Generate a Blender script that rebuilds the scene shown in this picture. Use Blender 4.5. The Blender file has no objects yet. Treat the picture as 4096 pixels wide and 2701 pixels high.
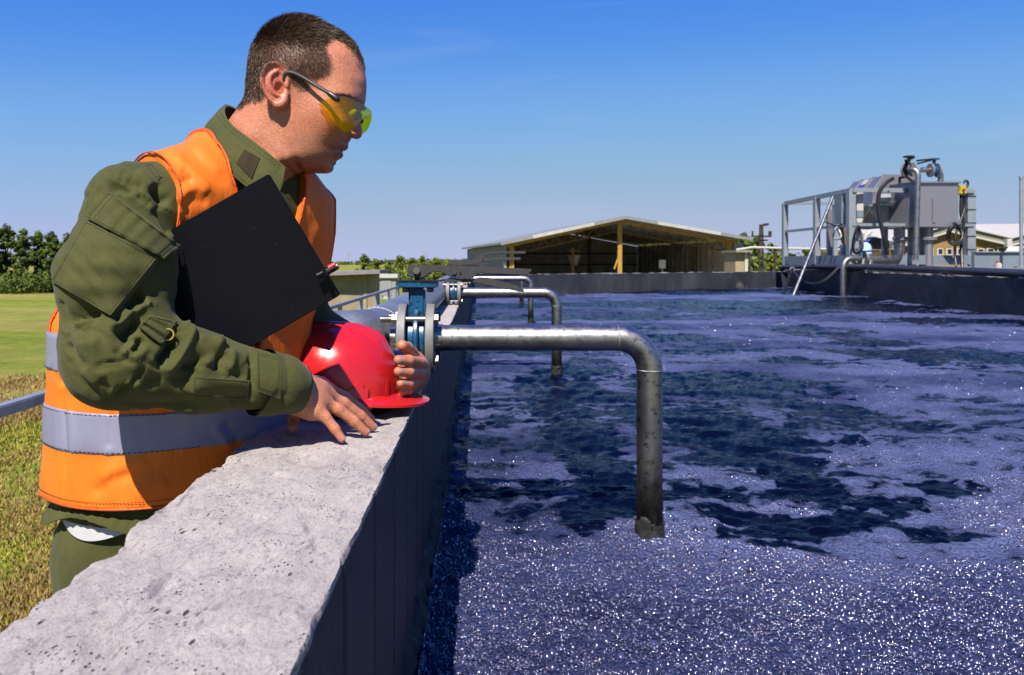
import bpy, bmesh, math, random
import numpy as np
from mathutils import Vector, Matrix
from mathutils.bvhtree import BVHTree

# ------------------------------------------------------------------ camera, sky, sun, exposure
scene = bpy.context.scene
COL = scene.collection
FPX, VX, VY = 3188.0, 1915.0, 1047.0          # focal length and horizon / wall vanishing point, in photograph pixels
EYE = 2.60                                     # camera height above the field
cam_data = bpy.data.cameras.new("camera")
cam = bpy.data.objects.new("camera", cam_data)
COL.objects.link(cam)
cam.location = (0, 0, EYE)
cam.rotation_euler = (math.radians(90), 0, 0)  # level camera, looking along +Y
cam_data.sensor_width = 36.0
cam_data.lens = 36.0 * FPX / 4096.0
cam_data.shift_x = (2048.0 - VX) / 4096.0
cam_data.shift_y = -(1350.5 - VY) / 4096.0
cam_data.clip_start = 0.02
cam_data.clip_end = 6000
cam_data.dof.use_dof = True
cam_data.dof.focus_distance = 1.35
cam_data.dof.aperture_fstop = 13.0
scene.camera = cam

SUN_DIR = Vector((-0.19, -0.80, 1.0)).normalized()   # towards the sun
world = bpy.data.worlds.new("World")
scene.world = world
world.use_nodes = True
wn, wl = world.node_tree.nodes, world.node_tree.links
wn.clear()
w_out = wn.new("ShaderNodeOutputWorld")
w_bg = wn.new("ShaderNodeBackground")
w_sky = wn.new("ShaderNodeTexSky")
w_sky.sky_type = 'NISHITA'
w_sky.sun_disc = False
w_sky.sun_elevation = math.asin(SUN_DIR.z)
w_sky.sun_rotation = math.atan2(SUN_DIR.x, SUN_DIR.y)
w_sky.altitude = 200
w_sky.air_density = 1.0
w_sky.dust_density = 0.0
w_sky.ozone_density = 6.0
w_bg.inputs["Strength"].default_value = 0.05
# the photograph's deep, saturated blue: one response curve per colour channel over the whole sky
w_sep = wn.new("ShaderNodeSeparateColor"); w_com = wn.new("ShaderNodeCombineColor")
wl.new(w_sky.outputs[0], w_sep.inputs[0])
for k_, pts_ in enumerate((((0, 0), (.10, .042), (.14, .078), (.24, .210), (.57, .40), (1, .47)), ((0, 0), (.26, .262), (.42, .43), (.78, .50), (1, .53)), ((0, .35), (.3, .76), (.49, .80), (.69, .79), (.83, .70), (1, .66)))):
    d_ = wn.new("ShaderNodeMath"); d_.operation = 'MULTIPLY'; d_.inputs[1].default_value = 0.1
    f_ = wn.new("ShaderNodeFloatCurve"); cv_ = f_.mapping.curves[0]
    cv_.points[0].location = pts_[0]; cv_.points[1].location = pts_[-1]
    for q_ in pts_[1:-1]: cv_.points.new(*q_)
    f_.mapping.update()
    g_ = wn.new("ShaderNodeMath"); g_.operation = 'MULTIPLY'; g_.inputs[1].default_value = 10.0
    wl.new(w_sep.outputs[k_], d_.inputs[0]); wl.new(d_.outputs[0], f_.inputs["Value"]); wl.new(f_.outputs[0], g_.inputs[0]); wl.new(g_.outputs[0], w_com.inputs[k_])
# a trace of high cirrus over the whole sky
w_tc = wn.new("ShaderNodeTexCoord"); w_mp = wn.new("ShaderNodeMapping"); w_mp.inputs["Scale"].default_value = (1.2, 1.2, 9.0)
w_no = wn.new("ShaderNodeTexNoise"); w_no.inputs["Scale"].default_value = 2.6; w_no.inputs["Detail"].default_value = 7; w_no.inputs["Distortion"].default_value = 0.6
w_ra = wn.new("ShaderNodeMapRange"); w_ra.inputs[1].default_value = 0.60; w_ra.inputs[2].default_value = 0.80; w_ra.inputs[4].default_value = 0.11
w_mx = wn.new("ShaderNodeMix"); w_mx.data_type = 'RGBA'; w_mx.inputs[7].default_value = (6.5, 7.2, 8.6, 1)
wl.new(w_tc.outputs["Generated"], w_mp.inputs[0]); wl.new(w_mp.outputs[0], w_no.inputs["Vector"]); wl.new(w_no.outputs["Fac"], w_ra.inputs[0]); wl.new(w_ra.outputs[0], w_mx.inputs[0])
wl.new(w_com.outputs[0], w_mx.inputs[6])
wl.new(w_mx.outputs[2], w_bg.inputs["Color"])
wl.new(w_bg.outputs[0], w_out.inputs["Surface"])

sun_data = bpy.data.lights.new("sun", 'SUN')
sun_data.energy = 5.0
sun_data.angle = math.radians(0.53)
sun_data.color = (1.0, 0.93, 0.82)
sun = bpy.data.objects.new("sun", sun_data)
COL.objects.link(sun)
sun.rotation_euler = SUN_DIR.to_track_quat('Z', 'Y').to_euler()

scene.view_settings.view_transform = 'Standard'
scene.view_settings.look = 'None'
scene.view_settings.exposure = 1.0
scene.view_settings.gamma = 1.0
scene.cycles.max_bounces = 8
scene.cycles.transparent_max_bounces = 12
scene.cycles.use_denoising = True
scene.cycles.adaptive_threshold = 0.012
scene.cycles.sample_clamp_indirect = 8.0
# ------------------------------------------------------------------ helpers
def at(x, y, Y):
    """A point that the photograph shows at pixel (x, y), Y metres away."""
    return np.array([(x - VX) / FPX * Y, Y, EYE + (VY - y) / FPX * Y])

def crop(u, v, x0, y0, s, Y):
    return at(x0 + u / s, y0 + v / s, Y)

rng = np.random.default_rng(7)

def _hash(ix, iy, iz):
    h = (ix.astype(np.uint32) * np.uint32(374761393) + iy.astype(np.uint32) * np.uint32(668265263)
         + iz.astype(np.uint32) * np.uint32(2147483647 - 1640531527 % 2147483647))
    h = (h ^ (h >> np.uint32(13))) * np.uint32(1274126177)
    h = h ^ (h >> np.uint32(16))
    return (h & np.uint32(0xFFFFFF)).astype(np.float32) / np.float32(0xFFFFFF) * 2 - 1

def vnoise(P):
    P = np.asarray(P, dtype=np.float32)
    i = np.floor(P).astype(np.int64)
    f = P - i
    f = f * f * f * (f * (f * 6 - 15) + 10)
    i = (i + 100000) & 0x7FFFFFFF
    r = 0
    for dx in (0, 1):
        wx = f[:, 0] if dx else 1 - f[:, 0]
        for dy in (0, 1):
            wy = f[:, 1] if dy else 1 - f[:, 1]
            for dz in (0, 1):
                wz = f[:, 2] if dz else 1 - f[:, 2]
                r = r + wx * wy * wz * _hash(i[:, 0] + dx, i[:, 1] + dy, i[:, 2] + dz)
    return r

def fbm(P, octaves=4, lac=2.03, gain=0.5):
    P = np.asarray(P, dtype=np.float32)
    a, r = 1.0, 0
    for k in range(octaves):
        r = r + a * vnoise(P + 17.3 * k)
        P = P * lac
        a *= gain
    return r

def sstep(a, b, x):
    t = np.clip((x - a) / (b - a), 0, 1)
    return t * t * (3 - 2 * t)

ORI = {}
def tag(o, label=None, cat=None, group=None, kind=None):
    if label: o["label"] = label
    if cat: o["category"] = cat
    if group: o["group"] = group
    if kind: o["kind"] = kind
    return o

def thing(name, label, cat, loc, group=None):
    o = bpy.data.objects.new(name, None)
    o.empty_display_size = 0.1
    COL.objects.link(o)
    o.location = loc
    ORI[o.name] = np.array(loc, dtype=float)
    return tag(o, label, cat, group)

def mesh_obj(name, V, F, mat, parent=None, smooth=True, colors=None, attrs=None, sharp=None):
    V = np.asarray(V, dtype=np.float64)
    org = ORI[parent.name] if parent else np.zeros(3)
    me = bpy.data.meshes.new(name)
    if isinstance(F, np.ndarray) and F.ndim == 2:
        n, k = F.shape
        me.vertices.add(len(V))
        me.vertices.foreach_set("co", (V - org).astype(np.float32).ravel())
        me.loops.add(n * k)
        me.loops.foreach_set("vertex_index", F.astype(np.int32).ravel())
        me.polygons.add(n)
        me.polygons.foreach_set("loop_start", (np.arange(n) * k).astype(np.int32))
        me.update(calc_edges=True)
        me.validate()
    else:
        me.from_pydata((V - org).tolist(), [], [list(map(int, f)) for f in F])
        me.update()
    if colors is not None:
        a = me.attributes.new("tint", 'FLOAT_COLOR', 'POINT')
        c = np.ones((len(V), 4), dtype=np.float32)
        c[:, :3] = colors
        a.data.foreach_set("color", c.ravel())
    for k, val in (attrs or {}).items():
        a = me.attributes.new(k, 'FLOAT', 'POINT')
        a.data.foreach_set("value", np.asarray(val, dtype=np.float32))
    if mat: me.materials.append(mat)
    o = bpy.data.objects.new(name, me)
    COL.objects.link(o)
    if parent: o.parent = parent
    ORI[o.name] = org
    if smooth:
        me.polygons.foreach_set("use_smooth", np.ones(len(me.polygons), dtype=bool))
        if sharp is not None:
            bm = bmesh.new(); bm.from_mesh(me)
            ang = math.radians(sharp)
            for e in bm.edges:
                if len(e.link_faces) == 2 and e.calc_face_angle(0) > ang:
                    e.smooth = False
            bm.to_mesh(me); bm.free()
    return o

def frame_of(d):
    d = np.asarray(d, float); d = d / np.linalg.norm(d)
    a = np.array([0, 0, 1.0]) if abs(d[2]) < 0.9 else np.array([1.0, 0, 0])
    u = np.cross(a, d); u /= np.linalg.norm(u)
    return d, u, np.cross(d, u)

class MB:
    """Collects simple solids and links them as one mesh object."""
    def __init__(self): self.V, self.F, self.n = [], [], 0
    def add(self, V, F):
        self.V.append(np.asarray(V, float)); self.F += [[i + self.n for i in f] for f in F]; self.n += len(V)
        return self
    def hexa(self, P):
        return self.add(P, [(0, 3, 2, 1), (4, 5, 6, 7), (0, 1, 5, 4), (1, 2, 6, 5), (2, 3, 7, 6), (3, 0, 4, 7)])
    def box(self, lo, hi):
        x0, y0, z0 = lo; x1, y1, z1 = hi
        return self.hexa([(x0, y0, z0), (x1, y0, z0), (x1, y1, z0), (x0, y1, z0), (x0, y0, z1), (x1, y0, z1), (x1, y1, z1), (x0, y1, z1)])
    def bar(self, a, b, w, h, up=(0, 0, 1)):
        a, b = np.array(a, float), np.array(b, float)
        d = (b - a) / np.linalg.norm(b - a)
        up = np.array(up, float)
        if abs(np.dot(d, up)) > 0.95: up = np.array([0, 1.0, 0])
        s = np.cross(d, up); s /= np.linalg.norm(s); t = np.cross(s, d)
        q = [(-1, -1), (1, -1), (1, 1), (-1, 1)]
        return self.hexa([p + s * w / 2 * i + t * h / 2 * j for p in (a, b) for i, j in q])
    def tube(self, pts, r, seg=16, cap=True):
        pts = [np.array(p, float) for p in pts]
        n = len(pts)
        rs = r if hasattr(r, '__len__') else [r] * n
        d0 = pts[1] - pts[0]
        _, u, v = frame_of(d0)
        V = []
        for i, p in enumerate(pts):
            d = pts[min(i + 1, n - 1)] - pts[max(i - 1, 0)]
            d = d / np.linalg.norm(d)
            u = u - d * np.dot(u, d); u /= np.linalg.norm(u); v = np.cross(d, u)
            for k in range(seg):
                a = 2 * math.pi * k / seg
                V.append(p + rs[i] * (math.cos(a) * u + math.sin(a) * v))
        F = [(i * seg + k, i * seg + (k + 1) % seg, (i + 1) * seg + (k + 1) % seg, (i + 1) * seg + k) for i in range(n - 1) for k in range(seg)]
        if cap:
            F += [tuple(range(seg - 1, -1, -1)), tuple((n - 1) * seg + k for k in range(seg))]
        return self.add(V, F)
    def cyl(self, a, b, r, seg=20, r2=None):
        return self.tube([a, b], [r, r if r2 is None else r2], seg)
    def ring(self, c, d, R, r, seg=32, sub=8):
        d, u, v = frame_of(d); c = np.array(c, float)
        V, F = [], []
        for i in range(seg):
            a = 2 * math.pi * i / seg
            e = math.cos(a) * u + math.sin(a) * v
            for j in range(sub):
                b = 2 * math.pi * j / sub
                V.append(c + e * (R + r * math.cos(b)) + d * r * math.sin(b))
        for i in range(seg):
            for j in range(sub):
                F.append((i * sub + j, ((i + 1) % seg) * sub + j, ((i + 1) % seg) * sub + (j + 1) % sub, i * sub + (j + 1) % sub))
        return self.add(V, F)
    def disc(self, c, d, R, t, seg=40, bev=0.0015, hole=0):
        d = np.array(d, float) / np.linalg.norm(d); c = np.array(c, float)
        ps = [c - d * t / 2, c - d * t / 2, c - d * (t / 2 - bev), c + d * (t / 2 - bev), c + d * t / 2, c + d * t / 2]
        _, u, v = frame_of(d)
        rs = [max(hole, 1e-4), R - bev, R, R, R - bev, max(hole, 1e-4)]
        V, F = [], []
        for p, r in zip(ps, rs):
            for k in range(seg):
                a = 2 * math.pi * k / seg
                V.append(p + r * (math.cos(a) * u + math.sin(a) * v))
        for i in range(5):
            for k in range(seg):
                F.append((i * seg + k, i * seg + (k + 1) % seg, (i + 1) * seg + (k + 1) % seg, (i + 1) * seg + k))
        for k in range(seg):
            F.append((5 * seg + k, 5 * seg + (k + 1) % seg, (k + 1) % seg, k))
        return self.add(V, F)
    def prism(self, poly, ax, lo, hi):
        """poly: list of 3-D points in a plane, extruded along vector ax from lo to hi"""
        ax = np.array(ax, float); n = len(poly)
        P = [np.array(p, float) for p in poly]
        V = [p + ax * lo for p in P] + [p + ax * hi for p in P]
        F = [tuple(range(n - 1, -1, -1)), tuple(range(n, 2 * n))] + [(i, (i + 1) % n, n + (i + 1) % n, n + i) for i in range(n)]
        return self.add(V, F)
    def hexnut(self, c, d, r, t):
        d = np.array(d, float) / np.linalg.norm(d); c = np.array(c, float)
        return self.tube([c - d * t / 2, c + d * t / 2], r, 6)
    def ball(self, c, r, seg=12, ring=8):
        c = np.array(c, float); r = np.array(r if hasattr(r, '__len__') else (r, r, r), float)
        V = [c + r * (0, 0, 1)]
        for i in range(1, ring):
            t = math.pi * i / ring
            for k in range(seg):
                a = 2 * math.pi * k / seg
                V.append(c + r * (math.sin(t) * math.cos(a), math.sin(t) * math.sin(a), math.cos(t)))
        V.append(c - r * (0, 0, 1))
        F = [(0, 1 + k, 1 + (k + 1) % seg) for k in range(seg)]
        for i in range(ring - 2):
            for k in range(seg):
                F.append((1 + i * seg + k, 1 + (i + 1) * seg + k, 1 + (i + 1) * seg + (k + 1) % seg, 1 + i * seg + (k + 1) % seg))
        m = 1 + (ring - 2) * seg
        F += [(m + (k + 1) % seg, m + k, len(V) - 1) for k in range(seg)]
        return self.add(V, F)
    def build(self, name, mat, parent=None, smooth=True, sharp=35, bevel=0, kind=None):
        V = np.concatenate(self.V)
        o = mesh_obj(name, V, self.F, mat, parent, smooth=False)
        me = o.data
        bm = bmesh.new(); bm.from_mesh(me)
        bmesh.ops.recalc_face_normals(bm, faces=bm.faces[:])
        if bevel:
            es = [e for e in bm.edges if len(e.link_faces) == 2 and e.calc_face_angle(0) > math.radians(30)]
            bmesh.ops.bevel(bm, geom=es, offset=bevel, segments=2, affect='EDGES', clamp_overlap=True)
        if smooth:
            for f in bm.faces: f.smooth = True
            for e in bm.edges:
                if len(e.link_faces) == 2 and e.calc_face_angle(0) > math.radians(sharp): e.smooth = False
        bm.to_mesh(me); bm.free()
        if kind: o["kind"] = kind
        return o

def copy_tree(o, parent=None):
    c = o.copy(); COL.objects.link(c)
    if parent is not None: c.parent = parent
    ORI[c.name] = ORI.get(o.name, np.zeros(3))
    for ch in [k for k in bpy.data.objects if k.parent == o]:
        copy_tree(ch, c)
    return c

def arc(c, a, b, r, t0, t1, n=10):
    """points c + r(cos t a + sin t b)"""
    c, a, b = (np.array(k, float) for k in (c, a, b))
    return [c + r * (math.cos(t) * a + math.sin(t) * b) for t in np.linspace(t0, t1, n)]

def spline(pts, n):
    """Catmull-Rom through pts, n samples"""
    P = np.asarray(pts, float)
    P = np.vstack([2 * P[0] - P[1], P, 2 * P[-1] - P[-2]])
    t = np.linspace(0, len(P) - 3 - 1e-6, n)
    i = t.astype(int); f = (t - i)[:, None]
    a, b, c, d = P[i], P[i + 1], P[i + 2], P[i + 3]
    return 0.5 * (2 * b + (c - a) * f + (2 * a - 5 * b + 4 * c - d) * f ** 2 + (3 * b - a - 3 * c + d) * f ** 3)

# ------------------------------------------------------------------ procedural materials
class Mat:
    def __init__(self, name, rough=0.6, metal=0.0, spec=0.5, color=None):
        self.m = bpy.data.materials.new(name); self.m.use_nodes = True
        self.t = self.m.node_tree; self.n, self.l = self.t.nodes, self.t.links
        self.b = self.n["Principled BSDF"]
        self.b.inputs["Roughness"].default_value = rough
        self.b.inputs["Metallic"].default_value = metal
        self.b.inputs["Specular IOR Level"].default_value = spec
        if color: self.b.inputs["Base Color"].default_value = (*color, 1)
        self._co = None
    def coord(self, scale=(1, 1, 1), rot=(0, 0, 0), kind="Object"):
        tc = self.n.new("ShaderNodeTexCoord"); mp = self.n.new("ShaderNodeMapping")
        mp.inputs["Scale"].default_value = scale; mp.inputs["Rotation"].default_value = rot
        self.l.new(tc.outputs[kind], mp.inputs["Vector"])
        return mp.outputs[0]
    def noise(self, scale, detail=4, rough=0.55, co=None, dist=0.0):
        t = self.n.new("ShaderNodeTexNoise")
        t.inputs["Scale"].default_value = scale; t.inputs["Detail"].default_value = detail
        t.inputs["Roughness"].default_value = rough; t.inputs["Distortion"].default_value = dist
        self.l.new(co or self.coord(), t.inputs["Vector"])
        return t.outputs["Fac"]
    def voronoi(self, scale, feature='F1', co=None, out="Distance"):
        t = self.n.new("ShaderNodeTexVoronoi"); t.feature = feature
        t.inputs["Scale"].default_value = scale
        self.l.new(co or self.coord(), t.inputs["Vector"])
        return t.outputs[out]
    def wave(self, scale, axis='X', co=None, dist=0.0, profile='SIN'):
        t = self.n.new("ShaderNodeTexWave"); t.bands_direction = axis; t.wave_profile = profile
        t.inputs["Scale"].default_value = scale; t.inputs["Distortion"].default_value = dist
        self.l.new(co or self.coord(), t.inputs["Vector"])
        return t.outputs["Fac"]
    def ramp(self, fac, stops, interp='LINEAR'):
        r = self.n.new("ShaderNodeValToRGB"); r.color_ramp.interpolation = interp
        e = r.color_ramp.elements
        while len(e) < len(stops): e.new(0.5)
        for k, (p, c) in enumerate(stops):
            e[k].position = p
            e[k].color = (*c, 1) if hasattr(c, '__len__') else (c, c, c, 1)
        self.l.new(fac, r.inputs[0])
        return r.outputs[0]
    def mix(self, fac, a, b, mode='MIX'):
        m = self.n.new("ShaderNodeMix"); m.data_type = 'RGBA'; m.blend_type = mode
        for i, v in ((0, fac), (6, a), (7, b)):
            s = m.inputs[i]
            if hasattr(v, 'links'): self.l.new(v, s)
            elif i == 0: s.default_value = v
            else: s.default_value = (*v, 1)
        return m.outputs[2]
    def math(self, op, a, b=None):
        m = self.n.new("ShaderNodeMath"); m.operation = op
        for s, v in ((m.inputs[0], a), (m.inputs[1], b)):
            if v is None: continue
            if hasattr(v, 'links'): self.l.new(v, s)
            else: s.default_value = v
        return m.outputs[0]
    def attr(self, name, out="Fac"):
        a = self.n.new("ShaderNodeAttribute"); a.attribute_name = name
        return a.outputs[out]
    def color(self, c):
        k = 0.80 if self.b.inputs["Metallic"].default_value > 0.4 else 0.46
        if hasattr(c, 'links'): self.l.new(self.mix(1.0, c, (k, k, k), 'MULTIPLY'), self.b.inputs["Base Color"])
        else: self.b.inputs["Base Color"].default_value = (*(np.array(c) * k), 1)
        return self
    def rough(self, r): self.l.new(r, self.b.inputs["Roughness"]); return self
    def bump(self, h, strength=0.3, dist=0.01, normal=None):
        b = self.n.new("ShaderNodeBump")
        b.inputs["Strength"].default_value = strength; b.inputs["Distance"].default_value = dist
        self.l.new(h, b.inputs["Height"])
        if normal is not None: self.l.new(normal, b.inputs["Normal"])
        self.l.new(b.outputs[0], self.b.inputs["Normal"])
        return b.outputs[0]
    def set(self, **k):
        for a, v in k.items(): self.b.inputs[a.replace("_", " ")].default_value = v
        return self

def simple(name, c, rough=0.6, metal=0.0, var=0.25, scale=8.0, bump=0.0, spec=0.5, bscale=None):
    """Plain colour with uneven wear."""
    M = Mat(name, rough, metal, spec)
    n = M.noise(scale, 5, 0.6)
    c = np.array(c)
    M.color(M.ramp(n, [(0.3, tuple(c * (1 - var))), (0.7, tuple(np.minimum(c * (1 + var), 1)))]))
    M.rough(M.ramp(n, [(0.3, min(rough + 0.1, 1)), (0.75, max(rough - 0.1, 0.02))]))
    if bump: M.bump(M.noise(bscale or scale * 4, 4), bump, 0.004)
    return M.m

M = {}
# weathered concrete (top of the near wall)
c = Mat("concrete", 0.9, spec=0.25)
co = c.coord((1, 0.5, 1), (0, 0, 0.55))
grit = c.noise(420, 5, 0.75); fine = c.noise(150, 6, 0.75, co, 0.5); mid = c.noise(22, 7, 0.7, co, 0.6); big = c.noise(4.0, 5, 0.6)
col = c.ramp(mid, [(0.34, (0.66, 0.58, 0.555)), (0.5, (0.80, 0.71, 0.67)), (0.7, (0.90, 0.80, 0.75))])
col = c.mix(c.ramp(big, [(0.34, 0.35), (0.55, 0.0)]), col, (0.52, 0.47, 0.47))
col = c.mix(c.ramp(fine, [(0.36, 0.8), (0.46, 0.0)]), col, (0.38, 0.345, 0.355))
col = c.mix(c.ramp(grit, [(0.36, 0.85), (0.48, 0.0)]), col, (0.36, 0.325, 0.335))
pits = c.voronoi(95, co=c.coord((1, 0.32, 1), (0, 0, 0.4)))
pit = c.math('MULTIPLY', c.ramp(pits, [(0.10, 1.0), (0.20, 0.0)]), c.ramp(c.noise(13, 3), [(0.52, 0.0), (0.60, 1.0)]))
pit2 = c.math('MULTIPLY', c.ramp(c.voronoi(230, co=c.coord((1, 0.6, 1), (0, 0, 0.7))), [(0.16, 1.0), (0.26, 0.0)]), c.ramp(c.noise(19, 3), [(0.54, 0.0), (0.62, 1.0)]))
pit = c.math('MAXIMUM', pit, pit2)
scr = c.ramp(c.noise(34, 5, 0.7, c.coord((1.0, 0.22, 1), (0, 0, -0.45)), 0.5), [(0.60, 0.0), (0.70, 0.75)])
col = c.mix(scr, col, (0.27, 0.25, 0.27))
col = c.mix(pit, col, (0.08, 0.07, 0.08))
c.color(col)
h = c.math('ADD', c.math('MULTIPLY', grit, 0.35), c.math('ADD', c.math('MULTIPLY', fine, 0.8), c.math('MULTIPLY', mid, 1.4)))
h = c.math('SUBTRACT', h, c.math('MULTIPLY', pit, 0.9))
c.bump(h, 0.9, 0.0042)
M['concrete'] = c.m
# wet dark concrete of the far and right walls
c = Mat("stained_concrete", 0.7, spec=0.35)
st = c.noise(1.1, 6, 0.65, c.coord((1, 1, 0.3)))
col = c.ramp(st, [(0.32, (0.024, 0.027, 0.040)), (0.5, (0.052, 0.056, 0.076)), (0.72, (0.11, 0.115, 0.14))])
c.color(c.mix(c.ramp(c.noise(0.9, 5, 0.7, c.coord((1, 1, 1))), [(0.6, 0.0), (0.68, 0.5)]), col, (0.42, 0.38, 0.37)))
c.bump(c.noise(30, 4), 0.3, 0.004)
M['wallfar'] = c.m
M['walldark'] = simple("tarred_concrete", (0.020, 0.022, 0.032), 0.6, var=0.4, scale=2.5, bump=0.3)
c = Mat("shaded_stained_concrete", 0.55, spec=0.35)  # near wall's inner face: shade painted into the dark base, plus stains
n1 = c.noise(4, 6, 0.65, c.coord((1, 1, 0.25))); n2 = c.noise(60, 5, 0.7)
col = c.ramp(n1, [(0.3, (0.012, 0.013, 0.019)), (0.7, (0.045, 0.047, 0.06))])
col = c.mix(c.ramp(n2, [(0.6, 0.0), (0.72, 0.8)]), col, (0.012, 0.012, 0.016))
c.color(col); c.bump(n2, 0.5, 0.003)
M['wallshade'] = c.m
M['crust'] = simple("dried_sludge", (0.012, 0.012, 0.014), 0.75, var=0.5, scale=30, bump=0.8)
# galvanised / stainless pipe
c = Mat("steel_pipe", 0.33, 1.0)
n1 = c.noise(9, 6, 0.65, c.coord((1, 1, 1)), 0.6); n2 = c.noise(160, 3, 0.6, c.coord((0.35, 1, 1)))
n3 = c.noise(38, 5, 0.7)
col = c.ramp(n1, [(0.33, (0.20, 0.195, 0.20)), (0.5, (0.36, 0.35, 0.34)), (0.72, (0.50, 0.48, 0.46))])
col = c.mix(c.ramp(n3, [(0.56, 0.0), (0.66, 0.8)]), col, (0.05, 0.048, 0.05))
c.color(col)
c.rough(c.ramp(n3, [(0.35, 0.31), (0.72, 0.55)]))
c.bump(n2, 0.10, 0.001)
M['steel'] = c.m
# the same pipe where it dips into the liquid: black deposit up to a ragged tide line
c = Mat("steel_pipe_wetted", 0.36, 1.0)
n1 = c.noise(9, 6, 0.65, None, 0.6); n3 = c.noise(38, 5, 0.7)
col = c.ramp(n1, [(0.33, (0.18, 0.175, 0.18)), (0.5, (0.33, 0.32, 0.31)), (0.72, (0.47, 0.45, 0.43))])
col = c.mix(c.ramp(n3, [(0.54, 0.0), (0.64, 0.85)]), col, (0.04, 0.038, 0.04))
sp = c.n.new("ShaderNodeSeparateXYZ"); c.l.new(c.coord(), sp.inputs[0])
tide = c.math('ADD', sp.outputs["Z"], c.math('MULTIPLY', c.math('SUBTRACT', c.noise(26, 6, 0.7, c.coord((1, 1, 0.5))), 0.5), 0.30))
dep = c.ramp(tide, [(0.05, 1.0), (0.13, 0.85), (0.30, 0.0)])
c.color(c.mix(dep, col, (0.012, 0.011, 0.012)))
c.rough(c.ramp(tide, [(0.05, 0.75), (0.30, 0.40)]))
c.bump(n3, 0.15, 0.002)
M['steelwet'] = c.m
c = Mat("dull_galvanised", 0.45, 0.85)
n1 = c.noise(14, 6, 0.7, None, 0.5); n3 = c.noise(70, 4, 0.7)
col = c.ramp(n1, [(0.35, (0.26, 0.26, 0.28)), (0.65, (0.46, 0.46, 0.47))])
col = c.mix(c.ramp(n3, [(0.60, 0.0), (0.72, 0.6)]), col, (0.10, 0.10, 0.11))
c.color(col); c.bump(n3, 0.12, 0.001)
M['galv'] = c.m
M['weld'] = simple("weld_bead", (0.52, 0.50, 0.47), 0.4, 1.0, 0.3, 300, 0.5)
M['bolt'] = simple("zinc_bolt", (0.24, 0.23, 0.21), 0.48, 1.0, 0.2, 120)
# pale grey cast flange
c = Mat("flange_cast", 0.62, 0.3)
n1 = c.noise(60, 5, 0.7); n2 = c.noise(18, 4, 0.6)
col = c.ramp(n2, [(0.3, (0.26, 0.25, 0.25)), (0.7, (0.40, 0.39, 0.38))])
c.color(c.mix(c.ramp(n1, [(0.60, 0.0), (0.70, 0.8)]), col, (0.12, 0.11, 0.11))); c.bump(n1, 0.25, 0.001)
M['flange'] = c.m
# blue painted valve with dirt
c = Mat("blue_valve_paint", 0.35, 0.0)
n1 = c.noise(85, 6, 0.75); n2 = c.noise(22, 4, 0.6)
col = c.ramp(n2, [(0.3, (0.005, 0.06, 0.17)), (0.7, (0.012, 0.16, 0.36))])
c.color(c.mix(c.ramp(n1, [(0.54, 0.0), (0.62, 0.95)]), col, (0.010, 0.012, 0.016))); c.bump(n1, 0.35, 0.001)
M['blue'] = c.m
M['lever'] = simple("black_lever", (0.085, 0.078, 0.086), 0.5, 0.3, 0.35, 60, 0.15)
M['blackmetal'] = simple("black_plate", (0.012, 0.012, 0.014), 0.5, 0.2, 0.4, 50)
# painted red plastic
c = Mat("helmet_red", 0.22, 0.0, 0.5)
n1 = c.noise(240, 2, 0.5); n2 = c.noise(5, 3)
c.color(c.ramp(n2, [(0.3, (0.74, 0.016, 0.022)), (0.7, (0.84, 0.022, 0.030))]))
c.rough(c.ramp(c.noise(30, 5, 0.7), [(0.35, 0.17), (0.7, 0.30)]))
c.bump(n1, 0.02, 0.001); c.set(Coat_Weight=0.10, Coat_Roughness=0.08)
M['helmet'] = c.m
M['clearplastic'] = simple("clip_plastic", (0.45, 0.22, 0.22), 0.3, 0, 0.1)
M['darkplastic'] = simple("dark_plastic", (0.02, 0.02, 0.022), 0.4, 0, 0.3, 40)
M['redplastic'] = simple("pen_red", (0.62, 0.02, 0.03), 0.25, 0, 0.1)
M['greyplastic'] = simple("temple_grey", (0.055, 0.06, 0.072), 0.35, 0, 0.25, 60)
# black clothbound folder
c = Mat("folder_cover", 0.5, 0.0, 0.12)
n1 = c.noise(700, 2, 0.5); n2 = c.noise(7, 5, 0.65)
col = c.ramp(n2, [(0.3, (0.0045, 0.0048, 0.0085)), (0.7, (0.0085, 0.009, 0.0155))])
c.color(c.mix(c.ramp(c.noise(260, 2, 0.6), [(0.73, 0.0), (0.78, 0.6)]), col, (0.12, 0.12, 0.16)))
c.rough(c.ramp(n2, [(0.3, 0.46), (0.7, 0.36)])); c.bump(n1, 0.12, 0.0006)
M['folder'] = c.m
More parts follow.
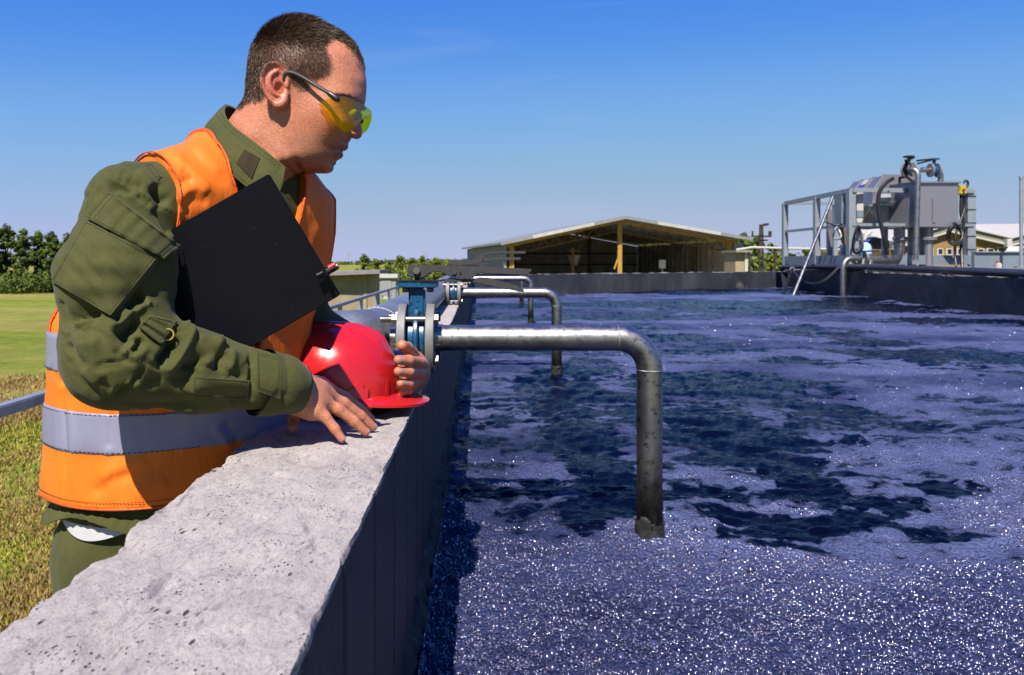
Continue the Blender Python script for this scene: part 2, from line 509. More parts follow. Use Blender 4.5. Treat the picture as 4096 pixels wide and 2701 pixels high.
# olive ripstop cloth
def cloth(name, ca, cb, rip=True):
    c = Mat(name, 0.88, 0.0, 0.2)
    n2 = c.noise(11, 5, 0.65); n3 = c.noise(420, 3, 0.6)
    col = c.ramp(n2, [(0.3, ca), (0.7, cb)])
    col = c.mix(c.ramp(n3, [(0.35, 0.35), (0.65, 0.0)]), col, tuple(np.array(ca) * 0.55))
    wx = c.wave(150, 'X', c.coord((1, 1, 1), (0, 0.5, 0.2)), 0.6); wz = c.wave(150, 'Z', c.coord((1, 1, 1), (0, 0.5, 0.2)), 0.6)
    if rip:
        g = c.math('MAXIMUM', c.ramp(wx, [(0.93, 0.0), (0.98, 1.0)]), c.ramp(wz, [(0.93, 0.0), (0.98, 1.0)]))
        g = c.math('MULTIPLY', g, c.ramp(c.noise(35, 2), [(0.45, 0.0), (0.7, 0.28)]))
        col = c.mix(g, col, tuple(np.minimum(np.array(cb) * 1.9, 1)))
    c.color(col)
    nb = c.bump(c.math('ADD', c.math('MULTIPLY', n3, 0.25), c.noise(26, 4, 0.6, None, 0.8)), 0.28, 0.006)
    c.set(Sheen_Weight=0.06, Sheen_Roughness=0.5)
    return c.m
M['olive'] = cloth("olive_ripstop", (0.076, 0.082, 0.020), (0.135, 0.138, 0.038))
M['olivedark'] = cloth("olive_seam", (0.060, 0.060, 0.018), (0.10, 0.10, 0.032), False)
M['velcro'] = cloth("brown_velcro", (0.035, 0.022, 0.008), (0.085, 0.055, 0.020), False)
# orange satin vest
c = Mat("vest_orange", 0.55, 0.0, 0.22)
n2 = c.noise(9, 4, 0.6); n3 = c.noise(600, 2, 0.5)
c.color(c.ramp(n2, [(0.3, (1.25, 0.25, 0.016)), (0.7, (1.45, 0.33, 0.026))]))
c.bump(c.math('ADD', c.math('MULTIPLY', n3, 0.08), c.noise(34, 4, 0.6, c.coord((1, 1, 0.28), (0, 0.45, 0)), 1.6)), 0.30, 0.006)
c.set(Sheen_Weight=0.15, Sheen_Roughness=0.35, Sheen_Tint=(1.0, 0.6, 0.25, 1))
M['vest'] = c.m
c = Mat("vest_binding", 0.5, 0.0, 0.3)
c.color(c.ramp(c.noise(60, 3), [(0.3, (0.88, 0.110, 0.008)), (0.7, (0.96, 0.150, 0.012))])); c.bump(c.noise(300, 2), 0.2, 0.001)
M['binding'] = c.m
c = Mat("reflective_tape", 0.45, 0.15, 0.4)
n2 = c.noise(8, 4, 0.6)
c.color(c.ramp(n2, [(0.3, (0.38, 0.38, 0.56)), (0.7, (0.46, 0.45, 0.65))])); c.bump(c.noise(900, 2), 0.1, 0.0008)
M['tape'] = c.m
M['white'] = simple("white_cotton", (0.80, 0.80, 0.84), 0.9, 0, 0.05, 20, 0.2, 0.2)
M['thread'] = simple("sewing_thread", (0.14, 0.13, 0.055), 0.9, 0, 0.2)
M['threaddark'] = simple("dark_stitching", (0.022, 0.022, 0.009), 0.9, 0, 0.2)
M['brass'] = simple("brass_ring", (0.65, 0.48, 0.10), 0.3, 1.0, 0.15)
# skin: colour comes from the painted tint (lips, ears, scalp under the hair, nails)
c = Mat("skin", 0.44, 0.0, 0.45)
t = c.attr("tint", "Color")
n1 = c.noise(55, 5, 0.65); n2 = c.noise(420, 3, 0.6)
col = c.mix(c.ramp(n1, [(0.35, 0.32), (0.62, 0.0)]), t, (0.50, 0.15, 0.085))
col = c.mix(c.ramp(n2, [(0.40, 0.40), (0.58, 0.0)]), col, (0.30, 0.11, 0.065))
c.color(col); c.rough(c.ramp(n1, [(0.3, 0.40), (0.7, 0.55)]))
c.bump(c.math('ADD', n2, c.math('MULTIPLY', c.voronoi(330), 0.6)), 0.30, 0.0013)
c.set(Subsurface_Weight=0.12, Subsurface_Radius=(0.010, 0.0035, 0.0018), Subsurface_Scale=0.6)
M['skin'] = c.m
c = Mat("brown_hair", 0.45, 0.0, 0.25)
oi = c.attr("shade")
c.color(c.ramp(oi, [(0.0, (0.035, 0.019, 0.011)), (0.6, (0.13, 0.074, 0.042)), (1.0, (0.34, 0.20, 0.115))]))
M['hair'] = c.m
M['eye'] = simple("eyeball", (0.65, 0.60, 0.56), 0.15, 0, 0.05)
M['iris'] = simple("iris", (0.03, 0.025, 0.02), 0.15, 0, 0.1)
# yellow polycarbonate lens
c = Mat("yellow_lens", 0.05)
for nd in list(c.n):
    if nd.type != 'OUTPUT_MATERIAL': c.n.remove(nd)
tr = c.n.new("ShaderNodeBsdfTransparent"); tr.inputs[0].default_value = (0.97, 0.86, 0.10, 1)
df = c.n.new("ShaderNodeBsdfDiffuse"); df.inputs[0].default_value = (0.42, 0.28, 0.003, 1)
m1 = c.n.new("ShaderNodeMixShader"); m1.inputs[0].default_value = 0.07
c.l.new(tr.outputs[0], m1.inputs[1]); c.l.new(df.outputs[0], m1.inputs[2])
gl = c.n.new("ShaderNodeBsdfGlossy"); gl.inputs["Roughness"].default_value = 0.04
lw0 = c.n.new("ShaderNodeLayerWeight"); lw0.inputs["Blend"].default_value = 0.5
lw = c.n.new("ShaderNodeMapRange"); lw.inputs[1].default_value = 0.25; lw.inputs[3].default_value = 0.035; lw.inputs[4].default_value = 0.22
c.l.new(lw0.outputs["Facing"], lw.inputs[0])
m2 = c.n.new("ShaderNodeMixShader")
c.l.new(lw.outputs[0], m2.inputs[0]); c.l.new(m1.outputs[0], m2.inputs[1]); c.l.new(gl.outputs[0], m2.inputs[2])
c.l.new(m2.outputs[0], [x for x in c.n if x.type == 'OUTPUT_MATERIAL'][0].inputs[0])
M['lens'] = c.m
M['wood'] = simple("pole_wood", (0.05, 0.038, 0.03), 0.9, 0, 0.3, 6)
M['truss'] = simple("rusty_yellow_truss", (0.22, 0.12, 0.02), 0.7, 0, 0.3, 5)
M['yellowsteel'] = simple("yellow_paint", (0.62, 0.36, 0.04), 0.55, 0, 0.22, 5)
M['roofgrey'] = simple("roof_sheet", (0.42, 0.43, 0.44), 0.5, 0.2, 0.2, 2)
M['fascia'] = simple("white_fascia", (0.72, 0.70, 0.66), 0.6, 0, 0.15, 2)
M['sheet'] = simple("corrugated_sheet", (0.62, 0.55, 0.43), 0.6, 0.2, 0.25, 1.5)
M['sheetpale'] = simple("pale_sheet", (0.48, 0.49, 0.50), 0.5, 0.2, 0.15, 1.5)
M['sandstone'] = simple("sand_render", (0.52, 0.42, 0.25), 0.9, 0, 0.15, 3, 0.2)
M['slab'] = simple("roof_slab", (0.36, 0.35, 0.34), 0.9, 0, 0.15, 4)
M['kiosk'] = simple("kiosk_grey", (0.40, 0.42, 0.42), 0.7, 0, 0.12, 3)
M['brickwall'] = simple("ochre_brick", (0.42, 0.26, 0.10), 0.9, 0, 0.2, 4)
M['concgrey'] = simple("grey_concrete", (0.33, 0.31, 0.28), 0.9, 0, 0.25, 1.5)
M['roofwhite'] = simple("bright_roof", (0.76, 0.71, 0.66), 0.7, 0, 0.06, 1)
M['glassdark'] = simple("window_glass", (0.015, 0.018, 0.022), 0.1, 0, 0.2)
M['tanksteel'] = simple("brushed_tank_steel", (0.30, 0.29, 0.325), 0.45, 0.7, 0.14, 3)
M['galvrail'] = simple("galvanised_rail", (0.30, 0.33, 0.36), 0.5, 0.5, 0.2, 12)
M['beamgrey'] = simple("grey_skid_paint", (0.27, 0.33, 0.40), 0.55, 0.1, 0.15, 2)
M['rubber'] = simple("black_rubber", (0.012, 0.013, 0.015), 0.5, 0, 0.3, 20)
M['darkpipe'] = simple("dark_polythene_pipe", (0.055, 0.05, 0.06), 0.45, 0, 0.25, 4)
M['yellowbox'] = simple("yellow_switch", (0.75, 0.58, 0.02), 0.4, 0, 0.1)
M['bluecap'] = simple("blue_cap", (0.02, 0.10, 0.55), 0.35, 0, 0.1)
M['palewhite'] = simple("white_enamel", (0.78, 0.76, 0.70), 0.5, 0, 0.06)
M['bluelabel'] = simple("blue_label", (0.05, 0.10, 0.65), 0.5, 0, 0.05)
c = Mat("water_jug_plastic", 0.08, 0.0, 0.5, (0.42, 0.62, 0.85)); c.set(Alpha=0.72); M['jug'] = c.m
# field
c = Mat("field_grass", 0.95, spec=0.1)
n1 = c.noise(0.10, 6, 0.6); n2 = c.noise(1.3, 6, 0.7); n3 = c.noise(14, 4, 0.7)
n4 = c.noise(0.05, 4, 0.6, c.coord((0.35, 2.2, 1)))
col = c.ramp(n2, [(0.3, (0.15, 0.25, 0.025)), (0.5, (0.33, 0.42, 0.045)), (0.7, (0.55, 0.54, 0.10))])
col = c.mix(c.ramp(n4, [(0.44, 0.0), (0.58, 0.65)]), col, (0.72, 0.53, 0.19))
col = c.mix(c.ramp(n1, [(0.5, 0.0), (0.66, 0.6)]), col, (0.19, 0.23, 0.025))
col = c.mix(c.ramp(n3, [(0.35, 0.4), (0.6, 0.0)]), col, (0.11, 0.12, 0.018))
c.color(col); c.bump(n3, 0.8, 0.08)
M['field'] = c.m
def leafmat(name, a, b):
    c = Mat(name, 0.7, 0, 0.2)
    c.color(c.ramp(c.attr("shade"), [(0.0, a), (1.0, b)]))
    c.set(Transmission_Weight=0.0)
    return c.m
M['leaf'] = leafmat("tree_leaves", (0.035, 0.070, 0.010), (0.20, 0.27, 0.035))
M['leafpale'] = leafmat("shrub_leaves", (0.06, 0.11, 0.012), (0.36, 0.42, 0.05))
M['grass'] = leafmat("grass_blades", (0.20, 0.28, 0.02), (0.75, 0.68, 0.10))
M['straw'] = leafmat("dry_grass", (0.36, 0.22, 0.07), (0.62, 0.44, 0.16))
M['bark'] = simple("bark", (0.05, 0.042, 0.03), 0.95, 0, 0.3, 6)
# ------------------------------------------------------------------ the setting: field, tank, water
ground = MB().add([(-3000, -200, 0), (3000, -200, 0), (3000, 4000, 0), (-3000, 4000, 0)], [(0, 1, 2, 3)]).build("ground", M['field'], smooth=False)
tag(ground, kind="structure")

WTOP = EYE - 0.27        # top of the tank wall
WATER = EYE - 0.71       # liquid level
XO, XI = -0.355, -0.122  # outer and inner face of the near wall
wk = MB().box((-1.62, -2.0, 0.0), (XO - 0.03, 17.0, 1.25)).build("walkway", M['slab'], smooth=False)
tag(wk, kind="structure")

# near wall: one swept cross-section with a broken, weathered skin
def near_wall():
    ys = np.concatenate([np.arange(0.30, 2.6, 0.0055), np.geomspace(2.61, 17.2, 190)])
    prof = []
    zb = 0.0
    for z in np.concatenate([np.linspace(zb, WTOP - 0.4, 6), np.append(np.linspace(WTOP - 0.38, WTOP - 0.008, 45), WTOP - .001)]): prof.append((XO, z, -1, 0))
    for x in np.concatenate([[XO + .001], np.linspace(XO + 0.006, XI - 0.006, 42), [XI - .001]]): prof.append((x, WTOP, 0, 1))
    for z in np.concatenate([np.append(WTOP - .001, np.linspace(WTOP - 0.008, WTOP - 0.60, 69)), [0.6, 0.0]]): prof.append((XI, z, 1, 0))
    prof = np.array(prof)
    ny, npf = len(ys), len(prof)
    X = np.repeat(prof[None, :, 0], ny, 0); Z = np.repeat(prof[None, :, 1], ny, 0)
    Yg = np.repeat(ys[:, None], npf, 1)
    nx = np.repeat(prof[None, :, 2], ny, 0); nz = np.repeat(prof[None, :, 3], ny, 0)
    P = np.stack([X, Yg, Z], -1).reshape(-1, 3)
    # weight towards the two top edges
    eo = np.exp(-(((X - XO) ** 2 + (Z - WTOP) ** 2) ** 0.5 / 0.022) ** 2).ravel()
    ei = np.exp(-(((X - XI) ** 2 + (Z - WTOP) ** 2) ** 0.5 / 0.012) ** 2).ravel()
    n1 = fbm(P * (9, 7, 9), 4); n2 = fbm(P * (70, 40, 70), 4); n3 = fbm(P * (2.2, 1.7, 2.2) + 5, 3)
    n4 = fbm(np.stack([P[:, 1] * 16, P[:, 1] * 0, P[:, 1] * 0], -1), 4)
    d = 0.0010 * n1 + 0.0013 * n2
    top = nz.ravel()
    d = d + top * (0.0012 * n3)
    # long shallow scars on the top, deep pits here and there
    sc = fbm(np.stack([P[:, 0] * 26 + P[:, 1] * 14, P[:, 1] * 7, P[:, 2] * 10], -1) + 3, 3)
    d = d - top * 0.0035 * sstep(0.5, 0.85, sc)
    side = nx.ravel()
    d = np.where(side > 0.5, d * 0.45, d)
    # board-marked inner face
    bj = np.abs(((P[:, 1] + 0.04 * np.sin(P[:, 1] * 3)) / 0.19) % 1.0 - 0.5)
    d = d - (side > 0.5) * 0.004 * np.exp(-((bj - 0.5) / 0.02) ** 2)
    chip_o = eo * (0.003 + 0.0035 * n4 + 0.004 * np.maximum(n1, 0) + .004 * n2)
    chip_i = ei * (0.001 + 0.004 * np.maximum(n4, -0.2) + 0.011 * sstep(0.35, 0.8, fbm(P * (0.1, 11, 0.1) + 9, 3)))
    P[:, 0] += nx.ravel() * d + chip_o - chip_i
    P[:, 2] += nz.ravel() * d - 0.6 * chip_o - 0.55 * chip_i
    idx = np.arange(ny * npf).reshape(ny, npf)
    F = np.stack([idx[:-1, :-1], idx[:-1, 1:], idx[1:, 1:], idx[1:, :-1]], -1).reshape(-1, 4)
    t = thing("tank_wall", "thick rough pale concrete wall running from the front along the water's left side", "wall", (XO, 0.3, 0))
    wb = mesh_obj("wall_body", P, F, M['concrete'], t, sharp=42)
    # inner face: stained concrete, its shade put in by a much darker colour
    wb.data.materials.append(M['wallshade'])
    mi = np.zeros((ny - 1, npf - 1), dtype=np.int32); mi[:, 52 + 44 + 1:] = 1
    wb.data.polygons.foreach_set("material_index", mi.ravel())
    # ragged crust of dried sludge along the water line
    ys = np.concatenate([np.arange(0.3, 4, 0.02), np.geomspace(4.02, 16, 120)]); zs = np.linspace(-0.03, 0.085, 9)
    V = []
    for y in ys:
        hgt = 0.75 + 0.35 * float(fbm([[y * 9, 3, 1]], 4)[0])
        for k, z in enumerate(zs):
            tt = k / 8
            th = 0.022 * (1 - tt) ** 0.8 + 0.003
            V.append((XI + th * (1 + 0.7 * float(vnoise([[y * 40, z * 60, 2]])[0])) - (0.01 if k == 8 else 0), y, WATER + z * (hgt if z > 0 else 1)))
    n = len(ys); idx = np.arange(n * 9).reshape(n, 9)
    F = np.stack([idx[:-1, :-1], idx[:-1, 1:], idx[1:, 1:], idx[1:, :-1]], -1).reshape(-1, 4)[:, ::-1]
    mesh_obj("sludge_crust", V, F, M['crust'], t)
near_wall()

# far wall and right-hand wall of the tank
A0, A1 = np.array([-0.4, 15.6]), np.array([8.5, 21.9])        # far wall, left to right
B0 = np.array([5.48 + 0.138 * 0.2, 0.2])                       # right wall, near end
def wall_strip(name, label, a, b, out, ztop, thick, mat, capmat, seg=60, rough=0.012, caphang=0.0):
    t = thing(name, label, "wall", (a[0], a[1], 0))
    d = (b - a) / np.linalg.norm(b - a); nrm = np.array(out, float); nrm /= np.linalg.norm(nrm)
    ss = np.linspace(0, 1, seg * 3); zs = np.linspace(0.9, ztop, 14)
    V = []
    for s in ss:
        p = a + (b - a) * s
        for z in zs: V.append((p[0], p[1], z))
        for q in (0.03, thick * 0.5, thick): V.append((p[0] + nrm[0] * q, p[1] + nrm[1] * q, ztop))
        V.append((p[0] + nrm[0] * thick, p[1] + nrm[1] * thick, 0.0))
    V = np.array(V); n = fbm(V * 6, 4)
    V[:, 2] += np.where(V[:, 2] > ztop - 0.01, rough * n, 0)
    V[:, 0] += nrm[0] * -0.006 * n; V[:, 1] += nrm[1] * -0.006 * n
    k = len(zs) + 4; idx = np.arange(len(V)).reshape(-1, k)
    F = np.stack([idx[:-1, :-1], idx[1:, :-1], idx[1:, 1:], idx[:-1, 1:]], -1).reshape(-1, 4)
    body = mesh_obj("wall_body", V, F[:, ::-1], mat, t, smooth=True, sharp=40)
    if capmat:
        body.data.materials.append(capmat)
        nf = k - 1
        mi = np.zeros(len(body.data.polygons), dtype=np.int32)
        mi.reshape(-1, nf)[:, len(zs):len(zs) + 2] = 1
        body.data.polygons.foreach_set("material_index", mi)
    return t
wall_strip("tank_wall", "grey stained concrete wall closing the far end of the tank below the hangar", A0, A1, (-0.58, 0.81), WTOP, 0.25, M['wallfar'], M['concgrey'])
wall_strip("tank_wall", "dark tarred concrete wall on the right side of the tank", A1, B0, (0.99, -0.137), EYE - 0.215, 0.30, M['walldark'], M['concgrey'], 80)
dk = MB().prism([(6.85, 7.0, 0), (16, 7.0, 0), (16, 24, 0), (9.2, 24, 0)], (0, 0, 1), 0, EYE - .12).build("concrete_deck", M['concgrey'], smooth=False)
tag(dk, kind="structure")

# the liquid: a finely gridded sheet; "foam" says how much froth floats at each spot
def onwater(u, v, hu, hv, k):
    Y = .71 * 1850 / (v - 608.0)
    return ((u - 1112) / 1850 * Y, Y, hu / 1850 * Y, hv * Y * Y / (.71 * 1850), k)
DARK = [onwater(*q) for q in ((1390, 1085, 115, 75, .55), (1690, 1015, 170, 60, .48), (1640, 1175, 140, 45, .48), (1820, 1240, 180, 40, .62), (1400, 1200, 120, 50, .5), (1740, 890, 270, 38, .6), (2150, 825, 210, 48, .6),
        (1280, 900, 90, 70, .42), (1690, 835, 230, 30, .42), (2340, 1045, 90, 38, .85), (1920, 948, 100, 16, .5), (1250, 1135, 75, 28, .45), (1880, 1130, 80, 45, .45), (1330, 1010, 60, 30, .4), (1480, 960, 60, 25, .4), (2050, 1000, 90, 25, .5), (2230, 930, 120, 25, .5), (1500, 780, 160, 18, .5), (1900, 770, 200, 18, .5), (2250, 748, 150, 13, .55),
        (1200, 760, 70, 13, .5), (1420, 730, 150, 10, .55), (1750, 716, 200, 9, .55), (2010, 716, 150, 8, .55), (2150, 1130, 70, 25, .45), (1370, 850, 90, 22, .45), (2100, 700, 200, 7, .5))]
def water_sheet():
    ys = np.concatenate([np.linspace(0.75, 2.6, 420), np.geomspace(2.605, 22.2, 330)])
    nx = 430
    sx = np.linspace(0, 1, nx)
    Y = np.repeat(ys[:, None], nx, 1)
    xr = np.minimum(5.55 + 0.138 * ys, 1.0 * ys + 0.6)
    X = XI - 0.03 + (xr[:, None] - XI + 0.03) * sx[None, :]
    P = np.stack([X, Y, np.zeros_like(X)], -1).reshape(-1, 3)
    x, y = P[:, 0], P[:, 1]
    wq = 0.35 * fbm(P * 0.9 + 4, 3); wr = 0.35 * fbm(P * 0.9 + 11, 3)
    Q = np.stack([x * 0.62 + wq, y * 0.95 + wr, x * 0], -1)
    n = fbm(Q * 1.5, 5, gain=0.55)
    web = 1 - np.abs(fbm(Q * 1.9 + 31, 4)) * 2.2           # thin strings of froth
    web2 = 1 - np.abs(fbm(Q * 4.6 + 51, 3)) * 2.4
    foam = 0.50 + 0.40 * n + 0.42 * np.clip(web, -.2, 1) * np.clip(web2, -.2, 1)
    foam = foam + 0.06
    far = sstep(3.6, 6.5, y)
    streak = fbm(np.stack([x * .22, y * 1.35 + .5 * fbm(P * .4 + 3, 3), x * 0 + 4], -1), 4)
    foam = foam * (1 - far) + far * (0.26 + 0.95 * streak + 0.25 * n)
    # open patches of dark liquid stirred by the aerators: (centre x, centre y, half-width, half-depth, strength)
    for cx, cy, rx, ry, k in DARK:
        e = ((x - cx) / rx) ** 2 + ((y - cy) / ry) ** 2 + 0.75 * fbm(P * (2.6 / rx * .35, 2.6 / ry * .25, 1) + cx * 7, 4)
        foam = foam - k * .80 * sstep(1.10, 0.50, e)
    # froth packed against the near end and the right
    edge_y = 1.99 + 0.05 * np.sin(x * 5) - 0.10 * np.clip(x - 0.5, 0, 1) + 0.08 * fbm(P * 3 + 2, 4)
    near = sstep(0.05, -0.06, y - edge_y)
    right = sstep(-0.25, 0.30, x - (1.05 + 0.10 * (y - 2) + 0.22 * fbm(P * 2.2 + 8, 4))) * sstep(4.0, 2.9, y)
    foam = np.maximum(foam, near * (1.05 + 0.25 * n))
    foam = np.maximum(foam, right * (0.80 + 0.40 * n))
    foam = np.clip(foam, 0, 1.3)
    slope = 0.016 * fbm(P * (1.6, 2.4, 1) + 21, 3) * sstep(1.0, 4.0, y) + 0.008 * fbm(P * (5, 9, 1) + 3, 4) * (1 - 0.5 * np.clip(foam, 0, 1)) + 0.006 * fbm(P * (22, 30, 1), 3)
    slope = slope + 0.05 * sstep(13, 19, y) * np.clip(fbm(P * (0.7, 0.9, 1) + 77, 3), 0, 1)
    P[:, 2] = WATER + slope + 0.012 * sstep(0.5, 1.0, foam)
    idx = np.arange(len(P)).reshape(len(ys), nx)
    F = np.stack([idx[:-1, :-1], idx[:-1, 1:], idx[1:, 1:], idx[1:, :-1]], -1).reshape(-1, 4)
    c = Mat("tank_liquid", 0.12, 0.0, 0.06)
    c.set(Specular_Tint=(0.45, 0.55, 1.0, 1))
    a = c.attr("foam")
    br = c.noise(7, 5, 0.65, c.coord((1, 1.2, 1)), 0.5); br2 = c.noise(34, 4, 0.65)
    f = c.math('ADD', a, c.math('MULTIPLY', c.math('SUBTRACT', br, 0.5), 1.1))
    f = c.math('ADD', f, c.math('MULTIPLY', c.math('SUBTRACT', br2, 0.5), 0.7))
    # strings of froth drawn out between the open patches
    wob = c.n.new("ShaderNodeTexNoise"); wob.inputs["Scale"].default_value = 3.0; wob.inputs["Detail"].default_value = 4
    c.l.new(c.coord(), wob.inputs["Vector"])
    vadd = c.n.new("ShaderNodeVectorMath"); vadd.operation = 'MULTIPLY_ADD'
    vadd.inputs[1].default_value = (0.45, 0.35, 0)
    c.l.new(wob.outputs["Color"], vadd.inputs[0]); c.l.new(c.coord((0.75, 1.5, 0)), vadd.inputs[2])
    l1 = c.ramp(c.voronoi(2.6, 'DISTANCE_TO_EDGE', vadd.outputs[0]), [(0.0, 1.0), (0.16, 0.0)])
    l2 = c.ramp(c.voronoi(7.0, 'DISTANCE_TO_EDGE', vadd.outputs[0]), [(0.0, 1.0), (0.22, 0.0)])
    f = c.math('ADD', f, c.math('ADD', c.math('MULTIPLY', l1, 0.33), c.math('MULTIPLY', l2, 0.19)))
    f = c.ramp(f, [(0.49, 0.0), (0.60, 0.55), (0.92, 1.0)])
    b1 = c.voronoi(120); b2 = c.voronoi(260); b3 = c.voronoi(46)
    cell = c.voronoi(150, out="Color")
    fc = c.ramp(c.math('ADD', c.math('MULTIPLY', b2, 0.35), c.math('ADD', c.math('MULTIPLY', c.noise(5, 5), 0.30), c.math('MULTIPLY', c.attr("thick"), 0.45))), [(0.22, (0.012, 0.015, 0.044)), (0.50, (0.060, 0.076, 0.205)), (0.85, (0.235, 0.275, 0.56))])
    c.color(c.mix(f, (0.0015, 0.003, 0.014), fc))
    c.rough(c.ramp(f, [(0.0, 0.07), (1.0, 0.45)]))
    hb = c.math('ADD', c.math('MULTIPLY', c.math('POWER', b1, 2.0), -1.2), c.math('MULTIPLY', c.math('POWER', b3, 2.0), -0.35))
    hb = c.math('ADD', hb, c.math('MULTIPLY', c.math('POWER', b2, 2.0), -0.5))
    rip = c.noise(46, 4, 0.6, c.coord((0.42, 1.5, 1)), 0.4)
    hh = c.math('ADD', c.math('MULTIPLY', hb, f), c.math('MULTIPLY', rip, 0.8))
    c.bump(hh, 1.0, 0.010)
    th_ = 0.52 + 0.42 * fbm(P * (1.1, 1.9, 1) + 61, 5) + 0.30 * sstep(1.7, 2.6, y) - 0.20 * sstep(2.1, 1.2, y)
    w = mesh_obj("water", P, F, c.m, attrs={"foam": foam, "thick": np.clip(th_, 0, 1)})
    tag(w, kind="structure")
    return x, y, P[:, 2], foam
WX, WY, WZ, WFOAM = water_sheet()

# froth bubbles standing on the near sheet of foam
def bubbles():
    r = np.random.default_rng(3)
    near = np.where((WY < 10.0) & (WFOAM > np.where(WY < 2.1, 0.6, 0.47)) & (WX < 0.68 * WY + 0.2))[0]
    # pick more where the water is close
    wgt = 1.0 / WY[near] ** 1.05
    pick = r.choice(near, 68000, p=wgt / wgt.sum())
    R = np.exp(r.normal(math.log(0.0017), 0.65, len(pick))).clip(0.0007, 0.011)
    shine = (r.random(len(pick)) < .27).astype(float)
    R = np.where(shine > 0, np.exp(r.normal(math.log(.0007), .40, len(pick))).clip(.0004, .0022) * (.4 + .6 * WY[pick]), R)
    C = np.stack([WX[pick] + r.normal(0, 0.003, len(pick)), WY[pick] + r.normal(0, 0.003, len(pick)), WZ[pick] - R * 0.15 + shine * .0015], -1)
    C[:, 0] = np.maximum(C[:, 0], XI + 0.02)
    seg = 6
    dirs = [(0, 0, 1.0)]
    for el, off in ((0.90, 0), (-0.05, 0.5)):
        for k in range(seg):
            a = 2 * math.pi * (k + off) / seg
            dirs.append((math.cos(a) * math.cos(el), math.sin(a) * math.cos(el), math.sin(el)))
    D = np.array(dirs)
    F = [(0, 1 + k, 1 + (k + 1) % seg) for k in range(seg)]
    for ring in range(1):
        a0 = 1 + ring * seg; b0 = a0 + seg
        for k in range(seg):
            k2 = (k + 1) % seg
            if ring == 0: F += [(a0 + k, b0 + k, a0 + k2), (b0 + k, b0 + k2, a0 + k2)]
            else: F += [(a0 + k, b0 + k, b0 + k2), (a0 + k, b0 + k2, a0 + k2)]
    F = np.array(F)
    V = (C[:, None, :] + D[None] * R[:, None, None]).reshape(-1, 3)
    FF = (F[None] + (np.arange(len(C)) * len(D))[:, None, None]).reshape(-1, 3)
    c = Mat("froth_bubbles", 0.14, 0.0, 0.45)
    sh = c.attr("shine"); c.l.new(sh, c.b.inputs["Metallic"])
    c.color(c.mix(sh, c.ramp(c.noise(60, 2), [(0.3, (0.020, 0.021, 0.060)), (0.7, (0.075, 0.078, 0.20))]), (1.6, 1.6, 1.6)))
    o = mesh_obj("foam_bubbles", V, FF, c.m, attrs={"shine": np.repeat(shine, len(D))})
    tag(o, "fine froth bubbles floating on the dark water near the front", "foam", kind="stuff")
bubbles()
# ------------------------------------------------------------------ pipework on the near wall
ZA = EYE - 0.195                     # axis height of header and branches
XH, RH = -0.274, 0.0715              # header axis and radius
t = thing("header_pipe", "thick galvanised pipe lying along the top of the near wall behind the helmet", "pipe", (XH, 2.0, WTOP))
ring = MB().tube([(XH, 15.4, ZA), (XH, 2.14, ZA)], RH, 40).build("pipe_run", M['galv'], t)
c0 = np.array([XH - 0.115, 2.13, ZA])
pts = arc(c0, (1, 0, 0), (0, -1, 0), 0.115, 0, math.pi / 2, 14)
MB().tube(pts, RH, 40).build("elbow", M['galv'], t)
MB().ring((XH, 2.14, ZA), (0, 1, 0), RH, 0.0035).build("weld_seam", M['weld'], t)
MB().ring((XH - 0.115, 2.015, ZA), (1, 0, 0), RH, 0.0035).build("weld_seam", M['weld'], t)
MB().tube([(XH - 0.115, 2.015, ZA), (XH - 0.20, 2.015, ZA)], RH, 40).build("outlet", M['galv'], t)
for y in (3.25, 5.9, 8.6):
    MB().box((XH - 0.05, y - 0.02, WTOP - 0.004), (XH + 0.085, y + 0.02, WTOP + 0.012)).bar((XH + 0.078, y, WTOP), (XH + 0.078, y, ZA - 0.01), 0.008, 0.04).build("support_bracket", M['galv'], t)

def branch(Y, xleg, label, zdown=None):
    """horizontal stub out of the header, elbow, drop pipe into the liquid"""
    r = 0.0328
    xl = XI - 0.005
    t = thing("branch_pipe", label, "pipe", (xleg, Y, WATER), "branch pipes dropping from the wall into the tank")
    R = 0.082
    MB().tube([(-0.105, Y, ZA), (xleg - R, Y, ZA)], r, 40).build("horizontal_pipe", M['steel'], t)
    MB().tube(arc((xleg - R, Y, ZA - R), (0, 0, 1), (1, 0, 0), R, 0, math.pi / 2, 16), r * 1.01, 40).build("elbow", M['steel'], t)
    MB().tube([(xleg, Y, ZA - R), (xleg, Y, WATER - 0.25)], r, 40).build("drop_pipe", M['steelwet'], t)
    MB().ring((xleg - R, Y, ZA), (1, 0, 0), r, 0.0016).build("weld_seam", M['weld'], t)
    MB().ring((xleg, Y, ZA - R), (0, 0, 1), r, 0.0016).build("weld_seam", M['weld'], t)
    # sludge caked round the foot
    V, F = [], []
    zs = np.linspace(-0.03, 0.075, 16); seg = 36
    for z in zs:
        for k in range(seg):
            a = 2 * math.pi * k / seg
            q = float(fbm([[math.cos(a) * 3, math.sin(a) * 3, z * 60 + Y]], 3)[0])
            top = 0.055 + 0.016 * float(vnoise([[math.cos(a) * 2.5, math.sin(a) * 2.5, Y]])[0])
            rr = r + 0.0035 + 0.004 * q if z < top else r - 0.004
            V.append((xleg + rr * math.cos(a), Y + rr * math.sin(a), WATER + z))
    for i in range(len(zs) - 1):
        for k in range(seg):
            F.append((i * seg + k, i * seg + (k + 1) % seg, (i + 1) * seg + (k + 1) % seg, (i + 1) * seg + k))
    mesh_obj("sludge_collar", V, F, M['crust'], t)
    return t
BY = [(2.04, 0.437), (5.0, 0.489), (9.2, 0.60), (13.0, 0.70)]
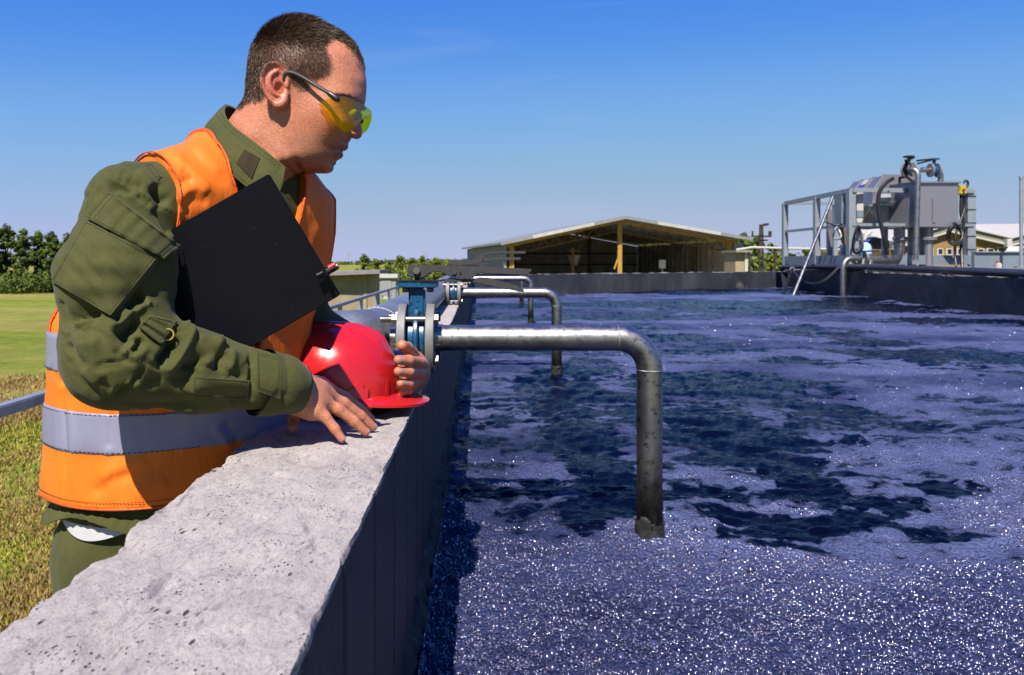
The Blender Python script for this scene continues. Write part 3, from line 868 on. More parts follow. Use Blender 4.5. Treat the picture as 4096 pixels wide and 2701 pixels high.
BL = ["nearest steel pipe bending from the wall down into the foam", "second steel pipe bending into the tank, behind the nearest one",
      "third steel pipe dropping into the tank, partly behind the second", "farthest steel pipe dropping into the tank near the far wall"]
for (Y, xl), lb in zip(BY, BL): branch(Y, xl, lb)

# lever-operated butterfly valve, built at Y = 2.04
K = 4376.0                                        # crop pixels per metre at the first valve
def vx(u): return (1500 + u / 2.8 - VX) / 1563.0
def vz(v): return ZA + (985 - v) / K
def valve(Y, label, bent=False):
    t = thing("butterfly_valve", label, "valve", (-0.157, Y, WTOP), "lever valves on the wall")
    xl, xr, RF, TF = -0.193, -0.122, 0.088, 0.021
    MB().tube([(XH + 0.05, Y, ZA), (xl - 0.005, Y, ZA)], 0.0328, 32).build("stub_pipe", M['steel'], t)
    MB().ring((XH + 0.069, Y, ZA), (1, 0, 0), 0.033, 0.003).build("weld_seam", M['weld'], t)
    for x in (xl, xr):
        MB().disc((x, Y, ZA), (1, 0, 0), RF, TF, 56).build("flange", M['flange'], t)
    MB().tube([(xr + 0.008, Y, ZA), (xr + 0.030, Y, ZA)], [0.0365, 0.0345], 32).build("weld_neck", M['steel'], t)
    xm = (xl + xr) / 2
    MB().disc((xm, Y, ZA), (1, 0, 0), 0.057, 0.046, 48, 0.004).build("valve_body", M['blue'], t)
    MB().disc((xm, Y, ZA), (1, 0, 0), 0.076, 0.013, 48, 0.003).build("body_rib", M['blue'], t)
    MB().box((xm - 0.021, Y - 0.018, ZA + 0.05), (xm + 0.021, Y + 0.018, vz(425))).build("neck", M['blue'], t, bevel=0.005)
    MB().box((vx(268), Y - 0.036, vz(420)), (vx(705), Y + 0.036, vz(355))).build("top_plate", M['blue'], t, bevel=0.002)
    nt = MB().box((vx(263), Y - 0.038, vz(352)), (vx(750), Y + 0.038, vz(339)))
    for k in range(9):
        u = 520 + k * 24
        nt.box((vx(u), Y - 0.0405, vz(352)), (vx(u + 11), Y - 0.037, vz(336)))
    nt.build("notched_plate", M['blackmetal'], t)
    for u in (350, 620):
        for s in (-1, 1):
            MB().hexnut((vx(u), Y + s * 0.024, vz(445)), (0, 0, 1), 0.0085, 0.012).cyl((vx(u), Y + s * 0.024, vz(470)), (vx(u), Y + s * 0.024, vz(440)), 0.004, 10).build("plate_bolt", M['blackmetal'], t)
    MB().box((xm - 0.007, Y - 0.007, vz(352)), (xm + 0.007, Y + 0.007, vz(280))).build("stem", M['blackmetal'], t)
    for sy in (-1, 1):
        for sz in (-1, 1):
            y, z = Y + sy * 0.0512, ZA + sz * 0.0512
            b = MB().cyl((xl - 0.052, y, z), (xr + 0.02, y, z), 0.0078, 18)
            for k in range(12):
                b.ring((xl - 0.050 + k * 0.0026, y, z), (1, 0, 0), 0.0076, 0.0008, 16, 4)
            rod = b.build("stud_bolt", M['bolt'], t)
            MB().hexnut((xl - TF / 2 - 0.0065, y, z), (1, 0, 0), 0.0142, 0.013).build("nut", M['bolt'], rod)
            MB().hexnut((xr + TF / 2 + 0.0055, y, z), (1, 0, 0), 0.0142, 0.011).build("bolt_head", M['bolt'], rod)
    def poly(ps): return [(vx(u), Y, vz(v)) for u, v in ps]
    if not bent:
        lever = [(372, 178), (380, 168), (480, 168), (800, 174), (1100, 186), (1500, 203), (1748, 214), (1744, 236), (1722, 265), (1700, 281), (1500, 276), (1180, 262),
                 (1150, 270), (1115, 300), (1085, 325), (1050, 330), (960, 318), (835, 294), (810, 285), (780, 262), (740, 249), (690, 245), (640, 251), (600, 268), (570, 298), (540, 308), (390, 302), (374, 292)]
        lv = MB().prism(poly(lever), (0, 1, 0), -0.0165, 0.0165).build("lever", M['lever'], t, bevel=0.0015)
        tg = [(745, 325), (800, 326), (830, 310), (900, 320), (1060, 335), (1120, 325), (1165, 306), (1270, 311), (1430, 357), (1600, 405), (1645, 428), (1666, 448), (1672, 471), (1600, 464), (1430, 432), (1300, 402), (1150, 372), (1000, 352), (860, 358), (800, 365), (790, 385), (770, 372), (772, 352), (752, 340)]
        tr = MB().prism(poly(tg), (0, 1, 0), -0.010, 0.010).build("trigger", M['lever'], t, bevel=0.001)
        MB().hexnut((vx(472), Y - 0.0205, vz(231)), (0, 1, 0), 0.0095, 0.009).build("pivot_bolt", M['bolt'], lv)
        MB().cyl((vx(888), Y - 0.021, vz(248)), (vx(888), Y - 0.015, vz(248)), 0.006, 16).build("pivot_pin", M['lever'], lv)
        MB().cyl((vx(958), Y - 0.0175, vz(264)), (vx(958), Y - 0.016, vz(264)), 0.0042, 14).build("pin_hole", M['blackmetal'], lv)
    else:
        q = lambda du, dz: (vx(470) + du, Y, vz(300) + dz * .72 + .012)
        a = [q(-0.03, 0.008), q(-0.03, 0.05), (q(0.12, 0.05)), q(0.20, 0.115), q(0.24, 0.128), q(0.45, 0.128), q(0.45, 0.104), q(0.24, 0.104), q(0.20, 0.09), q(0.17, 0.02), q(0.12, 0.008)]
        MB().prism(a, (0, 1, 0), -0.02, 0.02).build("lever", M['lever'], t, bevel=0.002)
        a = [q(0.16, 0.055), q(0.24, 0.075), q(0.42, 0.075), q(0.42, 0.05), q(0.24, 0.045), q(0.16, 0.03)]
        MB().prism(a, (0, 1, 0), -0.016, 0.016).build("trigger", M['lever'], t, bevel=0.002)
        MB().box(np.array(q(-0.03, -0.012)) - (0, .035, 0), np.array(q(0.16, 0.006)) + (0, .035, 0)).build("notched_plate", M['blackmetal'], t)
    return t
v1 = valve(BY[0][0], "nearest blue lever valve, right of the red helmet")
v2 = valve(BY[1][0], "second blue valve with raised bent lever, behind the nearest valve", True)
for k, lb in ((2, "third blue lever valve along the wall, mostly hidden behind nearer ones"), (3, "farthest blue lever valve along the wall")):
    v = copy_tree(v1)
    v.location = (-0.157, BY[k][0], WTOP)
    v["label"] = lb

# handrail of the walkway
XR, ZR = -1.5, EYE - 0.466
t = thing("handrail", "grey steel handrail with short posts behind the man, along the walkway", "railing", (XR, 2.0, 1.25))
MB().bar((XR, 0.6, ZR), (XR, 14.9, ZR), 0.045, 0.036).build("top_rail", M['galvrail'], t, bevel=0.004)
MB().tube([(XR, 14.9, ZR), (XR + 0.06, 15.25, ZR - 0.0), (XR + 0.25, 15.5, ZR)], 0.02, 10).build("rail_end", M['galvrail'], t)
for k in range(-5, 5):
    y = 8.6 + 1.55 * k
    if y < 0.7: continue
    MB().bar((XR, y, 1.25), (XR, y, ZR - 0.018), 0.045, 0.045).build("post", M['galvrail'], t)
# ------------------------------------------------------------------ hangar beyond the far wall
def h6(u, v, Y): return at(1800 + u / 1.829, 800 + v / 1.829, Y)
t = thing("hangar", "open-fronted hangar with shallow gable roof and yellow posts beyond the tank", "building", (9, 51, 0))
FL, FR = h6(410, 322, 50), h6(2085, 295, 52)          # front eave corners
RG = h6(1243, 140, 51)                                 # front ridge
BK = np.array([-2.7, 19.0, 0])                         # towards the back
FLb, FRb, RGb = FL + BK, FR + BK + (0, 0, 0.0), RG + BK
th = np.array([0, 0, 0.14])
def quadslab(a, b, c_, d, up): return [a, b, c_, d, a + up, b + up, c_ + up, d + up]
ov = np.array([0.16, -1.1, 0])
MB().hexa(quadslab(FL - (0.5, 0, 0.06) + ov, RG + ov, RGb, FLb - (0.5, 0, 0.06), th)).build("roof_slope", M['roofgrey'], t, smooth=False)
MB().hexa(quadslab(RG + ov, FR + (0.6, 0, -0.02) + ov, FRb + (0.6, 0, -0.02), RGb, th)).build("roof_slope", M['roofgrey'], t, smooth=False)
# pale fascia strips along the front edge
for a, b in ((FL - (0.5, 0, 0.06), RG), (RG, FR + (0.6, 0, -0.02))):
    for k in range(4):
        p, q = a + (b - a) * (k / 4) + ov - (0, 0.05, 0), a + (b - a) * ((k + 1) / 4 - 0.004) + ov - (0, 0.05, 0)
        MB().bar(p + (0, 0, 0.05), q + (0, 0, 0.05), 0.06, 0.20).build("fascia_strip", M['fascia'] if k in (1, 2) else M['roofgrey'], t, smooth=False)
for a, b in ((FL, RG), (RG, FR)):
    MB().bar(a - (0, 0, 0.14), b - (0, 0, 0.14), 0.16, 0.20).build("front_rafter", M['yellowsteel'], t, smooth=False)
    n = 9; d = (b - a) / n
    low = np.array([0, 0, -0.62])
    tr = MB().bar(a + (0, 1.0, -0.75), b + (0, 1.0, -0.75), 0.07, 0.07)
    for k in range(n):
        p = a + d * k + (0, 1.0, -0.15)
        tr.bar(p, p + d * 0.5 + low * 0.97, 0.05, 0.05).bar(p + d * 0.5 + low * 0.97, p + d, 0.05, 0.05)
    tr.build("truss", M['truss'], t, smooth=False)
    tr = MB().bar(a + BK * 0.45 - (0, 0, 0.8), b + BK * 0.45 - (0, 0, 0.8), 0.07, 0.07).bar(a + BK * 0.45 - (0, 0, 0.15), b + BK * 0.45 - (0, 0, 0.15), 0.1, 0.1)
    for k in range(n):
        p = a + d * k + BK * 0.45 + (0, 0, -0.15)
        tr.bar(p, p + d * 0.5 + low, 0.05, 0.05).bar(p + d * 0.5 + low, p + d, 0.05, 0.05)
    tr.build("truss", M['truss'], t, smooth=False)
def post(p, w=0.24, m='yellowsteel', name="post"):
    MB().bar((p[0], p[1], 0), (p[0], p[1], p[2]), w, w).build(name, M[m], t, smooth=False)
post(FL + (0.35, 0.1, -0.1), 0.30); post(RG + (0, 0.1, -0.1), 0.27); post(FR - (0.35, -0.1, 0.15), 0.27)
for k in (0.3, 0.6):
    post(FL + BK * k + (0.3, 0, -0.1), 0.2, 'truss'); post(FR + BK * k - (0.3, 0, 0.1), 0.2, 'truss')
post(RG + BK * 0.55 - (0, 0, 0.1), 0.2, 'truss')
post(FL + BK * 0.97 + (RG - FL) * 0.55, 0.22, 'truss'); post(FL + BK * 0.97 + (RG - FL) * 1.45, 0.22, 'truss')
MB().bar(RG - (0.35, -0.1, 3.2), RG - (0.0, -0.1, 2.2), 0.1, 0.1).build("brace", M['yellowsteel'], t, smooth=False)
# ribbed sheet walls: each vertical rib is a panel of its own
def ribbed(a, b, zfun, n, mat, name="wall_panel", parent=t, hole=None):
    a, b = np.array(a, float), np.array(b, float)
    d = (b - a) / n
    nr = np.cross(d, (0, 0, 1)); nr = nr / np.linalg.norm(nr) * 0.05
    for k in range(n):
        p, q = a + d * k, a + d * (k + 1)
        z0, z1 = zfun(k / n), zfun((k + 1) / n)
        m = p + d * 0.55
        zm = z0 + (z1 - z0) * 0.55
        V = [(p[0], p[1], 0), (m[0], m[1], 0), (m[0] + nr[0], m[1] + nr[1], 0), (q[0] + nr[0], q[1] + nr[1], 0)]
        W = [(v[0], v[1], z) for v, z in zip(V, (z0, zm, zm, z1))]
        MB().add(V + W + [(q[0], q[1], 0), (q[0], q[1], z1)], [(0, 1, 5, 4), (1, 2, 6, 5), (2, 3, 7, 6), (3, 8, 9, 7)]).build(name, mat, parent, smooth=False)
ribbed(FL, FLb, lambda s: FL[2] - 0.05, 26, M['sheetpale'])
ribbed(FRb, FR, lambda s: FR[2] - 0.05, 20, M['sheet'])
def zback(s): return (FLb[2] + (RGb[2] - FLb[2]) * s * 2 if s < 0.5 else RGb[2] + (FRb[2] - RGb[2]) * (s - 0.5) * 2) - 0.05
ribbed(FLb - (0, 0.3, 0), FRb - (0, 0.3, 0), zback, 46, M['sheet'])
for z in (1.2, 2.35, 3.3):
    MB().bar((FLb[0], FLb[1] - 0.5, z), (FRb[0], FRb[1] - 0.5, z), 0.12, 0.12).build("wall_rail", M['wood'], t, smooth=False)
MB().hexa([(*(FL + (0, -3, 0))[:2], .01), (*(FR + (0, -3, 0))[:2], .01), (*FRb[:2], .01), (*FLb[:2], .01), (*(FL + (0, -3, 0))[:2], .05), (*(FR + (0, -3, 0))[:2], .05), (*FRb[:2], .05), (*FLb[:2], .05)]).build("bounce_floor", M['roofwhite'], t, smooth=False)  # unseen pale floor, added so sunlight bounces up into the hangar
MB().bar((FL[0] - 0.05, FL[1] - 0.1, 0), (FL[0] - 0.05, FL[1] - 0.1, FL[2] - 0.1), 0.16, 0.1).build("downpipe", M['sheetpale'], t, smooth=False)
MB().box((FR[0] - 0.1, FR[1] - 0.15, 0), (FR[0] + 0.5, FR[1] + 0.1, FR[2] - 0.15)).build("end_wall", M['sheetpale'], t, smooth=False)
yc = thing("hanging_cross", "yellow cross-shaped post with pale sheet inside the hangar", "post", (FL + BK * 0.8 + (RG - FL) * 0.55) * (1, 1, 0))
p = h6(898, 350, 60)
MB().bar((p[0], 60, 0), (p[0], 60, p[2]), 0.22, 0.1).build("upright", M['yellowsteel'], yc, smooth=False)
q = h6(870, 375, 60); r_ = h6(950, 375, 60)
MB().bar((q[0], 60.0, q[2]), (r_[0], 60.0, r_[2]), 0.08, 0.12).build("cross_arm", M['yellowsteel'], yc, smooth=False)
a, b = h6(862, 402, 60.2), h6(955, 478, 60.2)
MB().add([(a[0], 60.2, a[2]), (a[0] + .25, 60.2, b[2]), (p[0], 60.2, b[2] + .2), (b[0] - .3, 60.2, b[2] - 0.05), (b[0], 60.2, a[2]), (p[0], 60.2, a[2] - 0.05)], [(0, 1, 2, 5), (5, 2, 3, 4)]).build("pale_sheet", M['palewhite'], yc, smooth=False)
bx = thing("meter_box", "small white box on a post inside the hangar on the right", "box", (h6(1552, 470, 54) * (1, 1, 0)))
p = h6(1552, 470, 54)
MB().box((p[0] - 0.22, 53.9, p[2] - 0.28), (p[0] + 0.22, 54.1, p[2] + 0.28)).build("box_body", M['palewhite'], bx, smooth=False)
MB().bar((p[0], 54, 0), (p[0], 54, p[2] - 0.28), 0.08, 0.08).build("post", M['galvrail'], bx, smooth=False)

# ------------------------------------------------------------------ hut, kiosk, pipe bridge
t = thing("brick_hut", "small sand-coloured hut with flat overhanging roof left of the valves", "building", at(1400, 1259, 39) * (1, 1, 0))
a, b = at(1180, 1259, 39), at(1503, 1259, 40.2)
z1 = at(1400, 1101, 39)[2]
MB().hexa([(a[0], a[1], 0), (b[0], b[1], 0), (b[0] - .2, b[1] + 3.2, 0), (a[0], a[1] + 3.2, 0), (a[0], a[1], z1 - .12), (b[0], b[1], z1), (b[0] - .2, b[1] + 3.2, z1), (a[0], a[1] + 3.2, z1 - .12)]).build("wall", M['sandstone'], t, smooth=False)
MB().hexa([(a[0] - .5, a[1] - .75, z1 - .10), (b[0] + .3, b[1] - .75, z1 + .06), (b[0] + .3, b[1] + 3.5, z1 + .06), (a[0] - .5, a[1] + 3.5, z1 - .06), (a[0] - .5, a[1] - .75, z1 + .08), (b[0] + .3, b[1] - .75, z1 + .25), (b[0] + .3, b[1] + 3.5, z1 + .25), (a[0] - .5, a[1] + 3.5, z1 + .1)]).build("roof", M['slab'], t, smooth=False)
MB().box((b[0] - 0.62, b[1] - 0.22, 0), (b[0] - 0.42, b[1] - 0.02, z1)).build("pilaster", M['sandstone'], t, smooth=False)
MB().bar((b[0] - 0.85, b[1] - 0.1, 0), (b[0] - 0.85, b[1] - 0.1, z1), 0.12, 0.1).build("downpipe", M['wood'], t, smooth=False)
t = thing("equipment_kiosk", "pale grey metal kiosk with white flat lid beside the sand-coloured hut", "kiosk", at(1552, 1195, 55) * (1, 1, 0))
a, b = at(1518, 1195, 55), at(1583, 1195, 55)
z1 = at(1550, 1112, 55)[2]
MB().box((a[0], 55, 0), (b[0], 56.2, z1)).build("cabinet", M['kiosk'], t, smooth=False)
MB().box((a[0] - .12, 54.8, z1), (b[0] + .15, 56.4, z1 + .26)).build("lid", M['palewhite'], t, smooth=False)
MB().box((a[0] + .12, 54.95, 0.25), (b[0] - .3, 55, z1 - .2)).build("door", M['kiosk'], t, smooth=False)
MB().box((a[0] + .3, 54.93, 0.02), (b[0] - .35, 55, 0.22)).build("base_panel", M['palewhite'], t, smooth=False)
t = thing("pipe_bridge", "thin pale pipeline carried on posts behind the far right corner of the tank", "pipeline", (17.5, 46, 0))
MB().tube([at(2945, 1000, 46), at(3010, 990, 46), at(3160, 994, 46), at(3420, 1000, 47)], 0.07, 10).build("pipe", M['palewhite'], t)
for x, y in ((3000, 990), (3100, 992), (3260, 996)):
    p = at(x, y, 46.1); MB().bar((p[0], p[1], 0), p, 0.1, 0.1).build("post", M['wood'], t, smooth=False)
t = thing("pump_house", "small sand-coloured pump house right of the hangar", "building", at(2970, 1100, 44) * (1, 1, 0))
a, b = at(2942, 1100, 44), at(2985, 1100, 44); z1 = at(2960, 1010, 44)[2]
MB().box((a[0], 44, 0), (b[0], 46, z1)).build("wall", M['sandstone'], t, smooth=False)
MB().box((a[0] - .1, 43.6, z1), (b[0] + .2, 46.2, z1 + .12)).build("roof", M['slab'], t, smooth=False)
MB().box((b[0] - .1, 43.9, 0), (b[0] + 0.06, 44.02, z1)).build("corner_post", M['palewhite'], t, smooth=False)

# ------------------------------------------------------------------ brick building far right
def c8(u, v, Y): return at(3800 + u / 5.226, 850 + v / 5.226, Y)
t = thing("brick_building", "low ochre brick building with wide white roof at the right edge", "building", c8(700, 1100, 45) * (1, 1, 0))
YB = 45.0
prof = [at(3560, 1000, YB), at(3620, 985, YB), at(3790, 930, YB), at(3882, 945, YB), at(4030, 985, YB), at(4110, 968, YB), at(4260, 930, YB)]
poly = [(p[0], YB, p[2]) for p in prof] + [(prof[-1][0], YB, 0), (prof[0][0], YB, 0)]
MB().prism(poly, (0, 1, 0), 0, 9).build("wall", M['brickwall'], t, smooth=False)
def strip(pts, h, y0, y1, mat, name, dz=0):
    for p, q in zip(pts[:-1], pts[1:]):
        MB().hexa([(p[0], y0, p[2] + dz), (q[0], y0, q[2] + dz), (q[0], y1, q[2] + dz), (p[0], y1, p[2] + dz), (p[0], y0, p[2] + dz + h), (q[0], y0, q[2] + dz + h), (q[0], y1, q[2] + dz + h), (p[0], y1, p[2] + dz + h)]).build(name, mat, t, smooth=False)
edge = [prof[0], prof[2], prof[4], prof[6]]
strip(edge, 0.10, YB - 0.35, YB + 0.1, M['palewhite'], "lower_fascia")
strip(edge, 0.30, YB - 0.25, YB + 0.1, M['concgrey'], "parapet_band", 0.12)
strip(edge, 0.08, YB - 0.40, YB + 0.1, M['palewhite'], "upper_fascia", 0.42)
top = at(3900, 897, YB + 9)[2]
for p, q in zip(edge[:-1], edge[1:]):
    MB().add([(p[0], YB - 0.1, p[2] + 0.5), (q[0], YB - 0.1, q[2] + 0.5), (q[0] + 0.6, YB + 9, top), (p[0] + 0.6, YB + 9, top)], [(0, 1, 2, 3)]).build("roof_sheet", M['roofwhite'], t, smooth=False)
p = c8(1225, 560, YB - 0.5); q = c8(1225, 720, YB - 0.5)
MB().box((p[0] - 0.14, YB - 0.6, q[2]), (p[0] + 0.14, YB - 0.3, p[2] + 0.02)).build("valley_outlet", M['palewhite'], t, smooth=False)
for u0, u1, v0, v1 in ((585, 685, 775, 925), (785, 895, 765, 945), (1010, 1130, 740, 945), (430, 470, 765, 840), (160, 230, 770, 870), (-60, 20, 770, 870), (-250, -170, 770, 870), (-440, -370, 770, 870)):
    a, b = c8(u0, v1, YB), c8(u1, v0, YB)
    f = MB().box((a[0] - .08, YB - .05, a[2] - .05), (b[0] + .05, YB + .02, b[2] + .05)).build("window", M['palewhite'], t, smooth=False)
    MB().box((a[0], YB - .06, a[2]), (b[0], YB - .045, b[2])).build("pane", M['glassdark'], f, smooth=False)
    MB().box((a[0] - .18, YB - .18, a[2] - .16), (b[0] + .06, YB, a[2] - .06)).build("sill", M['palewhite'], f, smooth=False)
t = thing("slanted_canopy", "white slanted canopy panel in front of the ochre brick building", "canopy", c8(1250, 1050, 38) * (1, 1, 0))
MB().hexa([c8(1005, 1048, 38), c8(1385, 1052, 38), c8(1560, 702, 39.5), c8(1225, 712, 39.5), c8(1005, 1060, 38.1), c8(1385, 1064, 38.1), c8(1560, 716, 39.6), c8(1225, 726, 39.6)]).build("panel", M['roofwhite'], t, smooth=False)
for u in (1040, 1340):
    p = c8(u, 1050, 38.1); MB().bar((p[0], p[1], 0), p, 0.08, 0.08).build("leg", M['galvrail'], t, smooth=False)
for u in (1250, 1500):
    p = c8(u, 720, 39.5); MB().bar((p[0], p[1], 0), p, 0.08, 0.08).build("leg", M['galvrail'], t, smooth=False)

# ------------------------------------------------------------------ treatment machine on the right-hand wall
def mc(u, v, Y): return at(3100 + u / 2.3755, 600 + v / 2.3755, Y)
E = EYE
t = thing("machine_platform", "galvanised steel platform with railings on the right tank wall", "platform", (7.8, 16.6, E - .12))
A, L, R = np.array([7.78, 16.6, 0]), np.array([7.84, 20.35, 0]), np.array([10.42, 16.8, 0]); Bk = L + R - A
zb, zt = E - 0.06, E + 0.135
for p, q in ((A, L), (A, R), (R, Bk), (L, Bk)):
    MB().bar(p + (0, 0, (zb + zt) / 2), q + (0, 0, (zb + zt) / 2), 0.09, zt - zb).build("base_beam", M['beamgrey'], t, smooth=False)
MB().hexa([A + (0, 0, zt - .06), R + (0, 0, zt - .06), Bk + (0, 0, zt - .06), L + (0, 0, zt - .06), A + (0, 0, zt - .02), R + (0, 0, zt - .02), Bk + (0, 0, zt - .02), L + (0, 0, zt - .02)]).build("deck_plate", M['galvrail'], t, smooth=False)
for p in (A, L, R, Bk, A + (L - A) * 0.5, (L + Bk) / 2):
    for k in (-0.4, 0.4):
        MB().bar((p[0] + k * .1, p[1], E - .1), (p[0] + k * .1, p[1], zb), 0.1, 0.1).build("foot", M['beamgrey'], t, smooth=False)
zr, zm = E + 1.49, E + 0.77
def rail(p, q, z, w=0.07): MB().bar(p + (0, 0, z), q + (0, 0, z), w, w).build("rail", M['galvrail'], t, smooth=False)
rail(L, A, zr, 0.09); rail(L, A, zm, 0.06)
T1, T2 = A + (R - A) * 0.43, A + (R - A) * 0.80
rail(A, T1, zr, 0.09); rail(A, T1, zm, 0.06); rail(T2, R, zr, 0.09); rail(T2, R, zm, 0.06); rail(R, Bk, zr); rail(L, Bk, zr)
def apost(p, w):
    MB().bar(p + (0, 0, zb), p + (0, 0, zr), w, 0.014).bar(p + (-w / 2 + .007, w / 2, zb), p + (-w / 2 + .007, w / 2, zr), 0.014, w).build("post", M['galvrail'], t, smooth=False)
for p, w in ((A, 0.14), (L, 0.12), (A + (L - A) * 0.47, 0.12), (R - (0.03, 0, 0), 0.17), (Bk, .1), ((L + Bk) / 2, .1)): apost(p, w)
for k in range(5):
    MB().box((R[0] - .125, R[1] - .02, E + .25 + k * .28), (R[0] + .06, R[1] + .02, E + .265 + k * .28)).build("cable_tie", M['rubber'], t, smooth=False)

g = "machine parts on the platform"
t = thing("process_tank", "faceted grey steel tank with flanged lid, standing on pipe legs on the platform", "tank", (9.4, 16.9, zt))
base = [(9.01, 16.45), (9.90, 16.45), (10.10, 17.2), (9.70, 17.9), (9.10, 17.9), (8.78, 17.15)]
zlo, zhi = E + 0.72, E + 1.62
MB().prism([(x, y, 0) for x, y in base], (0, 0, 1), zlo, zhi).build("tank_body", M['tanksteel'], t, smooth=False)
cx, cy = np.mean([b[0] for b in base]), np.mean([b[1] for b in base])
MB().prism([(cx + (x - cx) * 1.07, cy + (y - cy) * 1.07, 0) for x, y in base], (0, 0, 1), zhi, zhi + 0.03).build("lid", M['tanksteel'], t, smooth=False)
for u, Y in ((1195, 17.0), (1300, 17.4), (1460, 16.7), (1410, 17.6)):
    p = mc(u, 800, Y); MB().cyl((p[0], Y, E - .1), (p[0], Y, zlo + .02), 0.085, 18).build("pipe_leg", M['tanksteel'], t)
for u, Y in ((1195, 17.0), (1460, 16.7)):
    p = mc(u, 850, Y); MB().disc((p[0], Y, p[2]), (0, 0, 1), 0.16, 0.03, 24).disc((p[0], Y, p[2] + .035), (0, 0, 1), 0.16, 0.03, 24).build("flange", M['flange'], t)
a = mc(1510, 460, 16.44); b = mc(1500, 690, 16.44)
MB().box((a[0] - .03, 16.425, b[2]), (a[0] + .03, 16.446, a[2])).build("level_gauge", M['tanksteel'], t, smooth=False)
MB().tube([mc(1185, 320, 16.9), mc(1185, 265, 16.9), mc(1250, 255, 16.9), mc(1330, 320, 16.9)], 0.03, 8).build("lid_handle", M['blackmetal'], t)

t = thing("drum_screen", "grey hooded drum screen with sloping cover beside the steel tank", "machine", (8.9, 17.8, zt))
sec = [(8.70, 1.85), (9.33, 1.85), (9.5, 1.5), (9.5, 1.2), (8.40, 1.2), (8.44, 1.5)]
MB().prism([(x, 0, E + z) for x, z in sec], (0, 1, 0), 17.04, 18.5).build("hood", M['tanksteel'], t, smooth=False)
pts = [(8.95 + 0.56 * math.cos(a), E + 1.2 + 0.46 * math.sin(a)) for a in np.linspace(math.pi, 2 * math.pi, 16)]
MB().prism([(x, 0, z) for x, z in pts], (0, 1, 0), 17.1, 18.45).build("drum_trough", M['tanksteel'], t, smooth=False)
MB().bar((8.36, 17.0, E + 1.2), (8.36, 18.55, E + 1.2), 0.07, 0.03).build("hood_lip", M['galvrail'], t, smooth=False)
for y in (17.12, 17.6, 18.1):
    MB().bar((8.43, y, E + 1.5), (8.69, y, E + 1.86), 0.03, 0.02).bar((8.69, y, E + 1.862), (9.33, y, E + 1.862), 0.03, 0.02).build("hood_rib", M['tanksteel'], t, smooth=False)
pa = np.array([8.44, 0, E + 1.5]); pb = np.array([8.70, 0, E + 1.85]); sl = pb - pa; nn = np.array([-sl[2], 0, sl[0]]); nn /= np.linalg.norm(nn)
def dec(s0, s1, y0, y1, mat, nm):
    P = [pa + sl * s + nn * .006 + (0, y, 0) for s, y in ((s0, y0), (s0, y1), (s1, y1), (s1, y0))]
    MB().add(P, [(0, 1, 2, 3)]).build(nm, M[mat], t, smooth=False)
dec(0.46, 0.62, 17.74, 18.0, 'bluelabel', "blue_label"); dec(0.63, 0.95, 17.70, 17.96, 'palewhite', "white_label")
hp = [(8.12, 17.75), (8.50, 17.75), (8.50, 18.15), (8.12, 18.15)]; lp = [(8.22, 17.88), (8.36, 17.88), (8.36, 18.02), (8.22, 18.02)]
MB().hexa([(x, y, E + .38) for x, y in lp] + [(x, y, E + .82) for x, y in hp]).build("discharge_hopper", M['brickwall'], t, smooth=False)
MB().box((8.18, 17.84, zt - .02), (8.40, 18.06, E + .38)).build("chute", M['beamgrey'], t, smooth=False)
for x, y in ((8.05, 18.3), (9.0, 17.15), (9.35, 18.35)):
    MB().bar((x, y, zt - .02), (x, y, E + 1.2), 0.1, 0.1).build("leg", M['tanksteel'], t, smooth=False)
p = mc(985, 460, 16.95)
MB().cyl((p[0], 16.95, p[2]), (p[0] + .22, 16.95, p[2]), 0.10, 16).box((p[0] - .1, 16.9, p[2] - .16), (p[0] + .3, 17.05, p[2] - .1)).build("drive_motor", M['galvrail'], t)

t = thing("control_cabinet", "grey and white control cabinet behind the platform's corner post", "cabinet", (7.95, 17.0, E + .77))
a, b = mc(632, 700, 17.0), mc(712, 412, 17.0)
MB().box((a[0], 17.0, a[2]), (b[0], 17.35, b[2])).build("grey_box", M['beamgrey'], t, smooth=False)
a, b = mc(778, 690, 16.75), mc(840, 400, 16.75)
MB().box((a[0], 16.75, a[2]), (b[0], 17.0, b[2])).build("white_panel", M['palewhite'], t, smooth=False)
p, q = mc(778, 640, 16.745), mc(838, 575, 16.745)
MB().box((p[0], 16.735, p[2]), (q[0], 16.76, q[2])).build("dark_label", M['beamgrey'], t, smooth=False)
p, q = mc(640, 455, 16.99), mc(690, 415, 16.99)
MB().box((p[0], 16.985, p[2]), (q[0], 17.01, q[2])).build("name_plate", M['palewhite'], t, smooth=False)
for z in (0.0,):
    MB().bar((8.1, 17.1, zt), (8.1, 17.1, a[2]), 0.08, 0.08).build("stand", M['galvrail'], t, smooth=False)

def pipe_thing(name, label, pts, r, mat='steel', seg=18, n=None, cat="pipe", rings=()):
    P = [np.array(p, float) for p in pts]
    t = thing(name, label, cat, tuple(P[-1]))
    MB().tube(spline(P, n) if n else P, r, seg).build("pipe", M[mat], t)
    for c_, d_, R_ in rings: MB().disc(c_, d_, R_, 0.03, 24).build("flange", M['flange'], t)
    return t
def corner(a, b, c_, r, n=8):
    """rounded corner at b"""
    a, b, c_ = (np.array(k, float) for k in (a, b, c_))
    u = (a - b) / np.linalg.norm(a - b); w = (c_ - b) / np.linalg.norm(c_ - b)
    p, q = b + u * r, b + w * r
    return [(1 - s) ** 2 * p + 2 * s * (1 - s) * b + s * s * q for s in np.linspace(0, 1, n)]
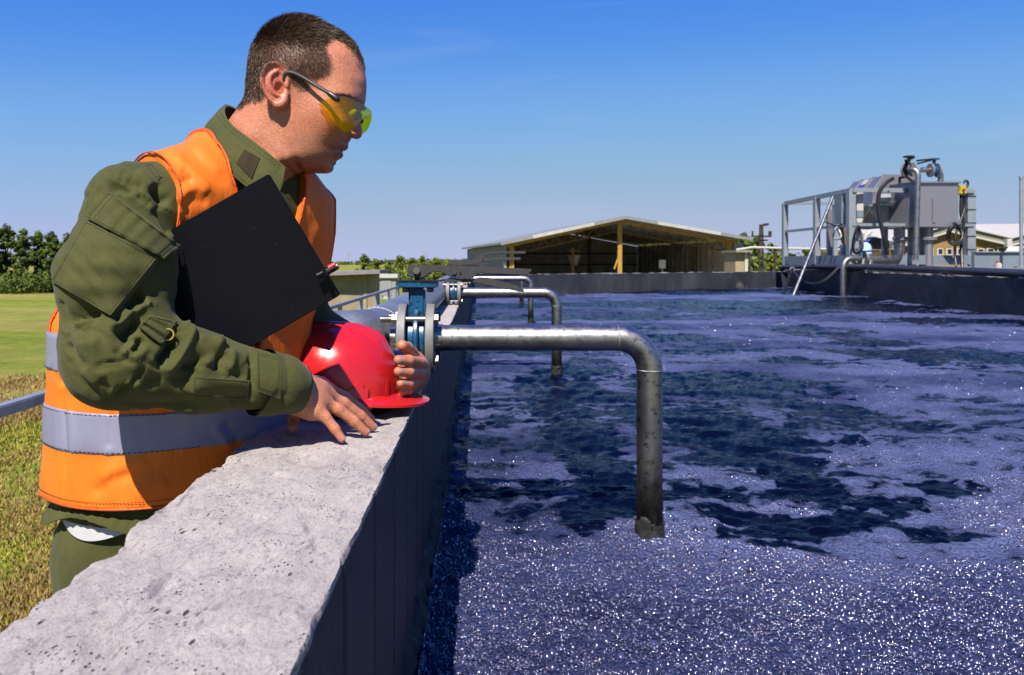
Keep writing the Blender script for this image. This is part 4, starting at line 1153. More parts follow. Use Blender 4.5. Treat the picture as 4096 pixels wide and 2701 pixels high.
# riser with its two valves over the tank
YR = 16.2
a, b, d = mc(1268, 185, YR + .15), mc(1362, 180, YR), mc(1335, 1055, YR)
pipe_thing("riser_pipe", "tall steel riser pipe in front of the grey steel tank", [a] + corner(a, b, d, 0.16) + [d], 0.052,
           rings=[(mc(1332, 1050, YR), (0, 0, 1), 0.085)])
e, f, h = mc(1392, 190, 16.7), mc(1575, 190, 16.7), mc(1572, 330, 16.7)
pipe_thing("crossover_pipe", "short steel pipe between the two valves on top of the tank", [e] + corner(e, f, h, 0.15) + [h], 0.055)
def far_valve(name, label, c_, ax, neck, handle, hm):
    t = thing(name, label, "valve", tuple(c_), "valves on top of the machine tank")
    ax = np.array(ax, float) / np.linalg.norm(ax)
    for s in (-1, 1): MB().disc(c_ + ax * 0.075 * s, ax, 0.145, 0.035, 28).build("flange", M['flange'], t)
    MB().disc(c_, ax, 0.10, 0.1, 24).build("body", M[hm], t)
    MB().cyl(c_, c_ + (0, 0, neck), 0.035, 12).build("neck", M[hm], t)
    MB().bar(c_ + (0, 0, neck), c_ + (0, 0, neck + .03), .16, .16, (0, 1, 0)).build("top_plate", M[hm], t, smooth=False)
    for p, q in handle: MB().bar(p, q, 0.05, 0.035).build("lever", M['blackmetal'], t, smooth=False)
far_valve("lever_valve", "black-handled valve above the left side of the grey tank", mc(1270, 190, 16.5), (0.5, -0.8, 0), 0.26,
          [(mc(1250, 130, 16.5), mc(1245, 85, 16.3)), (mc(1240, 105, 16.5), mc(1320, 70, 16.2))], 'blackmetal')
far_valve("lever_valve", "blue valve with long black lever above the right side of the grey tank", mc(1512, 195, 16.7), (1, 0, 0), 0.22,
          [(mc(1530, 85, 16.7), mc(1350, 102, 16.7)), (mc(1480, 100, 16.7), mc(1355, 130, 16.7))], 'blue')
# feed pipe that turns down into the tank
Yf = 16.35
a, b, c_, d = mc(1195, 900, 16.9), mc(1190, 1030, Yf + .2), mc(648, 1030, Yf), mc(648, 1420, Yf)
pipe_thing("feed_pipe", "steel pipe crossing the platform front and turning down into the tank", [a] + corner(a, b, c_, .22) + corner(b, c_, d, 0.22) + [d], 0.062,
           rings=[(mc(868, 1030, Yf), (1, 0, 0), 0.1)])
t = thing("drain_valve", "pale flanged valve on the dark pipe below the platform", "valve", tuple(mc(850, 1100, 15.9)))
c_ = mc(850, 1100, 15.95)
MB().disc(c_, (0.8, -0.6, 0), 0.15, 0.04, 28).disc(c_ + (0.1, -0.075, 0), (0.8, -0.6, 0), 0.12, 0.03, 28).build("flange", M['flange'], t)
MB().bar(c_, c_ + (0, 0, .28), .05, .05).bar(c_ + (-.05, 0, .28), c_ + (.28, 0, .30), .04, .03).build("handle", M['blackmetal'], t)
pts = [mc(65, 1140, 19.5), mc(75, 1112, 19.4), mc(300, 1108, 17.8), mc(620, 1110, 16.6), mc(900, 1112, 15.6), mc(1600, 1142, 12.6), mc(2366, 1176, 10.1), mc(2900, 1210, 8.9)]
t = thing("supply_pipe", "dark plastic pipe running along the top of the right tank wall", "pipe", tuple(pts[-1]))
MB().tube(pts, [0.055, .055, .055, .055, .058, .058, .058, .058], 16).build("pipe", M['darkpipe'], t)
for p in pts[4:7]:
    MB().box((p[0] - .04, p[1] - .04, E - .215), (p[0] + .04, p[1] + .04, p[2] - .04)).build("saddle", M['galvrail'], t, smooth=False)
# dip tube with brace, leaning on the railing
t = thing("dip_pole", "long thin steel pole leaning from the platform rail down into the foam", "pole", tuple(mc(170, 1395, 16.2)))
MB().tube([mc(160, 1420, 16.15), mc(562, 415, 17.5)], 0.035, 12).build("pole", M['steel'], t)
MB().tube([mc(465, 680, 17.1), mc(575, 722, 17.4)], 0.018, 8).build("brace", M['steel'], t)
t = thing("short_pole", "short dark steel pole standing in the foam at the far corner", "pole", tuple(mc(75, 1385, 17.2)))
MB().tube([mc(66, 1410, 16.2), mc(162, 1140, 17.6)], 0.035, 10).build("pole", M['blackmetal'], t)
MB().ring(mc(165, 1138, 17.6), (0, 1, 0), 0.05, 0.012, 16, 6).build("eye", M['galvrail'], t)
def hose(label, pts, r=0.022, n=40, name="hose"):
    o = MB().tube(spline(pts, n), r, 8).build(name, M['rubber'])
    return tag(o, label, "hose")
hose("black hose looping from the tank lid down to the platform deck", [mc(1120, 272, 16.4), mc(1050, 320, 16.3), mc(990, 410, 16.3), mc(980, 560, 16.3), mc(1005, 700, 16.3), mc(1040, 860, 16.3), mc(1065, 990, 16.4)], 0.04)
hose("thin black hose sagging from the short pole to the platform", [mc(175, 1160, 17.4), mc(260, 1245, 17), mc(370, 1275, 16.6), mc(480, 1235, 16.4), mc(615, 1108, 16.4)], 0.03)
hose("thin dark cable drooping from the drum screen motor", [mc(950, 520, 16.8), mc(900, 570, 16.7), mc(840, 655, 16.7)], 0.02, 16)
def coil(label, u, v, Y, ru, rv, n, ax=(0, 1, 0)):
    t = thing("hose_coil", label, "hose", tuple(mc(u, v + rv, Y)), "coils of hose hung on the platform rails")
    for k in range(n):
        c_ = mc(u + 10 * math.sin(k * 2.1), v + 12 * math.cos(k * 1.7), Y - 0.03 * k)
        pts = [c_ + ((ru + 4 * k) / 2.3755 / FPX * Y * math.cos(a), 0.05 * math.sin(a * 2), (rv + 5 * math.sin(k * 3)) / 2.3755 / FPX * Y * math.sin(a)) for a in np.linspace(0, 2 * math.pi, 30)]
        MB().tube(pts, 0.022, 8, False).build("loop", M['rubber'] if n > 1 else M['galvrail'], t)
coil("pale coil of hose hanging under the left platform rail", 590, 780, 17.0, 32, 58, 1)
coil("black coiled cable hanging on the right platform post", 1715, 800, 16.5, 60, 95, 4)
coil("black coiled hose hanging below the control cabinet", 780, 850, 16.4, 38, 125, 2)
hose("black cables dropping from the yellow switch to the deck", [mc(1770, 430, 16.6), mc(1768, 600, 16.6), mc(1790, 700, 16.6), mc(1770, 900, 16.6), mc(1780, 1120, 16.4)], 0.035)
hose("second black cable beside the yellow switch, hanging lower", [mc(1800, 430, 16.6), mc(1800, 560, 16.6), mc(1720, 800, 16.5), mc(1712, 1000, 16.5), mc(1722, 1105, 16.4)], 0.025)
t = thing("switch_box", "yellow emergency switch box on the platform's right rail", "switch", tuple(mc(1775, 430, 16.6)))
a, b = mc(1740, 425, 16.55), mc(1810, 340, 16.55)
MB().box((a[0], 16.5, a[2]), (b[0], 16.68, b[2])).build("housing", M['yellowbox'], t, bevel=0.02)
MB().cyl(((a[0] + b[0]) / 2, 16.5, (a[2] + b[2]) / 2), ((a[0] + b[0]) / 2, 16.45, (a[2] + b[2]) / 2), 0.025, 14).build("button", M['redplastic'], t)
MB().tube(spline([mc(1812, 360, 16.55), mc(1830, 340, 16.55), mc(1832, 305, 16.55), mc(1810, 292, 16.55), mc(1795, 315, 16.55)], 20), 0.025, 8).build("cable_hook", M['rubber'], t)
# water jug on the feed pipe
t = thing("water_jug", "clear plastic water jug with blue cap standing on the steel feed pipe", "jug", tuple(mc(855, 1000, 16.5)))
c_ = mc(855, 1000, 16.5)
k_ = 16.5 / FPX / 2.3755
prof = [(0.0, 2), (57, 0), (60, 20), (57, 40), (60, 55), (58, 75), (50, 95), (35, 112), (20, 120), (18, 128), (0.0, 128)]
V, F = [], []
for r_, z in prof:
    for k in range(18):
        a = 2 * math.pi * k / 18; V.append((c_[0] + (r_ + .01) * k_ * math.cos(a), c_[1] + (r_ + .01) * k_ * math.sin(a), c_[2] + z * k_))
for i in range(len(prof) - 1):
    for k in range(18): F.append((i * 18 + k, i * 18 + (k + 1) % 18, (i + 1) * 18 + (k + 1) % 18, (i + 1) * 18 + k))
mesh_obj("bottle", V, F, M['jug'], t)
MB().cyl(c_ + (0, 0, 120 * k_), c_ + (0, 0, 142 * k_), 20 * k_, 14).build("cap", M['bluecap'], t)
MB().tube([c_ + (15 * k_, 0, 130 * k_), c_ + (45 * k_, 0, 148 * k_)], 8 * k_, 8).build("carry_handle", M['bluecap'], t)
t = thing("spray_nozzle", "small white angled spray nozzle above the water jug", "nozzle", tuple(mc(850, 860, 16.6)))
MB().tube([mc(845, 862, 16.6), mc(870, 810, 16.6), mc(915, 772, 16.6)], [0.03, .05, .035], 10).build("body", M['palewhite'], t)
t = thing("plastic_canister", "small white canister on the deck right of the platform", "canister", tuple(c8(970, 1150, 15.5)))
a, b = c8(918, 1152, 15.5), c8(1028, 1050, 15.5)
MB().box((a[0], 15.4, a[2] - .03), (b[0], 15.55, b[2])).build("body", M['palewhite'], t, bevel=0.02)
MB().cyl(((a[0] + b[0]) / 2, 15.47, b[2]), ((a[0] + b[0]) / 2, 15.47, b[2] + .03), .03, 10).build("cap", M['redplastic'], t)
t = thing("steel_curb", "pale blue-grey steel beam lying on the deck at the right edge", "beam", tuple(c8(440, 1160, 15.9)))
a, b = c8(445, 1150, 16.0), c8(1600, 1065, 16.0)
MB().box((a[0], 15.9, E - .12), (b[0], 16.0, a[2] + .30 * 1)).build("beam_web", M['beamgrey'], t, smooth=False)
MB().box((a[0], 15.85, a[2] + .30), (b[0], 16.05, a[2] + .32)).build("beam_flange", M['galvrail'], t, smooth=False)
t = thing("thin_mast", "thin tall grey steel mast at the right edge of the picture", "mast", tuple(at(4085, 1080, 15) * (1, 1, 0) + (0, 0, E - .12)))
p = at(4085, 717, 15); MB().cyl((p[0], 15, E - .12), (p[0], 15, p[2]), 0.032, 12).build("tube", M['galvrail'], t)
MB().cyl((p[0], 15, p[2]), (p[0], 15, p[2] + .05), 0.04, 12).build("cap", M['galvrail'], t)
MB().disc((p[0], 15, E - .10), (0, 0, 1), 0.12, 0.03, 16).build("base_plate", M['galvrail'], t)

# ------------------------------------------------------------------ poles and pylons
t = thing("utility_pole", "dark power pole with cross-arms and insulators beyond the far corner", "pole", (at(3045, 1100, 50) * (1, 1, 0)))
p = at(3045, 898, 50)
for dx in (-0.16, 0.16): MB().bar((p[0] + dx, 50, 0), (p[0] + dx * .4, 50, p[2]), 0.10, 0.10).build("leg", M['wood'], t, smooth=False)
for z, w in ((0.75, 0.62), (1.0, 0.4)): MB().bar((p[0] - w, 50, p[2] - z), (p[0] + w, 50, p[2] - z), 0.1, 0.1).build("cross_arm", M['wood'], t, smooth=False)
for dx in (-.55, .0, .5, .6): MB().cyl((p[0] + dx, 50, p[2] - .7), (p[0] + dx, 50, p[2] - .42), 0.06, 8).build("insulator", M['wood'], t)
MB().bar((p[0] + .1, 50, p[2] - .05), (p[0] + .45, 50, p[2] + .02), 0.12, 0.16).build("lamp", M['wood'], t, smooth=False)
for x, top, lb in ((1397, 1010, "distant lattice pylon left of the young trees"), (1704, 1010, "distant lattice pylon above the shrubs left of the hangar")):
    Y = 700.0
    b, p = at(x, 1047, Y), at(x, top, Y)
    t = thing("power_pylon", lb, "pylon", (b[0], Y, 0), "power pylons on the horizon")
    m = MB()
    for s in (-1, 1): m.bar((b[0] + s * 1.6, Y, 0), (b[0] + s * .3, Y, p[2]), .35, .35)
    for k in range(5): z = p[2] * k / 5; m.bar((b[0] - 1.6 + .26 * k, Y, z), (b[0] + 1.4 - .26 * k, Y, z + p[2] / 5), .2, .2)
    m.build("tower", M['galvrail'], t, smooth=False)
    m = MB()
    for z in (.75, .87, .98): m.bar((b[0] - 2.6, Y, p[2] * z), (b[0] + 2.6, Y, p[2] * z), .3, .3)
    m.build("arms", M['galvrail'], t, smooth=False)

# ------------------------------------------------------------------ trees and shrubs
def leaf_cloud(rs, centers, radii, n, size):
    k = rs.integers(0, len(centers), n)
    d = rs.normal(size=(n, 3)); d /= np.linalg.norm(d, axis=1)[:, None]
    rad = rs.random(n) ** 0.45
    C = centers[k] + d * radii[k] * rad[:, None]
    a = rs.normal(size=(n, 3)); a /= np.linalg.norm(a, axis=1)[:, None]
    b = np.cross(a, d + 0.3 * rs.normal(size=(n, 3))); b /= np.linalg.norm(b, axis=1)[:, None] + 1e-6
    s = size * rs.uniform(0.6, 1.5, n)[:, None]
    V = np.stack([C - a * s, C + b * s * .55, C + a * s, C - b * s * .55], 1).reshape(-1, 3)
    F = np.arange(4 * n).reshape(-1, 4)
    sh = np.clip(0.5 * (rs.random(n)) + 0.5 * rs.random(len(centers))[k], 0, 1)
    return V, F, np.repeat(sh, 4)
def tree(name, label, x, ybase, ytop, Y, wpx, mat, seed, leaf, n, group, trunk_h=0.35, clumps=16):
    rs = np.random.default_rng(seed)
    b = at(x, ybase, Y); H = at(x, ytop, Y)[2]; W = wpx / FPX * Y
    t = thing(name, label, "tree" if "tree" in name else "shrub", (b[0], Y, 0), group)
    tr = MB()
    pts = [(b[0], Y, 0)]
    for k in range(1, 5): pts.append((b[0] + rs.normal(0, .03 * W), Y + rs.normal(0, .03 * W), H * .8 * k / 4))
    tr.tube(pts, [max(.05, .02 * H) * q for q in (1.3, 1, .8, .5, .25)], 8)
    C, Rr = [], []
    for k in range(clumps):
        z = rs.uniform(trunk_h, 0.90) * H
        f = math.sin(math.pi * min(max((z / H - trunk_h * .6) / (1 - trunk_h * .6), 0.1), .97)) ** .6
        a = rs.uniform(0, 2 * math.pi); q = W * .36 * f * rs.random() ** .5
        c_ = np.array([b[0] + q * math.cos(a), Y + q * math.sin(a), z])
        C.append(c_); rr = rs.uniform(.12, .26) * W * (1 if clumps < 30 else .72); Rr.append((rr, rr, rr * .75))
        if k % 2 == 0: tr.tube([(b[0], Y, z * .6), (c_ + np.array([b[0], Y, z * .7])) / 2, c_], [.03, .025, .012], 5)
    C.append(np.array([b[0], Y, H * .92])); Rr.append((.16 * W, .16 * W, .08 * H))
    tr.build("trunk", M['bark'], t)
    V, F, sh = leaf_cloud(rs, np.array(C), np.array(Rr), n, leaf)
    V[:, 2] = np.maximum(V[:, 2], .03)
    mesh_obj("crown", V, F, M[mat], t, smooth=False, attrs={"shade": sh})
    return t
gl = "trees along the field edge at the left"
for k, (x, top, w, lb) in enumerate([(-60, 880, 150, "dark leafy tree cut off by the left edge of the picture"), (25, 893, 110, "tallest dark tree in the row at the left edge"), (95, 912, 100, "rounded mid-green tree in the row left of the man"),
                                     (150, 922, 95, "broad tree with gaps of sky below its crown, left of the man"), (205, 925, 100, "olive-green tree just left of the man's sleeve"), (270, 930, 120, "tree at the row's right end, hidden behind the man's arm"), (340, 925, 130, "tree standing behind the man's shoulder")]):
    tree("leafy_tree", lb, x, 1165, top, 67 + 2.5 * (k % 2), w, 'leaf', 40 + k, 0.11, 6500, gl, 0.22, 46)
t = tree("hedge_shrub", "low dark shrub row under the trees at the left edge", 110, 1172, 1105, 66, 420, 'leaf', 70, .14, 2600, None, .1, 30)
gm = "young trees and shrubs beyond the hut"
for k, (x, top, w, lb) in enumerate([(1455, 1014, 60, "young pale-green tree above the sand-coloured hut"), (1500, 1033, 55, "low shrub right of the hut's roof"), (1598, 1022, 70, "bushy young tree behind the nearest valve lever"), (1648, 1030, 65, "leafy shrub left of the lever's end"),
                                     (1690, 1024, 60, "young tree in the middle of the shrub row"), (1740, 1030, 60, "low green shrub near the right of the row"), (1790, 1036, 60, "small shrub close to the hangar's side wall"), (1560, 1042, 60, "short pale shrub above the grey kiosk")]):
    tree("young_tree", lb, x, 1110, top, 70 + 6 * (k % 3), w * 1.3, 'leafpale', 80 + k, .10, 1900, gm, .10, 22)
gr_ = "trees right of the hangar"
for k, (x, top, w, lb) in enumerate([(2975, 930, 110, "tallest green tree right of the hangar"), (3030, 945, 90, "green tree behind the power pole"), (3085, 975, 90, "low green tree right of the power pole"), (3135, 985, 90, "bush beside the platform's left railing"), (3230, 990, 110, "green tree seen through the platform railing"), (3310, 992, 90, "small tree behind the leaning pole")]):
    tree("field_tree", lb, x, 1092, top, 62 + 2 * k, w * 1.15, 'leaf', 110 + k, .16, 1900, gr_, .15, 18)
tree("hedge_shrub", "clipped hedge below the pipe bridge right of the hangar", 3080, 1092, 1015, 58, 330, 'leafpale', 131, .15, 2200, None, .05, 26)
# hazy wood on the horizon
def wood(name, label, x0, x1, Y, h, n, seed, mat):
    rs = np.random.default_rng(seed)
    xs = rs.uniform(x0, x1, n)
    C = np.stack([xs, np.full(n, Y) + rs.uniform(-20, 20, n), rs.uniform(.1, 1, n) ** .7 * h * (0.6 + .4 * vnoise(np.stack([xs * .02, xs * 0, xs * 0], -1)))], -1)
    V, F, sh = leaf_cloud(rs, C, np.tile([[3.0, 3.0, 1.2]], (n, 1)), n * 6, 1.1)
    o = mesh_obj(name, V, F, M[mat], smooth=False, attrs={"shade": sh})
    tag(o, label, "wood", kind="stuff")
wood("distant_wood", "thin dark line of woodland on the horizon", -420, 420, 620, 5.5, 1500, 5, 'leaf')

# grass tufts on the nearer field
def grass(name, label, n, xr, yr, hgt, mat, seed, straw=False):
    rs = np.random.default_rng(seed)
    y = yr[0] * (yr[1] / yr[0]) ** rs.random(n)
    x = -y * rs.uniform(*xr, n)
    patch = vnoise(np.stack([x * .9, y * .9, x * 0 + seed], -1))
    keep = patch + rs.normal(0, .35, n) > (0.02 if straw else -0.20)
    x, y = x[keep], y[keep]; n = len(x)
    h = hgt * rs.uniform(.3, 1.4, n) * (.4 + .6 * sstep(-.4, .5, vnoise(np.stack([x * .7, y * .7, x * 0 + 9], -1)))); a = rs.uniform(0, math.pi, n); w = .004 + .0008 * y
    dx, dy = np.cos(a) * w, np.sin(a) * w
    lx, ly = rs.normal(0, .35, n) * h, rs.normal(0, .35, n) * h
    z0 = np.zeros(n)
    V = np.stack([np.stack([x - dx, y - dy, z0], -1), np.stack([x + dx, y + dy, z0], -1), np.stack([x + lx * .5 + dx * .6, y + ly * .5 + dy * .6, h * .6], -1), np.stack([x + lx, y + ly, h], -1), np.stack([x + lx * .5 - dx * .6, y + ly * .5 - dy * .6, h * .6], -1)], 1).reshape(-1, 3)
    F = np.arange(5 * n).reshape(-1, 5)
    o = mesh_obj(name, V, F, M[mat], smooth=False, attrs={"shade": np.repeat(rs.random(n), 5)})
    tag(o, label, "grass", kind="stuff")
grass("field_grass", "green grass blades growing over the field behind the railing", 60000, (0.42, 0.66), (4.6, 13), .085, 'grass', 1)
grass("dry_grass", "straw-coloured dry grass patches at the left behind the railing", 55000, (0.44, 0.66), (5.2, 18), .13, 'straw', 2, True)
grass("hut_grass", "green grass in front of the sand-coloured hut", 16000, (0.08, 0.22), (16, 45), .16, 'grass', 3)
def flowers():
    rs = np.random.default_rng(4); n = 900
    y = rs.uniform(4.8, 7.5, n); x = -y * rs.uniform(.50, .66, n)
    k = vnoise(np.stack([x * 1.5, y * 1.5, x * 0 + 2], -1)) > .1
    x, y = x[k], y[k]; n = len(x); z = rs.uniform(.14, .24, n)
    C = np.stack([x, y, z], -1); V = []
    for dx, dz in ((-1, 0), (0, -1), (1, 0), (0, 1)): V.append(C + np.array([dx * .010, -dz * .006, dz * .009]))
    V = np.stack(V, 1).reshape(-1, 3)
    o = mesh_obj("yellow_flowers", V, np.arange(4 * n).reshape(-1, 4), M['yellowbox'], smooth=False)
    tag(o, "tiny yellow flowers in the grass at the lower left", "flowers", kind="stuff")
flowers()
# ------------------------------------------------------------------ implicit-surface modelling for the figure
def surface_nets(F, o, h):
    s = F < 0
    nx, ny, nz = F.shape
    cnt = np.zeros((nx - 1, ny - 1, nz - 1), np.int8)
    for a in (0, 1):
        for b in (0, 1):
            for c_ in (0, 1): cnt += s[a:nx - 1 + a, b:ny - 1 + b, c_:nz - 1 + c_]
    act = (cnt > 0) & (cnt < 8)
    ii = np.argwhere(act)
    idx = -np.ones(act.shape, np.int64); idx[act] = np.arange(len(ii))
    acc = np.zeros((len(ii), 3)); num = np.zeros(len(ii))
    C = [(a, b, c_) for a in (0, 1) for b in (0, 1) for c_ in (0, 1)]
    for p in C:
        for q in C:
            if sum(abs(x - y) for x, y in zip(p, q)) == 1 and p < q:
                fa = F[ii[:, 0] + p[0], ii[:, 1] + p[1], ii[:, 2] + p[2]]
                fb = F[ii[:, 0] + q[0], ii[:, 1] + q[1], ii[:, 2] + q[2]]
                m = (fa < 0) != (fb < 0)
                t = fa[m] / (fa[m] - fb[m])
                acc[m] += np.array(p) + (np.array(q) - np.array(p)) * t[:, None]; num[m] += 1
    V = np.asarray(o) + h * (ii + acc / num[:, None])
    quads = []
    for ax in range(3):
        sl0 = [slice(None)] * 3; sl1 = [slice(None)] * 3
        sl0[ax] = slice(0, -1); sl1[ax] = slice(1, None)
        a0, a1 = s[tuple(sl0)], s[tuple(sl1)]
        e = np.argwhere(a0 != a1)
        u, v = [(1, 2), (2, 0), (0, 1)][ax]
        ok = (e[:, u] > 0) & (e[:, v] > 0) & (e[:, u] < F.shape[u] - 1) & (e[:, v] < F.shape[v] - 1)
        e = e[ok]
        flip = a0[e[:, 0], e[:, 1], e[:, 2]]
        def cell(du, dv):
            k = e.copy(); k[:, u] += du; k[:, v] += dv
            return idx[k[:, 0], k[:, 1], k[:, 2]]
        q = np.stack([cell(-1, -1), cell(0, -1), cell(0, 0), cell(-1, 0)], 1)
        q[~flip] = q[~flip][:, ::-1]
        quads.append(q)
    return V, np.concatenate(quads)

def mesh_sdf(fun, lo, hi, h):
    """Evaluate fun(P)->distance on a grid (only close to the surface) and skin it."""
    lo = np.array(lo, float); hi = np.array(hi, float)
    n = (np.ceil((hi - lo) / h / 4).astype(int) + 1) * 4
    g = [np.arange(0, k, 4) for k in n]
    G = np.stack(np.meshgrid(*g, indexing='ij'), -1).reshape(-1, 3)
    D = fun(lo + h * (G + 1.5)).reshape([len(k) for k in g]).astype(np.float32)
    full = np.repeat(np.repeat(np.repeat(D, 4, 0), 4, 1), 4, 2)
    near = np.abs(D) < h * 9
    nearf = np.repeat(np.repeat(np.repeat(near, 4, 0), 4, 1), 4, 2)
    I = np.argwhere(nearf)
    for k in range(0, len(I), 400000):
        b = I[k:k + 400000]
        full[b[:, 0], b[:, 1], b[:, 2]] = fun(lo + h * b)
    return surface_nets(full, lo, h)

def normals(V, F):
    N = np.zeros_like(V)
    a = V[F[:, 1]] - V[F[:, 0]]; b = V[F[:, 2]] - V[F[:, 0]]
    n = np.cross(a, b)
    if F.shape[1] == 4:
        n = n + np.cross(V[F[:, 2]] - V[F[:, 0]], V[F[:, 3]] - V[F[:, 0]])
    for k in range(F.shape[1]): np.add.at(N, F[:, k], n)
    return N / (np.linalg.norm(N, axis=1)[:, None] + 1e-12)

def relax(V, F, it=1, lam=0.5):
    e = np.concatenate([F[:, [i, (i + 1) % F.shape[1]]] for i in range(F.shape[1])])
    for _ in range(it):
        S = np.zeros_like(V); c = np.zeros(len(V))
        np.add.at(S, e[:, 0], V[e[:, 1]]); np.add.at(c, e[:, 0], 1)
        np.add.at(S, e[:, 1], V[e[:, 0]]); np.add.at(c, e[:, 1], 1)
        V = V + lam * (S / c[:, None] - V)
    return V

def smin(a, b, k):
    h = np.clip(0.5 + 0.5 * (b - a) / k, 0, 1)
    return b + (a - b) * h - k * h * (1 - h)
def smax(a, b, k): return -smin(-a, -b, k)
def sd_cone(P, a, b, ra, rb):
    a, b = np.asarray(a, float), np.asarray(b, float)
    ab = b - a; t = np.clip(((P - a) @ ab) / (ab @ ab), 0, 1)
    return np.linalg.norm(P - a - t[:, None] * ab, axis=1) - (ra + (rb - ra) * t)
def sd_chain(P, pts, rs, k=0.012):
    d = None
    for i in range(len(pts) - 1):
        e = sd_cone(P, pts[i], pts[i + 1], rs[i], rs[i + 1])
        d = e if d is None else smin(d, e, k)
    return d
def sd_ell(P, c, r, R=None):
    Q = P - np.asarray(c, float)
    if R is not None: Q = Q @ R
    r = np.asarray(r, float)
    k = np.linalg.norm(Q / r, axis=1)
    return (k - 1) * np.minimum(np.min(r), k * 0 + np.min(r)) * (1.0)

def to_px(V):
    return np.stack([VX + FPX * V[:, 0] / V[:, 1], VY - FPX * (V[:, 2] - EYE) / V[:, 1]], -1)

def seg_dist(Q, pts):
    """distance of 2-D points to a polyline and the position 0..1 along it"""
    best = np.full(len(Q), 1e9); pos = np.zeros(len(Q)); side = np.zeros(len(Q))
    pts = np.asarray(pts, float)
    L = np.concatenate([[0], np.cumsum(np.linalg.norm(np.diff(pts, axis=0), axis=1))])
    for i in range(len(pts) - 1):
        a, b = pts[i], pts[i + 1]; ab = b - a
        t = np.clip(((Q - a) @ ab) / (ab @ ab), 0, 1)
        r = Q - a - t[:, None] * ab
        d = np.linalg.norm(r, axis=1)
        m = d < best
        best[m] = d[m]; pos[m] = (L[i] + t[m] * (L[i + 1] - L[i])) / L[-1]
        side[m] = np.sign(ab[0] * r[m, 1] - ab[1] * r[m, 0])
    return best, pos, side

def folds(V, F, fl, amp=1.0, lim=0.3):
    """Press cloth folds into the side of the figure that faces the wall's end.
    fl: list of (polyline in photo pixels, height in mm, half-width in mm[, one-sided])"""
    N = normals(V, F)
    W = V - np.array([0, 0, EYE]); W = W / np.linalg.norm(W, axis=1)[:, None]
    face = np.clip(-(N * W).sum(1) * 1.6 + lim, 0, 1)
    Q = to_px(V); mpp = V[:, 1] / FPX
    disp = np.zeros(len(V))
    for f in fl:
        pts, a, w = f[0], f[1] * 1e-3, f[2] * 1e-3
        if len(pts) > 2: pts = spline(pts, len(pts) * 5)
        lo = np.min(pts, 0) - 90; hi = np.max(pts, 0) + 90
        m = np.where(((Q > lo) & (Q < hi)).all(1))[0]
        if len(m) == 0: continue
        d, pos, side = seg_dist(Q[m], pts)
        d = d * mpp[m]
        taper = sstep(0, .18, pos) * sstep(1.0, .82, pos) * .85 + .15
        if len(f) > 3:   # a lap: one side stands proud of the other
            g = np.exp(-d / (w * 3)) * (side * f[3] > 0) * sstep(0, .0012, d)
        else:
            g = np.exp(-(d / w) ** 1.5)
        disp[m] += a * g * taper * face[m]
    return V + N * (disp * amp)[:, None]

def inpoly(Q, poly):
    poly = np.asarray(poly, float); r = np.zeros(len(Q), bool)
    j = len(poly) - 1
    for i in range(len(poly)):
        xi, yi = poly[i]; xj, yj = poly[j]
        c_ = ((yi > Q[:, 1]) != (yj > Q[:, 1])) & (Q[:, 0] < (xj - xi) * (Q[:, 1] - yi) / (yj - yi + 1e-12) + xi)
        r ^= c_; j = i
    return r

# ------------------------------------------------------------------ the man: head and neck
HY = 1.30                                       # sagittal plane of the head
KU = HY / FPX / 1.96                            # metres per drawing unit of the head sketch
def hd(u, v): return np.array([(850 + np.asarray(u) / 1.96 - VX) / FPX * HY, EYE + (VY - np.asarray(v) / 1.96) / FPX * HY])
OUT = [(262, 760), (272, 640), (284, 540), (300, 440), (345, 345), (420, 252), (500, 192), (600, 152), (700, 143), (800, 160), (890, 200), (980, 250), (1060, 310),
       (1125, 375), (1168, 450), (1191, 540), (1203, 620), (1206, 690), (1201, 750), (1190, 805), (1172, 845), (1155, 880), (1150, 905), (1156, 945), (1166, 985), (1175, 1020), (1173, 1050),
       (1160, 1076), (1138, 1090), (1108, 1087), (1080, 1080), (1069, 1098), (1066, 1122), (1063, 1146), (1054, 1166), (1030, 1176), (1008, 1181), (1019, 1196), (1021, 1214), (1010, 1234), (985, 1247),
       (962, 1264), (953, 1290), (948, 1318), (932, 1344), (895, 1360), (835, 1359), (760, 1352), (700, 1345), (650, 1362), (610, 1430), (580, 1540), (560, 1680), (400, 1760), (180, 1660), (60, 1450),
       (10, 1250), (50, 1090), (115, 975), (175, 890), (222, 830)]
